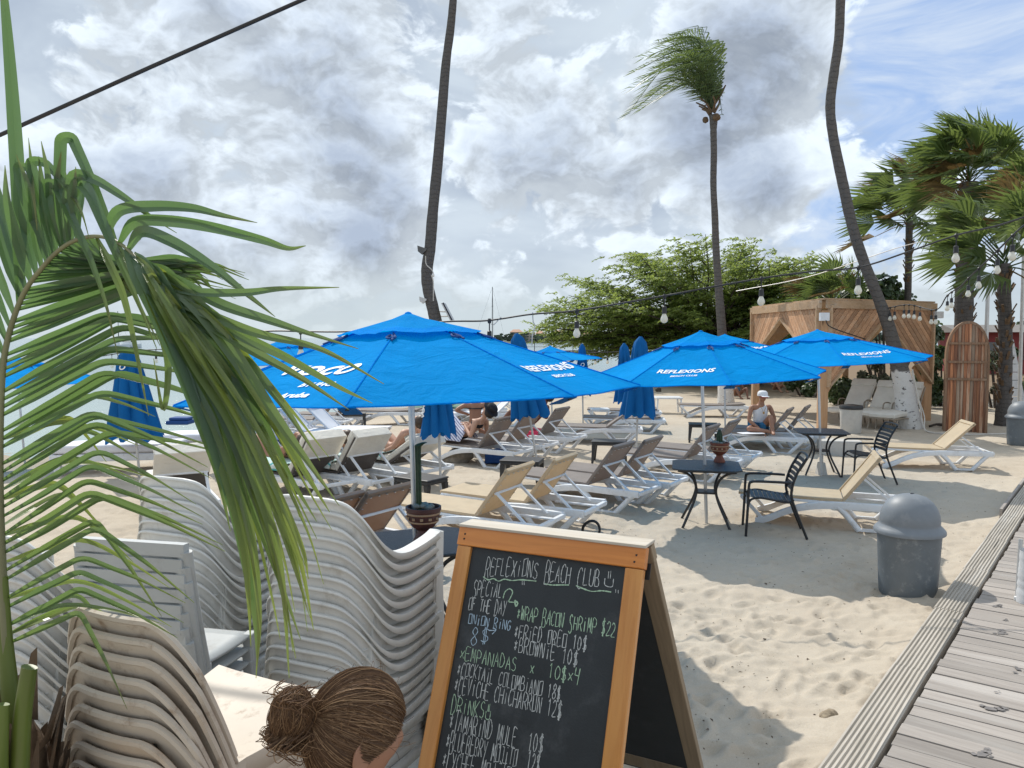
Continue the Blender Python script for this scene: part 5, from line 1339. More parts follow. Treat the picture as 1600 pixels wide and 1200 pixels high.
# second string near the gazebo, coming towards the camera
sp2 = [P(1384, 482, 19), P(1420, 476, 18.4), P(1462, 484, 17.0), P(1480, 462, 16), P(1502, 446, 14.5), P(1518, 430, 13), P(1545, 405, 11.5), P(1562, 388, 10.5), P(1600, 352, 9.5), P(1640, 330, 9)]
b2 = [P(1394, 481, 18.9), P(1402, 479, 18.8), P(1412, 477, 18.6), P(1420, 476, 18.4), P(1430, 478, 18.2), P(1439, 480, 17.8), P(1453, 482, 17.3), P(1464, 483, 17), P(1479, 463, 16.0), P(1486, 458, 15.5), P(1514, 434, 13.3), P(1532, 418, 12.2), P(1561, 389, 10.6), P(1586, 366, 9.9)]
string_light(sp2, b2, 'string light with many bulbs climbing from the gazebo corner to the right edge', 1.25, .012, .12)
sp3 = [P(60, 575, 26), P(180, 553, 26), P(246, 546, 26), P(330, 549, 26), P(480, 556, 27), P(900, 548, 30), P(920, 551, 30), P(980, 549, 30)]
string_light(sp3, [P(246, 546, 26), P(171, 553, 26), P(120, 563, 26), P(877, 549, 30), P(929, 551, 30), P(951, 550, 30)], 'low far string light with dark bulbs strung before the water', 1.6, .016, .2)
k = MB(); k.tube([P(-80, 246, 4.2), P(0, 211, 4.2), P(235, 105, 4.2), P(472, 0, 4.2), P(580, -48, 4.2)], .0112, 8); tag(k.build('power_cable', MT['dark_cord'], None, smooth=60), 'thick black cable crossing the upper left sky', 'cable')
k = MB(); k.tube(spline([P(1150, 455, 26), P(1265, 432, 24), P(1410, 385, 22), P(1480, 372, 21)], 20), .012, 5); tag(k.build('wire', MT['white_pole'], None), 'thin pale wire between slim palm and fan palms', 'wire')
for pts, lab in (((P(832, 488, D_), P(833, 502, D_), P(836, 510, D_), P(832, 522, D_), P(831, 540, D_)), 'white cord end dangling from the long string light left of its second bulb'),
                 ((P(783, 495, D_), P(777, 502, D_), P(771, 508, D_)), 'pale tie tab sticking out of the string light near the sailboat mast')):
    k = MB(); k.tube(spline(pts, 14), .006, 5); tag(k.build('cord', MT['hose'], None), lab, 'cord')
# lamps and solar panel on the first palm
Y1 = PALM1[1].y
MT['lamp_grey'] = pm('lamp_grey', (.10, .10, .10), .5, .1, 8); MT['solar'] = pm('solar', (.02, .025, .04), .2, .1, 4)
def palm_lamp(px, py, s, label, mt):
    c = P(px, py, Y1-.1); e = empty('flood_lamp', c, 0, label, 'lamp')
    k = MB(); k.prism([(-.22*s, .16*s), (-.20*s, -.05*s), (-.06*s, -.16*s), (.10*s, -.02*s), (.12*s, .05*s)], -.12*s, .12*s); k.build('housing', MT[mt], e, bevel=.01)
    k = MB(); k.bar((.08*s, 0, 0), (.30*s, 0, 0), .05, .05); k.build('bracket', MT['black_metal'], e)
palm_lamp(662, 391, .75, 'dark flood lamp on the left of the nearest palm trunk, upper one', 'lamp_grey')
palm_lamp(663, 469, .62, 'small grey camera like lamp on the left of the nearest palm trunk, lower one', 'white_pole')
a, b = P(694, 474, Y1), P(708, 501, Y1); e = empty('solar_panel', (a+b)/2, 0, 'tilted small solar panel on brackets right of the nearest palm trunk', 'solar panel'); d = (b-a)/2; k = MB(); k.bar(-d, d, .75, .04, up=(1, 0, .5)); k.build('panel', MT['solar'], e); 
k = MB(); k.bar(-d*1.04+Vector((-.03, 0, -.02)), d*1.04+Vector((-.03, 0, -.02)), .80, .03, up=(1, 0, .5)); k.build('frame', MT['white_pole'], e)
k = MB(); k.tube([(-.02, 0, 0), (-.36, 0, .02)], .02, 5); k.tube([(.05, 0, -.12), (-.28, 0, -.12)], .02, 5); k.build('bracket', MT['white_pole'], e)
k = MB(); k.tube(spline([P(665, 400, Y1-.3), P(666, 413, Y1-.3), P(675, 422, Y1-.35), P(678, 432, Y1-.35), P(674, 430, Y1-.35), P(677, 440, Y1-.33), P(677, 470, Y1-.32)], 24), .014, 5); tag(k.build('rope', MT['hose'], None), 'pale rope loop tied to the nearest palm trunk below its lamp', 'rope')
# white post at the right edge, on the boardwalk
q = G(1612, 942, DECK_Z); e = empty('white_post', (q.x, q.y, DECK_Z), 0, 'white painted stout post standing on the boardwalk at right edge', 'post')
k = MB(); trunk_tube([(0, 0, 0), (0, 0, .2), (.0, 0, .42)], [.10, .10, .095], 20, 20, .05, 3).build('body', MT['sign_white'], e, smooth=60)
q = G(1589, 938, DECK_Z); k = MB(); k.tube([(q.x, q.y, DECK_Z), (q.x+.03, q.y+.03, .64)], .016, 8); k.lathe([(.024, 0), (.024, .03), (.016, .035)], 10, (q.x, q.y, DECK_Z)); tag(k.build('rod', MT['white_pole'], None, smooth=60), 'slim pale rod standing against the white post on the boardwalk', 'rod')
# ------------------------------------------------------------------ stacked plastic chairs
MT['resin'] = pm('resin', (.66, .655, .625), .45, .07, 3, dirt=((.36, .32, .26), 9, .5), stretch=(1, 1, .6), isl=.05)
MT['resin_dirty'] = pm('resin_dirty', (.54, .47, .385), .55, .06, 5, dirt=((.24, .15, .085), 15, .85), col2=(.50, .40, .30), isl=.05)
def resin_armchair():
    e = empty('plastic_chair'); tag(e, 'x', 'chair'); m = MT['resin']
    half = [(.27, -.285, .662, 0), (.20, -.292, .652, 0), (.10, -.294, .642, 0), (.0, -.290, .636, .05), (-.07, -.282, .648, .2), (-.125, -.268, .69, .5), (-.17, -.248, .755, .8), (-.21, -.222, .82, 1), (-.240, -.180, .868, 1), (-.258, -.12, .886, 1), (-.268, -.05, .891, 1)]
    full = half+[(x, -y, z, f) for x, y, z, f in reversed(half)]
    sp = spline(full, 64); rows = []
    for i, q in enumerate(sp):
        x, y, z, f = q; f = min(1, max(0, f)); a = sp[max(0, i-1)]; b = sp[min(63, i+1)]
        t = Vector((b[0]-a[0], b[1]-a[1], 0)).normalized(); o = Vector((-t.y, t.x, 0)); o = -o if o.dot(Vector((x+.02, y, 0))) < 0 else o
        c = Vector((x, y, z)); bx = .085*f; bot = Vector((x+bx, y*(1-.08*f), lerp(z-.055, .415, f)))
        arm = 1-f
        mid = c.lerp(bot, .5)-o*(-.012*f)
        rows.append([c+o*(.010+.022*arm)+Vector((0, 0, -.011-.020*arm)), c+o*(.009+.022*arm)+Vector((0, 0, -.003)), c+o*.006+Vector((0, 0, .0)), c-o*(.002+.02*arm), c-o*(.004+.028*arm)+Vector((0, 0, -.010)), mid-o*.014*arm, bot-o*.02*arm])
    k = MB(); k.grid(rows); k.build('backrest', m, e, smooth=60, solid=.005)
    k = MB(); rows = []
    for u in np.linspace(0, 1, 14):
        x = lerp(-.20, .27, u); z = .42+.012*u-.018*math.sin(math.pi*u)-(.045*max(0, (u-.88)/.12)**2)
        rows.append([(x-.01*(2*v-1)**2, (-.235-.03*u)*(1-2*v)*1.0, z+.012*abs(2*v-1)**3) for v in np.linspace(0, 1, 9)])
    k.grid(rows)
    for s in (-1, 1): k.grid([[(lerp(-.18, .27, u), s*(.235+.03*u), .43), (lerp(-.18, .27, u), s*(.24+.03*u), .375)] for u in np.linspace(0, 1, 6)])
    k.build('seat', m, e, smooth=50, solid=.007)
    for s in (-1, 1):
        k = MB(); rows = []
        for (x, y, z, wd) in ((.285, .318, .655, .062), (.285, .312, .42, .062), (.295, .315, .2, .052), (.305, .32, 0, .042)):
            rows.append([(x-wd, s*y, z), (x, s*y, z), (x, s*(y-wd), z)])
        k.grid(rows); k.build('leg', m, e, solid=.008)
        k = MB(); rows = []
        for (x, y, z, wd) in ((-.16, .25, .43, .07), (-.205, .262, .2, .056), (-.25, .275, 0, .042)):
            rows.append([(x+wd, s*y, z), (x, s*y, z), (x, s*(y-wd), z)])
        k.grid(rows); k.build('leg', m, e, solid=.008)
    return e
MT['resin_grey'] = pm('resin_grey', (.40, .42, .42), .5, .06, 5, dirt=((.22, .2, .17), 9, .5), isl=.06)
def slat_chair():
    e = empty('plastic_chair'); tag(e, 'x', 'chair'); m = MT['resin_grey']
    k = MB()
    for s in (-1, 1): k.tube(spline([(-.19, s*.21, .42), (-.25, s*.215, .65), (-.29, s*.215, .88)], 10), .02, 8, 1.5)
    k.build('back_frame', m, e, smooth=50)
    k = MB()
    for i in range(6):
        z = .47+.074*i; x = float(np.interp(z, (.42, .65, .88), (-.19, -.25, -.29)))
        k.grid([[(x-.012*(1-(2*v-1)**2)+dx, -.20+.40*v, z+dz) for v in np.linspace(0, 1, 8)] for dx, dz in ((.004, -.022), (-.004, .022))])
    k.box((-.292, 0, .885), (.025, .44, .04)); k.build('backrest', m, e, solid=.01)
    k = MB(); k.grid([[(x, y, .43-.012*math.sin((x+.2)/.45*math.pi)) for y in np.linspace(-.22, .22, 7)] for x in np.linspace(-.19, .13, 8)]); k.build('seat', m, e, smooth=50, solid=.012)
    for s in (-1, 1):
        k = MB(); k.bar((.12, s*.21, .43), (.15, s*.225, 0), .045, .045); k.build('leg', m, e, bevel=.006)
        k = MB(); k.bar((-.19, s*.21, .43), (-.25, s*.22, 0), .045, .045); k.build('leg', m, e, bevel=.006)
    return e
def side_chair():
    e = empty('plastic_chair'); tag(e, 'x', 'chair'); m = MT['resin_dirty']; k = MB(); nu, nv = 28, 22; vs = []; fs = []
    for j in range(nv+1):
        v = j/nv
        for i in range(nu+1):
            u = 2*i/nu-1; hw = .225*(1-.04*v); top = .385*(1-.30*max(0, abs(u)-.45)**2/.30)
            z = .43+top*v; x = -.19-.085*v-.02*v*v+.055*abs(u)**2.4
            vs.append((x, u*hw, z))
    for j in range(nv):
        for i in range(nu):
            if (17 <= j <= 18 and i in (7, 9, 11, 16, 18, 20)) or (10 <= j <= 12 and i in (7, 9, 18, 20)): continue
            a = j*(nu+1)+i; fs.append((a, a+1, a+nu+2, a+nu+1))
    k.add(vs, fs)
    # rolled rim round the back
    rim = [(-.19, -.228, .43)]+[vs[j*(nu+1)] for j in range(2, nv)]+[vs[nv*(nu+1)+i] for i in range(nu+1)]+[vs[j*(nu+1)+nu] for j in range(nv-1, 1, -1)]
    k.tube([Vector(p)+Vector((-.004, 0, 0)) for p in rim[1:]], .0058, 6)
    k.build('backrest', m, e, smooth=40, solid=.007)
    k = MB(); rows = []
    for u in np.linspace(0, 1, 16):
        x = lerp(-.19, .25, u); hw = .205+.02*u; z = .43-.022*math.sin(math.pi*u)+.01*u
        rows.append([(x, s*hw, z+dz) for s, dz in ((-1.02, -.05), (-1.0, 0), (-.7, -.006), (0, -.010), (.7, -.006), (1, 0), (1.02, -.05))])
    rows.append([(p[0]+.012, p[1], p[2]-.05) for p in rows[-1]])
    k.grid(rows); k.build('seat', m, e, smooth=45, solid=.007)
    for s in (-1, 1):
        k = MB(); k.grid([[(x-wd, s*y, z), (x, s*y, z), (x, s*(y-wd), z)] for x, y, z, wd in ((.255, .23, .42, .07), (.27, .235, .2, .055), (.285, .24, 0, .04))]); k.build('leg', m, e, solid=.008)
        k = MB(); k.grid([[(x+wd, s*y, z), (x, s*y, z), (x, s*(y-wd), z)] for x, y, z, wd in ((-.185, .22, .43, .08), (-.22, .23, .2, .055), (-.26, .24, 0, .04))]); k.build('leg', m, e, solid=.008)
    return e
def stack(key, f, x, y, head, n, dz, top_label, mid_label, group, z0=0.0, dx=.003, lean=0.0):
    rr = random.Random(n*7+int(abs(x)*100))
    for i in range(n):
        hx = math.cos(R(head)); hy = math.sin(R(head))
        place(key, f, (x+hx*dx*i+rr.uniform(-.007, .007)+lean*i, y+hy*dx*i+rr.uniform(-.004, .004), z0+dz*i), R(head+rr.uniform(-1.8, 1.8)), top_label if i == n-1 else mid_label, group)
stack('armchair_resin', resin_armchair, -.74, 3.27, 66, 15, .0515, 'topmost grey resin armchair of the widest stack left of the chalkboard', 'grey resin armchair below the top one in the widest stack left of the chalkboard', 'resin armchairs stacked left of the chalkboard')
stack('armchair_resin', resin_armchair, -1.58, 3.88, 68, 14, .053, 'topmost grey resin armchair of the tallest rear stack behind the palm leaflets', 'grey resin armchair lower down in the tallest rear stack behind the palm leaflets', 'resin armchairs in the rear stack')
stack('armchair_resin', resin_armchair, -1.95, 3.08, 74, 13, .052, 'topmost grey resin armchair of the stack at the left edge', 'grey resin armchair lower down in the stack at the left edge', 'resin armchairs stacked at the left edge')
stack('chair_slat', slat_chair, -1.32, 2.98, 78, 12, .054, 'topmost slatted back plastic chair, tilted among the other stacks', 'slatted back plastic chair lower down among the other stacks', 'slatted chairs stacked', .02)
stack('chair_side', side_chair, -.835, 1.985, 66, 18, .046, 'topmost dirty cream armless plastic chair with its stained seat showing', 'dirty cream armless plastic chair lower down in the front stack', 'dirty armless chairs in the front stack')

# ------------------------------------------------------------------ chalkboard A-frame
MT['orange_wood'] = wood('orange_wood', (.58, .225, .045), (.76, .35, .09), .38, 2, 6, (.40, .26, .14), .10, .25, .25)
MT['orange_wood_h'] = wood('orange_wood_h', (.60, .19, .028), (.78, .29, .055), .38, 0, 6, (.42, .22, .08), .10, .25, .25)
MT['worn_wood'] = wood('worn_wood', (.26, .195, .125), (.38, .29, .19), .8, 2, 6, (.34, .31, .28), .10)
MT['sunlit_top_wood'] = wood('sunlit_top_wood', (.55, .48, .38), (.70, .65, .56), .7, 0, 6)  # pale tone stands in for sunlight on the chalkboard's top edge
MT['slate'] = pm('slate', (.022, .027, .031), .62, .15, 5, bump=.15, bscale=120, dirt=((.075, .082, .088), 4, .7))
MT['chalk'] = pm('chalk', (.52, .54, .53), .95, .1, 80); MT['chalk_green'] = pm('chalk_green', (.40, .56, .40), .95, .1, 80); MT['chalk_blue'] = pm('chalk_blue', (.42, .55, .66), .95, .1, 80)
GL = {'A': '0,0 .5,1 1,0|.2,.4 .8,.4', 'B': '0,0 0,1 .7,.95 .8,.75 .6,.55 0,.52|.6,.55 1,.35 .9,.05 0,0', 'C': '.95,.85 .6,1 .2,.85 0,.5 .15,.12 .55,0 .95,.12', 'D': '0,0 0,1 .55,.9 .95,.5 .6,.08 0,0', 'E': '.9,1 0,1 0,0 .95,0|0,.52 .7,.52', 'F': '.9,1 0,1 0,0|0,.52 .7,.52',
      'G': '.95,.85 .6,1 .15,.8 0,.4 .3,0 .85,.08 .9,.45 .5,.42', 'H': '0,1 0,0|1,1 1,0|0,.5 1,.5', 'I': '.5,.72 .5,0|.5,.95 .55,1', 'J': '.8,1 .8,.2 .5,0 .1,.15|.4,1 1,1', 'K': '0,1 0,0|.9,1 .05,.45 .95,0', 'L': '0,1 0,0 .9,0', 'M': '0,0 .1,1 .5,.3 .9,1 1,0', 'N': '0,0 .05,1 .9,0 1,1',
      'O': '0,.95 .95,1 1,.05 .05,0 0,.95', 'P': '0,0 0,1 .8,.95 .95,.7 .7,.48 0,.45', 'Q': '0,.9 .9,1 1,.1 .1,0 0,.9|.6,.3 1,-.1', 'R': '0,0 0,1 .75,.95 .9,.72 .6,.5 0,.46|.4,.48 1,0', 'S': '.9,.88 .5,1 .1,.82 .25,.58 .8,.42 .9,.15 .5,0 .05,.1', 'T': '0,1 1,1|.5,1 .5,0', 'U': '0,1 .05,.15 .5,0 .9,.15 1,1', 'V': '0,1 .5,0 1,1', 'W': '0,1 .25,0 .5,.8 .75,0 1,1', 'X': '0,1 1,0|1,1 0,0',
      'Y': '0,1 .5,.45|1,1 .3,-.15', '0': '.4,1 .05,.7 .05,.25 .45,0 .9,.3 .85,.75 .4,1', '1': '.2,.8 .5,1 .5,0', '2': '.05,.8 .4,1 .85,.8 .7,.45 .05,0 1,.02', '4': '.1,1 .0,.5 .9,.5|.85,1 .7,-.1', '8': '.5,.52 .1,.75 .45,1 .85,.78 .5,.52 .05,.25 .45,0 .95,.22 .5,.52', '$': '.9,.85 .5,.95 .1,.78 .3,.55 .8,.42 .9,.18 .5,.05 .05,.15|.42,1.1 .40,-.1|.62,1.1 .60,-.1',
      '*': '.2,.65 .8,.25|.8,.7 .2,.2|.5,.8 .5,.1', 'x': '.1,.6 .9,.1|.9,.65 .1,.1', ':': '.0,.45 .12,.02 .95,.0 1,.5|.4,.9 .4,.45|.65,.95 .65,.45', '>': '0,.5 .9,.5|.6,.8 .95,.5 .6,.25', "'": '.3,1 .3,.8'}
def chalkboard():
    yaw, roll, W = .515, -.021, .817; TL = Vector((-.195, 3.245, 1.449)); wv = Vector((math.cos(yaw)*math.cos(roll), -math.sin(yaw)*math.cos(roll), -math.sin(roll))); TR = TL+wv*W; nh = Vector((-math.sin(yaw), -math.cos(yaw), 0))
    base = (TL+TR)/2; base.z = 0; e = empty('chalkboard', base, 0, 'wooden A frame chalkboard menu handwritten in chalk, standing right of the chair stacks', 'sign')
    def leaf(sg, mt_s, mt_h, nm):
        s = .389 if sg > 0 else .558; dn = nh*s*sg+Vector((0, 0, -1)); dn = dn-wv*dn.dot(wv); dn.normalize(); L = TL.z/-dn.z-.005; nrm = wv.cross(dn)*-1
        if nrm.dot(nh*sg) < 0: nrm = -nrm
        o = TL-base+nh*(.028*sg); q = lambda u, v, t=0: o+wv*u+dn*v+nrm*t
        rt = Matrix((wv, nrm, -dn)).transposed()
        def mem(u0, u1, v0, v1, t0, t1, name, mt, par, bv=.004):
            k = MB(); k.box((0, 0, 0), (u1-u0, t1-t0, v1-v0)); ob = k.build(name, mt, par, bevel=bv); ob.matrix_basis = Matrix.Translation(q((u0+u1)/2, (v0+v1)/2, (t0+t1)/2)) @ rt.to_4x4(); return ob
        pr = mem(.045, W-.045, .06, L-.16, -.012, 0, nm, MT['slate'], e, 0)
        mem(-.004, W+.004, -.005, .077, -.018, .019, 'top_rail', mt_h, e)
        mem(0, .066, .0785, L, -.016, .016, 'stile', mt_s, e); mem(W-.07, W, .0785, L, -.016, .016, 'stile', mt_s, e)
        mem(.086, W-.086, L-.26, L-.17, -.015, .015, 'bottom_rail', mt_h, e)
        return q, dn, nrm, pr
    q, dn, nrm, pr = leaf(1, MT['orange_wood'], MT['orange_wood_h'], 'blackboard')
    q2, dn2, n2, pr2 = leaf(-1, MT['worn_wood'], MT['worn_wood'], 'rear_board')
    k = MB(); a = q(W-.01, .10, .0)+wv*.016
    k.bar(q(W, .05, -.035)+wv*.002, q(W, .11, -.035)+wv*.002, .02, .004, up=nh); k.build('hinge', MT['black_metal'], e)
    k = MB()
    for u, v in ((.03, .03), (W-.03, .03), (W-.035, .055), (.03, .05)): 
        for t in range(1): k.lathe([(.0005, -.002), (.005, -.002), (.005, .002), (.0005, .0025)], 8, (0, 0, 0)) if False else k.box(q(u, v, .0195), (.007, .003, .007))
    k.build('screws', MT['black_metal'], e)
    k = MB(); k.box((0, 0, 0), (W+.01, .105, .012)); cp = k.build('top_cap', MT['sunlit_top_wood'], e, bevel=.003); cp.matrix_basis = Matrix.Translation((TL+TR)/2-base+Vector((0, 0, .012))) @ Matrix((wv, Vector((wv.y, -wv.x, 0)).normalized()*-1, wv.cross(Vector((wv.y, -wv.x, 0)).normalized()*-1))).transposed().to_4x4()  # added pale strip, sun on the top faces put into its colour
    # chalk writing, on the board
    org = Vector((0, 0, H)); p0 = base+q(0, 0, .0018)
    def BP(px, py): d = ray(px, py); t = (p0-org).dot(nrm)/d.dot(nrm); return org+d*t-base
    rr = random.Random(9); lines = []
    up = -dn
    def ribbon(k, pts, wd):
        pts = [Vector(p) for p in pts]; rows = []
        for i, p in enumerate(pts):
            t = (pts[min(i+1, len(pts)-1)]-pts[max(0, i-1)])
            if t.length < 1e-6: t = wv.copy()
            sd = t.normalized().cross(nrm); w2 = wd*rr.uniform(.45, 1.25)/2; rows.append([p-sd*w2, p+sd*w2])
        k.grid(rows)
    def write(s_, ax, ay, bx, by, hp, col, big=(), wd=.0031):
        A, B = BP(ax, ay), BP(bx, by); dd = (B-A); n = len(s_); cw = dd.length/n; dd.normalize(); hh = hp*((A+base-org).length)/F*.86
        kk = MB(); lines.append((kk, col))
        for i, ch in enumerate(s_):
            if ch == ' ' or ch not in GL: continue
            c = A+dd*(cw*(i+.08)); h1 = hh*(1.28 if i in big else 1.0)*rr.uniform(.92, 1.06); w1 = cw*.72*rr.uniform(.9, 1.1); dy = rr.uniform(-.04, .04)*hh-(hh*.25 if i in big else 0)
            for st in GL[ch].split('|'):
                pt = [tuple(map(float, z.split(','))) for z in st.split()]
                if ch == 'O' or len(pt) < 4: fine = []; [fine.extend([(lerp(a[0], b[0], u), lerp(a[1], b[1], u)) for u in (0, .33, .66)]) for a, b in zip(pt, pt[1:])]; fine.append(pt[-1])
                else: fine = [tuple(z) for z in spline(pt, 5*len(pt))]
                j1, j2 = rr.uniform(-.06, .06), rr.uniform(-.05, .05)
                ribbon(kk, [c+dd*(w1*(x+j1*y))+up*(h1*(y+j2*x)+dy) for x, y in fine], wd)
    def scrib(pts, col, wd=.0036): kk = MB(); lines.append((kk, col)); ribbon(kk, [BP(*p) for p in spline(pts, 6*len(pts))], wd)
    write('REFLEXIONS', 757, 897, 840, 904, 29, 'chalk', (0,)); write('BEACH', 850, 907, 891, 912, 30, 'chalk', (0,)); write('CLUB', 901, 913, 937, 917, 30, 'chalk', (0,)); write(':', 942, 915, 962, 918, 26, 'chalk')
    scrib([(755, 901), (763, 906), (771, 904), (779, 908), (788, 905), (800, 907), (815, 906), (838, 908)], 'chalk_green', .005); scrib([(850, 912), (862, 914), (875, 914), (889, 914)], 'chalk_green', .005); scrib([(900, 915), (912, 920), (925, 924), (940, 923), (955, 925)], 'chalk_green', .005); scrib([(816, 908), (816, 914)], 'chalk', .003); scrib([(819, 908), (819, 914)], 'chalk', .003); scrib([(962, 921), (962, 926)], 'chalk', .003); scrib([(966, 922), (966, 927)], 'chalk', .003)
    write('SPECIAL', 738, 929, 784, 935, 25, 'chalk', (0,)); scrib([(786, 935), (789, 925), (796, 920), (801, 925), (797, 935), (795, 940), (802, 941), (807, 942)], 'chalk_green', .0045); scrib([(804, 938), (809, 942), (806, 947), (804, 939)], 'chalk_green', .006)
    write('OF THE DAY', 731, 953, 790, 961, 21, 'chalk', (7,)); write('ONION RING', 731, 974, 798, 985, 16, 'chalk_blue'); write('8$', 734, 1003, 764, 1005, 24, 'chalk_blue', (0,)); scrib([(764, 985), (771, 985), (775, 984)], 'chalk_blue'); scrib([(770, 981), (775, 984), (769, 991)], 'chalk_blue')
    write('*WRAP BACON SHRIMP $22', 806, 967, 961, 996, 23, 'chalk_green', (6, 12)); write('*FRIED OREO 10$', 802, 997, 917, 1018, 23, 'chalk'); write('*BROWNIE 10$', 801, 1017, 903, 1041, 24, 'chalk'); 
    write('xEMPANADAS  x  10$x4', 717, 1030, 906, 1069, 22, 'chalk_green', ()); write('*COCKTAIL COLOMBIANO 18$', 713, 1054, 876, 1095, 22, 'chalk', (1,)); write('*CEVICHE CHICHARRON 12$', 708, 1080, 877, 1123, 25, 'chalk', (1,))
    write('DRINKS:', 704, 1111, 766, 1125, 24, 'chalk_green', (0,)); write('*TAMARIND MULE  10$', 700, 1139, 848, 1179, 28, 'chalk', (1, 10)); write('*BLUEBERRY MOJITO  12$', 695, 1169, 843, 1208, 27, 'chalk', (1,)); write('*LYCHEE MOJITO  12$', 689, 1199, 838, 1238, 27, 'chalk', (1,))
    for k, c in lines: k.build('chalk_line', MT[c], pr, norm=False).matrix_basis = pr.matrix_basis.inverted()
    return q
chalkboard()
# ------------------------------------------------------------------ young coconut palm in the foreground
def leaflet_mat():
    m = bpy.data.materials.new('coconut_leaflet'); m.use_nodes = True; t = m.node_tree; t.nodes.clear()
    out = N(t, 'ShaderNodeOutputMaterial'); b = N(t, 'ShaderNodeBsdfPrincipled'); tc = N(t, 'ShaderNodeTexCoord'); g = N(t, 'ShaderNodeNewGeometry')
    at = N(t, 'ShaderNodeAttribute'); at.attribute_name = 'along'
    sp = N(t, 'ShaderNodeSeparateXYZ'); Lk(t, at.outputs['Vector'], sp.inputs[0])      # x: along leaflet, y: yellowness
    c = MIX(t, g.outputs['Random Per Island'], (.050, .105, .062), (.085, .145, .082))
    c = MIX(t, MR(t, M_(t, 'ADD', sp.outputs[0], M_(t, 'MULTIPLY', NOISE(t, tc.outputs['Object'], 9, 4), .25)), .72, 1.15), c, (.22, .18, .05))
    c = MIX(t, sp.outputs[1], c, (.16, .21, .035))
    c = MIX(t, MR(t, NOISE(t, VM(t, 'MULTIPLY', tc.outputs['Object'], (30, 30, 30)), 3, 3), .45, .8, 0, .35), c, (.10, .14, .06))
    Lk(t, c, b.inputs['Base Color']); b.inputs['Roughness'].default_value = .30; b.inputs['Coat Weight'].default_value = .25; b.inputs['Coat Roughness'].default_value = .2; b.inputs['Specular IOR Level'].default_value = .8
    bp = N(t, 'ShaderNodeBump'); bp.inputs['Strength'].default_value = .25; bp.inputs['Distance'].default_value = .002
    wv = N(t, 'ShaderNodeTexWave'); wv.wave_type = 'BANDS'; wv.bands_direction = 'X'
    cm = N(t, 'ShaderNodeCombineXYZ'); Lk(t, sp.outputs[2], cm.inputs[0]); Lk(t, cm.outputs[0], wv.inputs['Vector']); wv.inputs['Scale'].default_value = 5
    Lk(t, wv.outputs['Fac'], bp.inputs['Height']); Lk(t, bp.outputs[0], b.inputs['Normal'])
    tr = N(t, 'ShaderNodeBsdfTranslucent'); Lk(t, MIX(t, sp.outputs[1], (.17, .32, .08), (.40, .48, .07)), tr.inputs[0])
    mx = N(t, 'ShaderNodeMixShader'); mx.inputs[0].default_value = .36; Lk(t, b.outputs[0], mx.inputs[1]); Lk(t, tr.outputs[0], mx.inputs[2]); Lk(t, mx.outputs[0], out.inputs[0]); return m
MT['leaflet'] = leaflet_mat(); MT['rachis'] = pm('rachis', (.19, .19, .10), .5, .2, 10, stretch=(1, 1, .2)); MT['petiole'] = pm('petiole', (.085, .12, .018), .4, .2, 6, stretch=(1, 1, .15), dirt=((.10, .07, .03), 9, .5))
CAMP = Vector((0, 0, H))
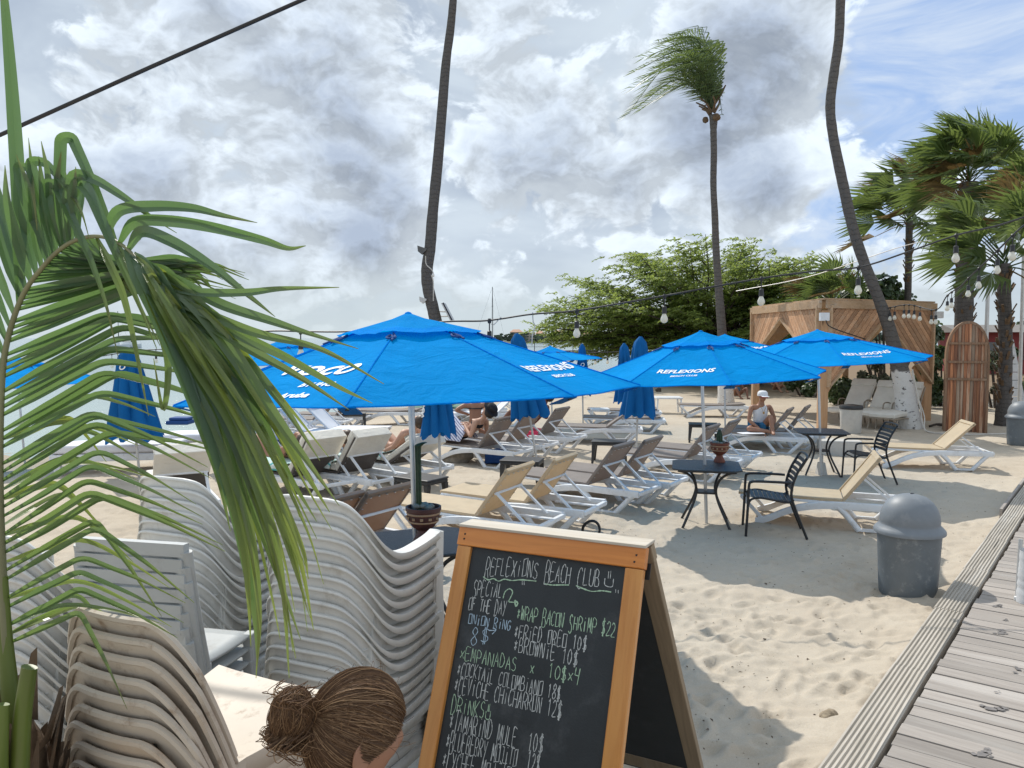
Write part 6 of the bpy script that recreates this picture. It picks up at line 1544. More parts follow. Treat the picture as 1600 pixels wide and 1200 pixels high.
def coconut():
    rr = random.Random(77); base = Vector((-1.13, 1.68, 0)); e = empty('coconut_palm', base, 0, 'young coconut palm at left edge with a big arching frond hanging over the chairs', 'palm tree')
    k = MB(); att = []
    def crease(pts, f=.16):
        pts = [Vector(q) for q in pts]; out = [pts[0]]
        for i in range(1, len(pts)-1):
            a, b, c = pts[i-1], pts[i], pts[i+1]; l = min((b-a).length, (c-b).length)*f; p, q = b+(a-b).normalized()*l, b+(c-b).normalized()*l
            out += [p*(1-u)*(1-u)+b*2*u*(1-u)+q*u*u for u in (0, .25, .5, .75, 1)]
        out.append(pts[-1]); res = [out[0]]
        for a, b in zip(out, out[1:]):
            m = max(1, int((b-a).length/.022)); res += [a.lerp(b, (j+1)/m) for j in range(m)]
        return res
    def leaf(pts, w, twist=0.0, yel=0.0, fold=.35, seg=22, tw2=None, cr=0):
        sp = [Vector(q)-base for q in (crease(pts, cr) if cr else spline(pts, seg))]; seg = len(sp); rows = []; tw2_ = twist if tw2 is None else tw2
        for i, p in enumerate(sp):
            t = i/(seg-1); tg = (sp[min(i+1, seg-1)]-sp[max(i-1, 0)]).normalized(); v = (p+base-CAMP).normalized()
            s = tg.cross(v)
            s = s.normalized() if s.length > .05 else Vector((0, 0, 1)); n = s.cross(tg).normalized(); a = lerp(twist, tw2_, t)
            s2 = s*math.cos(a)+n*math.sin(a); n2 = -s*math.sin(a)+n*math.cos(a)
            wp = w*min(1, .35+t*4)*(1-max(0, (t-.35)/.65)**1.5)+.0006
            rows.append([p-s2*wp, p+n2*wp*fold, p+s2*wp]); att.extend([(t, yel, -1), (t, yel, 0), (t, yel, 1)])
        k.grid(rows)
    # main rachis, read off the photo: pixel x, pixel y, distance
    rch = [(16, 1110, 1.68), (9, 1000, 1.68), (3, 880, 1.68), (0, 760, 1.67), (1, 650, 1.66), (8, 550, 1.65), (33, 467, 1.63), (67, 417, 1.60), (100, 385, 1.57), (133, 371, 1.54), (165, 371, 1.50), (195, 386, 1.46), (222, 415, 1.42), (243, 455, 1.39), (258, 500, 1.37)]
    R3 = [P(*q) for q in rch]; RS = [Vector(q) for q in spline(R3, 120)]
    def rp(x=None, y=None, u=None): return RS[int(u*119)]
    kr = MB(); kr.tube([q-base for q in RS], list(np.interp(np.linspace(0, 1, 120), [0, .08, .2, .5, .8, 1], [.016, .011, .0075, .0050, .0032, .0015])), 8)
    def tpx(q):
        d = q-CAMP; f = d.y*CP-d.z*SP; u = d.y*SP+d.z*CP; return 800+F*d.x/f, 600-F*u/f
    us = [tpx(q) for q in RS]
    # leaflets along the right side: rise outwards, crease and drop
    n = 47
    for i in range(n):
        u = .075+.50*(i/(n-1))**.92; b = rp(u=u); bx, by = tpx(b); d0 = b.y
        t = i/(n-1)                       # 0 low .. 1 high
        ang = np.interp(t, [0, .10, .25, .45, .62, .78, .90, 1], [24, 30, 32, 28, 19, 8, -3, -15])+rr.gauss(0, .9)
        ln = np.interp(t, [0, .12, .35, .7, 1], [310, 365, 385, 350, 240])*rr.uniform(.92, 1.08)
        kk = np.interp(t, [0, .2, .5, .75, 1], [.40, .46, .54, .68, .85])*rr.uniform(.90, 1.10)
        a2 = np.interp(t, [0, .2, .5, .75, 1], [-30, -22, -12, -8, -20])+rr.gauss(0, 5)
        if rr.random() < .12: a2 -= 30
        ca, sa = math.cos(R(ang)), math.sin(R(ang)); kx, ky = bx+ca*ln*kk, by-sa*ln*kk; dz = rr.uniform(-.06, .06)
        c2, s2 = math.cos(R(a2)), math.sin(R(a2)); tx, ty_ = kx+c2*ln*(1-kk), ky-s2*ln*(1-kk)
        yel = np.interp(t, [0, .3, 1], [.35, .12, 0])*rr.uniform(.4, 1.3)
        bw = rr.uniform(-3, 2)
        leaf([b, P(lerp(bx, kx, .5), lerp(by, ky, .5)-bw, d0+dz*.5), P(kx, ky, d0+dz), P(lerp(kx, tx, .55), lerp(ky, ty_, .55)-5, d0+dz), P(tx, ty_, d0+dz+rr.uniform(-.03, .03))], np.interp(t, [0, .3, 1], [.0068, .0085, .0085])*rr.uniform(.85, 1.12), rr.uniform(.1, .5), yel, .8, 24, rr.uniform(.2, .9), .22)
    # low back row of the same frond, behind and yellower
    for i in range(15):
        t = rr.random(); u = .07+.22*t; b = rp(u=u); bx, by = tpx(b); ang = rr.uniform(12, 34); ln = rr.uniform(180, 300); kk = rr.uniform(.4, .6); a2 = rr.uniform(-50, 0)
        kx, ky = bx+math.cos(R(ang))*ln*kk, by-math.sin(R(ang))*ln*kk; tx, ty_ = kx+math.cos(R(a2))*ln*(1-kk), ky-math.sin(R(a2))*ln*(1-kk); d0 = 1.80+.1*rr.random()
        leaf([b, P((bx+kx)/2, (by+ky)/2-4, d0), P(kx, ky, d0), P((kx+tx)/2, (ky+ty_)/2-6, d0), P(tx, ty_, d0)], .007*rr.uniform(.8, 1.2), rr.uniform(-.8, .8), rr.uniform(.3, .9), .4)
    # upper left side, straight up and leaving the frame at left
    for i in range(24):
        t = i/23; u = .22+.40*t; b = rp(u=u); bx, by = tpx(b); d0 = b.y
        ang = np.interp(t, [0, .3, .6, .85, 1], [128, 118, 106, 96, 86])+rr.gauss(0, 1.2); ln = np.interp(t, [0, .4, .8, 1], [330, 290, 165, 100])*rr.uniform(.85, 1.15)
        ca, sa = math.cos(R(ang)), math.sin(R(ang)); dz = rr.uniform(-.08, .08)
        leaf([b, P(bx+ca*ln*.33, by-sa*ln*.33, d0+dz*.3), P(bx+ca*ln*.68+4, by-sa*ln*.68, d0+dz), P(bx+ca*ln+rr.uniform(-14, 20), by-sa*ln, d0+dz)], np.interp(t, [0, .6, 1], [.0105, .0095, .0075])*rr.uniform(.85, 1.15), rr.uniform(-.6, .6), 0, .4, 18, rr.uniform(-1, 1))
    # individual leaflets that fold over to the right at the top, and the hanging tip
    L = [ # points (px, py, depth offset) ; width ; yellowness
        ([(46, 480, 0), (30, 330, 0), (20, 160, 0), (7, 0, 0), (0, -60, 0)], .016, 0),
        ([(99, 385, 0), (92, 300, 0), (95, 216, 0), (112, 214, 0), (140, 275, -.02), (165, 335, -.04), (200, 440, -.06), (250, 540, -.06)], .013, 0),
        ([(84, 400, 0), (60, 300, 0), (46, 251, 0), (70, 253, 0), (100, 285, -.02), (128, 330, -.04), (140, 375, -.05)], .012, 0),
        ([(95, 390, 0), (76, 330, 0), (72, 284, 0), (88, 290, 0), (112, 340, -.02), (140, 400, -.05), (165, 470, -.06), (185, 560, -.06)], .012, 0),
        ([(78, 405, 0), (35, 300, 0), (27, 258, 0), (44, 262, 0), (52, 300, -.02), (58, 360, -.03)], .011, 0),
        ([(110, 380, 0), (104, 320, 0), (112, 268, 0), (150, 280, -.03), (200, 312, -.06), (240, 342, -.08), (276, 364, -.08)], .012, 0),
        ([(125, 374, 0), (112, 310, 0), (122, 281, 0), (140, 300, -.03), (170, 370, -.06), (215, 470, -.08), (245, 545, -.1)], .014, 0),
        ([(165, 371, 0), (185, 330, 0), (240, 322, -.02), (300, 325, -.03), (350, 337, -.03), (402, 348, -.03)], .013, 0),
        ([(185, 380, 0), (210, 348, 0), (260, 345, -.02), (330, 355, -.03), (410, 375, -.03), (450, 388, -.03), (478, 384, -.03)], .013, 0),
        ([(200, 390, 0), (222, 362, 0), (270, 378, -.02), (330, 415, -.03), (390, 463, -.04), (430, 495, -.04)], .014, 0),
        ([(235, 440, 0), (300, 455, 0), (380, 457, -.02), (440, 451, -.03), (530, 449, -.03)], .009, .1),
        ([(225, 420, 0), (280, 440, 0), (345, 475, -.02), (420, 500, -.03), (480, 520, -.03), (560, 545, -.03)], .012, .1),
        ([(235, 440, 0), (300, 470, 0), (370, 520, -.02), (450, 560, -.03), (530, 605, -.03), (582, 630, -.03)], .012, .25),
        ([(240, 450, 0), (310, 495, 0), (390, 545, -.02), (470, 590, -.03), (545, 640, -.03)], .012, .35),
        ([(240, 450, 0), (300, 480, 0), (400, 520, -.02), (500, 545, -.03), (600, 600, -.03)], .010, .3),
        ([(228, 425, 0), (262, 440, 0), (310, 480, -.02), (370, 560, -.04), (430, 650, -.05), (480, 720, -.05), (530, 790, -.05)], .017, .3),
        ([(222, 415, 0), (258, 430, 0), (300, 485, -.02), (350, 560, -.04), (410, 660, -.05), (450, 740, -.05), (495, 815, -.05)], .018, .15),
        ([(215, 405, 0), (240, 430, -.02), (280, 500, -.04), (330, 600, -.06), (372, 700, -.07), (420, 840, -.07), (447, 960, -.07)], .020, .0),
        ([(205, 395, 0), (225, 420, -.03), (262, 500, -.05), (300, 590, -.07), (335, 690, -.08), (370, 810, -.08), (398, 960, -.08), (402, 1040, -.08)], .020, .0),
        ([(210, 400, 0), (240, 450, -.03), (290, 540, -.05), (350, 650, -.07), (385, 760, -.08), (428, 880, -.08), (470, 1000, -.08)], .019, .2),
        ([(195, 388, 0), (215, 430, -.03), (250, 500, -.06), (285, 580, -.08), (310, 650, -.09), (340, 740, -.09), (360, 830, -.09)], .017, .0),
        ([(220, 415, 0), (255, 470, -.03), (310, 570, -.05), (365, 660, -.07), (410, 780, -.08), (440, 900, -.08), (452, 1060, -.08)], .017, .45),
        ([(225, 420, 0), (270, 490, -.03), (330, 580, -.05), (385, 670, -.07), (425, 770, -.08), (455, 860, -.08), (478, 940, -.08)], .016, .6),
        ([(215, 405, 0), (250, 480, -.03), (310, 600, -.05), (360, 720, -.07), (392, 840, -.08), (405, 960, -.08), (400, 1060, -.08)], .015, .5),
        ([(212, 402, 0), (245, 480, -.03), (305, 610, -.05), (350, 730, -.07), (380, 850, -.08), (388, 930, -.08), (392, 1010, -.08)], .014, .7),
        ([(235, 440, 0), (280, 500, -.03), (340, 590, -.05), (400, 700, -.07), (440, 800, -.08), (470, 880, -.08), (490, 985, -.08)], .012, .8),
        ([(238, 445, 0), (290, 520, -.03), (360, 630, -.05), (420, 740, -.07), (470, 850, -.08), (482, 905, -.08)], .010, .8),
        ([(232, 435, 0), (290, 500, 0), (360, 580, -.02), (430, 660, -.03), (478, 740, -.03), (515, 800, -.03)], .013, .5),
        ([(230, 430, 0), (300, 490, 0), (380, 560, -.02), (440, 630, -.03), (500, 720, -.03)], .014, .2),
        ([(180, 376, 0), (205, 420, -.02), (235, 480, -.03), (262, 560, -.05), (255, 640, -.05), (240, 560, -.05)], .010, .3),
        ([(150, 371, 0), (175, 420, -.02), (195, 470, -.03), (215, 560, -.04), (232, 650, -.04)], .008, .5),
    ]
    for pts, w, yel in L:
        bd = min(RS, key=lambda q: (tpx(q)[0]-pts[0][0])**2+(tpx(q)[1]-pts[0][1])**2); d0 = bd.y
        folded = pts[0][0] < 130 and len(pts) > 5
        leaf([bd]+[P(x, y, d0+d-.03) for x, y, d in pts[1:]], w*.80, rr.uniform(-.45, .45), yel, .5, 40, rr.uniform(-.7, .7), .42 if folded else 0)
    hang = [q[0] for q in L[15:29]]
    for i in range(16):
        p, q = rr.sample(hang, 2); m = 9; A = spline(p, m); B = spline(q, m); f = rr.uniform(.25, .75); ox, oy = rr.gauss(0, 16), rr.gauss(0, 26); pts = [A[j]*(1-f)+B[j]*f+np.array([ox*(j/8)**1.3, oy*(j/8)**1.3, 0]) for j in range(m)]
        bd = min(RS, key=lambda z: (tpx(z)[0]-pts[0][0])**2+(tpx(z)[1]-pts[0][1])**2)
        leaf([bd]+[P(x, y, bd.y+d-rr.uniform(0, .05)) for x, y, d in pts[1:]], rr.uniform(.0045, .008), rr.uniform(-.5, .5), rr.uniform(.1, 1.0), .6, 36, rr.uniform(-.8, .8))
    # dense inner comb below the arch (other half, seen edge-on)
    for i in range(9):
        t = i/8; u = .50+.16*t; b = rp(u=u); bx, by = tpx(b); ang = np.interp(t, [0, 1], [-3, -52])+rr.gauss(0, 3); ln = np.interp(t, [0, 1], [215, 130])*rr.uniform(.85, 1.1)
        d0 = b.y+.03; ex, ey = bx+math.cos(R(ang))*ln, by-math.sin(R(ang))*ln
        leaf([b, P(lerp(bx, ex, .5), lerp(by, ey, .5)-5, d0+.03), P(ex, ey, d0+.05)], .010*rr.uniform(.8, 1.1), rr.uniform(.2, .8), .1, .4, 14)
    cr = k.build('leaflets', MT['leaflet'], e, norm=False, smooth=16)
    a = cr.data.attributes.new('along', 'FLOAT_VECTOR', 'POINT'); a.data.foreach_set('vector', np.array(att, dtype=np.float32).ravel())
    kr.build('rachis', MT['rachis'], e, smooth=60)
    # green petiole, cut stubs, fibrous trunk head
    pp = [P(30, 1190, 1.66)-base, P(18, 1100, 1.67)-base, P(8, 1000, 1.68)-base, P(3, 900, 1.68)-base]
    kp = MB(); kp.tube(spline(pp, 24), list(np.linspace(.026, .013, 24)), 12, .6); kp.build('petiole', MT['petiole'], e, smooth=60)
    for pts, w0, w1 in (([(30, 1200, 1.6), (35, 1120, 1.59), (46, 1042, 1.58)], .022, .017), ([(-8, 1230, 1.58), (-2, 1170, 1.57), (6, 1100, 1.57)], .0285, .012)):
        kp = MB(); kp.tube(spline([P(*q)-base for q in pts], 10), list(np.linspace(w0, w1, 10)), 12, .6); kp.build('petiole_stub', MT['petiole' if w0 < .03 else 'fibre'], e, smooth=50)
    kt = trunk_tube([(0, 0, -.1), (.0, 0, .7), (-.02, 0, 1.30), (-.02, -.02, 1.42)], [.12, .11, .085, .02], 18, 40, .1, 4); kt.build('trunk', MT['fibre'], e, smooth=60)
    kf = MB()
    for i in range(150):
        a = rr.random()*6.28; z = rr.uniform(.8, 1.38); o = Vector((math.cos(a), math.sin(a), 0)); p = o*(.115-.12*max(0, z-1.1))+Vector((-.02, 0, z)); h = rr.uniform(.06, .16); sd = Vector((-o.y, o.x, 0))*rr.uniform(.015, .045)
        kf.add([p-sd, p+sd, p+o*.03+Vector((0, 0, h))+sd*.25, p+o*.035+Vector((0, 0, h*1.1))-sd*.25], [(0, 1, 2, 3)])
    kf.build('husk_fibre', MT['fibre'], e, norm=False)
coconut()
# ------------------------------------------------------------------ people
def skin_mat(name, c): return pm(name, c, .55, .06, 6, bump=.05, bscale=80)
SK = {'light': skin_mat('skin_light', (.50, .29, .20)), 'tan': skin_mat('skin_tan', (.33, .165, .10)), 'brown': skin_mat('skin_brown', (.20, .095, .06))}
def skin_mesh(nodes, edges, name, mt, parent=None, sub=2):
    """nodes: (x,y,z,r); grows one continuous surface over the joints"""
    me = bpy.data.meshes.new(name); me.from_pydata([n[:3] for n in nodes], edges, []); o = bpy.data.objects.new(name, me); C.objects.link(o)
    sk = o.modifiers.new('skin', 'SKIN'); sk.use_smooth_shade = True; sk.branch_smoothing = .6
    if not me.skin_vertices: me.skin_vertices.new()
    for i, n in enumerate(nodes):
        r = n[3]; me.skin_vertices[0].data[i].radius = r if hasattr(r, '__len__') else (r, r)
    me.skin_vertices[0].data[0].use_root = True
    s = o.modifiers.new('sub', 'SUBSURF'); s.levels = sub; s.render_levels = sub
    dg = bpy.context.evaluated_depsgraph_get(); ev = o.evaluated_get(dg); m2 = bpy.data.meshes.new_from_object(ev)
    bpy.data.objects.remove(o); m2.name = name; m2.materials.clear(); m2.materials.append(mt)
    m2.polygons.foreach_set('use_smooth', [True]*len(m2.polygons))
    q = bpy.data.objects.new(name, m2); C.objects.link(q)
    if parent is not None: q.parent = parent
    return q
def figure(J, name, mt, parent, s=1.0, hands=True):
    """J: dict of joints -> one continuous body with five fingers per hand"""
    nodes = []; edges = []; ix = {}
    def nd(key, p, r, par=None):
        ix[key] = len(nodes); nodes.append((*p, r))
        if par is not None: edges.append((ix[par], ix[key]))
    V = {k: Vector(v) for k, v in J.items()}
    nd('pel', V['pel'], (.145*s, .11*s)); nd('bel', V['pel'].lerp(V['che'], .45), (.125*s, .095*s), 'pel'); nd('che', V['che'], (.15*s, .105*s), 'bel'); nd('nk0', V['nek'], .062*s, 'che'); nd('nk1', V['nek'].lerp(V['hed'], .45), .052*s, 'nk0')
    hd = (V['hed']-V['nek']).normalized(); nd('h1', V['hed']-hd*.015, .082*s, 'nk1'); nd('h2', V['hed']+hd*.06, .088*s, 'h1'); nd('h3', V['hed']+hd*.115, .062*s, 'h2')
    if 'face' in V:
        f = V['face'].normalized(); nd('jaw', V['hed']+f*.055-hd*.045, .042*s, 'h1'); nd('nose', V['hed']+f*.098+hd*.02, .014*s, 'h2')
        sd = f.cross(hd).normalized()
        for q in (-1, 1): nd('ear%d' % q, V['hed']+sd*q*.086+hd*.02, .016*s, 'h2')
    for sd in ('L', 'R'):
        nd('s'+sd, V['sho'+sd], .058*s, 'che'); nd('ua'+sd, V['sho'+sd].lerp(V['elb'+sd], .5), .046*s, 's'+sd); nd('e'+sd, V['elb'+sd], .037*s, 'ua'+sd); nd('fa'+sd, V['elb'+sd].lerp(V['wri'+sd], .35), .037*s, 'e'+sd); nd('w'+sd, V['wri'+sd], .025*s, 'fa'+sd)
        if hands:
            d = (V['wri'+sd]-V['elb'+sd]).normalized(); u = d.cross(Vector((.3, .2, 1))).normalized(); n_ = u.cross(d)
            nd('pm'+sd, V['wri'+sd]+d*.055, (.036*s, .018*s), 'w'+sd)
            for j, (o, l) in enumerate(((-.030, .062), (-.010, .074), (.011, .070), (.031, .056))):
                a = V['wri'+sd]+d*.092+u*o; nd('f%s%d' % (sd, j), a, .0095, 'pm'+sd); nd('g%s%d' % (sd, j), a+d*l*.5-n_*.012, .0085, 'f%s%d' % (sd, j)); nd('i%s%d' % (sd, j), a+d*l*.85-n_*.035, .007, 'g%s%d' % (sd, j))
            nd('t'+sd, V['wri'+sd]+d*.04-u*.045-n_*.01, .0105, 'pm'+sd); nd('u'+sd, V['wri'+sd]+d*.075-u*.06-n_*.02, .009, 't'+sd)
        nd('hp'+sd, V['hip'+sd], .088*s, 'pel'); nd('th'+sd, V['hip'+sd].lerp(V['kne'+sd], .5), .074*s, 'hp'+sd); nd('k'+sd, V['kne'+sd], .054*s, 'th'+sd); nd('cf'+sd, V['kne'+sd].lerp(V['ank'+sd], .35), .053*s, 'k'+sd); nd('a'+sd, V['ank'+sd], .035*s, 'cf'+sd); nd('ft'+sd, V['toe'+sd], (.036*s, .022*s), 'a'+sd)
    return skin_mesh(nodes, edges, name, mt, parent)
MT['white_cloth'] = pm('white_cloth', (.74, .75, .77), .85, .04, 8, bump=.3, bscale=25); MT['blue_cloth'] = pm('blue_cloth', (.03, .16, .30), .85, .1, 8, bump=.3, bscale=25)
MT['black_cloth'] = pm('black_cloth', (.015, .015, .02), .8, .1, 8); MT['red_lens'] = pm('red_lens', (.30, .01, .015), .15, .1, 8); MT['hair_dark'] = pm('hair_dark', (.02, .015, .012), .6, .2, 30); MT['hair_brown'] = pm('hair_brown', (.06, .035, .02), .5, .3, 30); MT['pink'] = pm('pink_cloth', (.60, .03, .09), .85, .1, 8)
def stripes(name, a, b, scale, dirn='X'):
    m = bpy.data.materials.new(name); m.use_nodes = True; t = m.node_tree; q = t.nodes['Principled BSDF']; tc = N(t, 'ShaderNodeTexCoord'); w_ = N(t, 'ShaderNodeTexWave'); w_.bands_direction = dirn; w_.inputs['Scale'].default_value = scale; w_.inputs['Distortion'].default_value = 1.2; w_.inputs['Detail'].default_value = 1
    Lk(t, tc.outputs['Object'], w_.inputs['Vector']); Lk(t, MIX(t, MR(t, w_.outputs['Fac'], .76, .84), a, b), q.inputs['Base Color']); q.inputs['Roughness'].default_value = .9; return m
MT['striped'] = stripes('striped_wrap', (.66, .68, .78), (.05, .07, .22), 8.5, 'DIAGONAL'); MT['teal_towel'] = stripes('teal_towel', (.62, .70, .68), (.10, .42, .42), 7, 'Y')
# man in white cap, cross-legged on the lounger
q = G(1189, 676, .37); e = empty('person', (q.x, q.y+.15, .36), R(8), 'man in white cap and red sunglasses sitting cross legged on a taupe lounger', 'person')
J = dict(pel=(0, 0, .11), che=(0, -.07, .44), nek=(0, -.10, .60), hed=(0, -.14, .71), face=(0, -1, -.25), shoL=(-.19, -.07, .53), shoR=(.19, -.07, .53), elbL=(-.27, -.12, .26), elbR=(.27, -.14, .27), wriL=(-.12, -.36, .08), wriR=(.10, -.38, .12), hipL=(-.10, -.02, .09), hipR=(.10, -.02, .09), kneL=(-.36, -.30, .11), kneR=(.08, -.34, .36), ankL=(-.02, -.42, .07), ankR=(.05, -.50, .05), toeL=(.10, -.50, .05), toeR=(.02, -.62, .03))
figure(J, 'body', SK['tan'], e)
skin_mesh([(0, 0, .14, (.158, .125)), (0, -.04, .28, (.145, .115)), (0, -.07, .43, (.166, .122)), (0, -.095, .545, .075), (-.15, -.07, .53, .068), (.15, -.07, .53, .068)], [(0, 1), (1, 2), (2, 3), (2, 4), (2, 5)], 'tank_top', MT['white_cloth'], e)
skin_mesh([(0, 0, .10, (.16, .12)), (-.11, -.04, .095, .10), (-.22, -.16, .10, .086), (.10, -.05, .11, .10), (.09, -.18, .23, .088)], [(0, 1), (1, 2), (0, 3), (3, 4)], 'shorts', MT['blue_cloth'], e)
k = MB(); k.lathe([(.099, 0), (.100, .03), (.092, .07), (.06, .098), (.01, .105)], 18, (0, -.145, .745), sy=1.1); rows = [[(.09*math.sin(a)*s, -.145-.105*math.cos(a)*s-(.07 if s > 1 else 0), .755-(.02 if s > 1 else 0)) for a in np.linspace(-.9, .9, 9)] for s in (1, 1.12)]; k.grid(rows); k.build('cap', MT['white_cloth'], e, smooth=50)
k = MB(); 
for s in (-1, 1): k.lathe([(.001, 0), (.030, .004), (.026, .012), (.001, .015)], 12, (0, 0, 0)) if False else k.box((s*.036, -.236, .725), (.056, .016, .042))
k.bar((-.085, -.20, .735), (.085, -.20, .735), .06, .008); k.build('sunglasses', MT['red_lens'], e, bevel=.006)
k = MB(); k.tube(spline([(-.07, -.19, .56), (-.03, -.20, .48), (0, -.20, .42), (.03, -.20, .48), (.07, -.19, .56)], 16), .004, 5); k.box((0, -.205, .41), (.035, .01, .045)); k.build('pendant', pm('pendant_gold', (.40, .24, .08), .4, .1, 8), e)
k = MB(); k.box((0, 0, 0), (.46, .26, .012)); tag(k.build('magazine', MT['white_cushion'], None, bevel=.003, loc=(q.x-.30, q.y-.32, .40)), 'pale open magazine lying on the lounger in front of the man', 'magazine').rotation_euler = (0, 0, R(12))
# people lying on the loungers (x runs from foot to head)
def recline(key, label, sk, knees, back=50, arm='side', hair='hair_brown', swim='black_cloth', zoff=0.0, wrap=None, towel=None, shift=0.0, hat=False):
    L = LPOS[key]; a = L.rotation_euler.z; loc = L.location+Vector((math.cos(a)*shift, math.sin(a)*shift, zoff)); e = empty('person', loc, a, label, 'person'); cb, sb = math.cos(R(back)), math.sin(R(back)); n = Vector((-sb, 0, cb))
    hip = Vector((1.00, 0, .47)); ch = hip+Vector((cb, 0, sb))*.38+n*.02; nk = hip+Vector((cb, 0, sb))*.55+n*.03; hd = hip+Vector((cb, 0, sb))*.66+n*.07
    kz = .38*knees; J = dict(pel=hip, che=ch, nek=nk, hed=hd, face=n*.8+Vector((-.5, 0, .1)))
    for s, y in (('L', .17), ('R', -.17)):
        sh = ch+Vector((cb, 0, sb))*.10+Vector((0, y, 0)); J['sho'+s] = sh
        if arm == 'book': J['elb'+s] = sh+Vector((-.05, y*.5, -.26)); J['wri'+s] = sh+Vector((-.28, -y*.4, -.10))
        elif arm == 'up': J['elb'+s] = sh+Vector((.02, y*1.1, .12)); J['wri'+s] = hd+Vector((.08, y*.5, .05))
        else: J['elb'+s] = sh+Vector((-.14, y*.5, -.22)); J['wri'+s] = sh+Vector((-.36, y*.4, -.30))
        J['hip'+s] = hip+Vector((-.04, y*.55, 0)); J['kne'+s] = Vector((.60+.05*(1-knees), y*.6, .45+kz)); J['ank'+s] = Vector((.30-.10*(1-knees), y*.6, .44)); J['toe'+s] = Vector((.16-.10*(1-knees), y*.6, .47))
    figure(J, 'body', SK[sk], e)
    k = MB(); 
    bm = bmesh.new(); bmesh.ops.create_icosphere(bm, subdivisions=3, radius=.105); up = Vector((cb, 0, sb))
    for v in bm.verts: v.co = Vector((v.co.x, v.co.y*.95, v.co.z*1.05))+hd+up*.075-n*.028
    me = bpy.data.meshes.new('hair'); bm.to_mesh(me); bm.free(); me.materials.append(MT[hair]); me.polygons.foreach_set('use_smooth', [True]*len(me.polygons)); ho = bpy.data.objects.new('hair', me); C.objects.link(ho); ho.parent = e
    skin_mesh([(*(hip+Vector((-.03, 0, 0))), (.155, .118)), (*(hip+Vector((cb, 0, sb))*.10), (.14, .10)), (.9, .10, .47, .094), (.9, -.10, .47, .094)], [(0, 1), (0, 2), (0, 3)], 'swimwear', MT[swim], e)
    skin_mesh([(*(ch+Vector((0, -.12, 0))), .07), (*ch, (.158, .112)), (*(ch+Vector((0, .12, 0))), .07)], [(1, 0), (1, 2)], 'swim_top', MT[swim], e) if sk != 'man' else None
    if hat:
        k = MB(); c = hd+up*.12; q_ = up.to_track_quat('Z', 'X'); 
        k.lathe([(.16, 0), (.165, .006), (.10, .02), (.098, .08), (.07, .10), (.005, .105)], 20); h = k.build('hat', MT['black_cloth'], e, smooth=50); h.location = c; h.rotation_mode = 'QUATERNION'; h.rotation_quaternion = q_
    if wrap:
        rows = []
        for t in np.linspace(0, 1, 22):
            x = lerp(.10, 1.12, t); z = float(np.interp(x, [.10, .25, .42, .60, .72, .95, 1.12], [.42, .58, .74, .45+kz+.11, .45+kz+.02, .66, .60])); hw = float(np.interp(x, [.1, .5, 1.1], [.36, .30, .30]))
            rows.append([(x+.02*math.sin(v*9+t*7), hw*v*(1+.1*math.sin(t*11)), z-(abs(v)**2.2)*(z-.38)*.92+.015*math.sin(v*12+t*9)) for v in np.linspace(-1, 1, 22)])
        k = MB(); k.grid(rows); k.build('wrap', MT[wrap], e, smooth=60, solid=.006)
    return e, a, loc
recline('striped', 'reader in a black hat on a lounger, knees up under a blue striped wrap', 'light', 1.0, 36, 'book', 'hair_dark', 'black_cloth', 0, 'striped', hat=True, shift=-.34)
recline('pink', 'tanned sunbather with raised knees lying on a pink towel', 'brown', .85, 52, 'book', 'hair_dark', 'black_cloth', shift=-.15)
recline('c1', 'sunbather hidden by a cream backrest with one bare forearm showing', 'tan', .9, 22, 'side', shift=-.62)
recline('c2', 'sunbather in the cushioned lounger left of the steel pole, seen from behind', 'tan', .9, 24, 'side', shift=-.62)
recline('c3', 'pink shouldered sunbather lying right behind the steel pole', 'light', .7, 34, 'side', 'hair_brown', 'teal_towel', .06)
def flat_towel(key, mt, label, x0=.15, x1=1.05, z=.50):
    L = LPOS[key]; k = MB(); rows = [[(x, y*(.36+.02*math.sin(x*9)), z-.10*max(0, abs(y)-.86)*8+.008*math.sin(x*14+y*5)) for y in np.linspace(-1, 1, 16)] for x in np.linspace(x0, x1, 22)]
    k.grid(rows); o = k.build('towel', MT[mt], None, smooth=60, solid=.01); o.location = L.location; o.rotation_euler = L.rotation_euler; tag(o, label, 'towel')
flat_towel('c1', 'teal_towel', 'teal and white towel on the left cream cushioned lounger'); flat_towel('c2', 'teal_towel', 'teal and white towel on the cream lounger beside the steel pole'); flat_towel('c3', 'teal_towel', 'teal and white towel under the pink shouldered sunbather'); flat_towel('pink', 'pink', 'pink towel under the tanned sunbather', .75, 1.2, .385)
# woman with elbows raised
L = LPOS['armsup']; a = L.rotation_euler.z; e = empty('person', L.location+Vector((math.cos(a)*.55-.25, math.sin(a)*.55+.42, 0)), R(6), 'woman seen from behind with elbows out, sitting under the folded umbrella', 'person')
J = dict(pel=(0, 0, .50), che=(0, .02, .84), nek=(0, .03, 1.0), hed=(0, .05, 1.10), face=(0, 1, -.2), shoL=(-.18, .03, .93), shoR=(.18, .03, .93), elbL=(-.40, -.06, .83), elbR=(.40, -.06, .83), wriL=(-.16, .06, .74), wriR=(.16, .06, .74), hipL=(-.10, .03, .48), hipR=(.10, .03, .48), kneL=(-.14, .46, .50), kneR=(.14, .46, .50), ankL=(-.14, .55, .10), ankR=(.14, .55, .10), toeL=(-.14, .70, .04), toeR=(.14, .70, .04))
figure(J, 'body', SK['tan'], e); skin_mesh([(0, 0, .50, (.158, .12)), (0, .01, .58, (.14, .105))], [(0, 1)], 'swimwear', MT['black_cloth'], e); k = MB(); k.tube([(.16*math.cos(t)*1.0, .02+.118*math.sin(t), .86) for t in np.linspace(0, 6.28, 20)], .012, 5); k.build('bikini_strap', MT['black_cloth'], e)
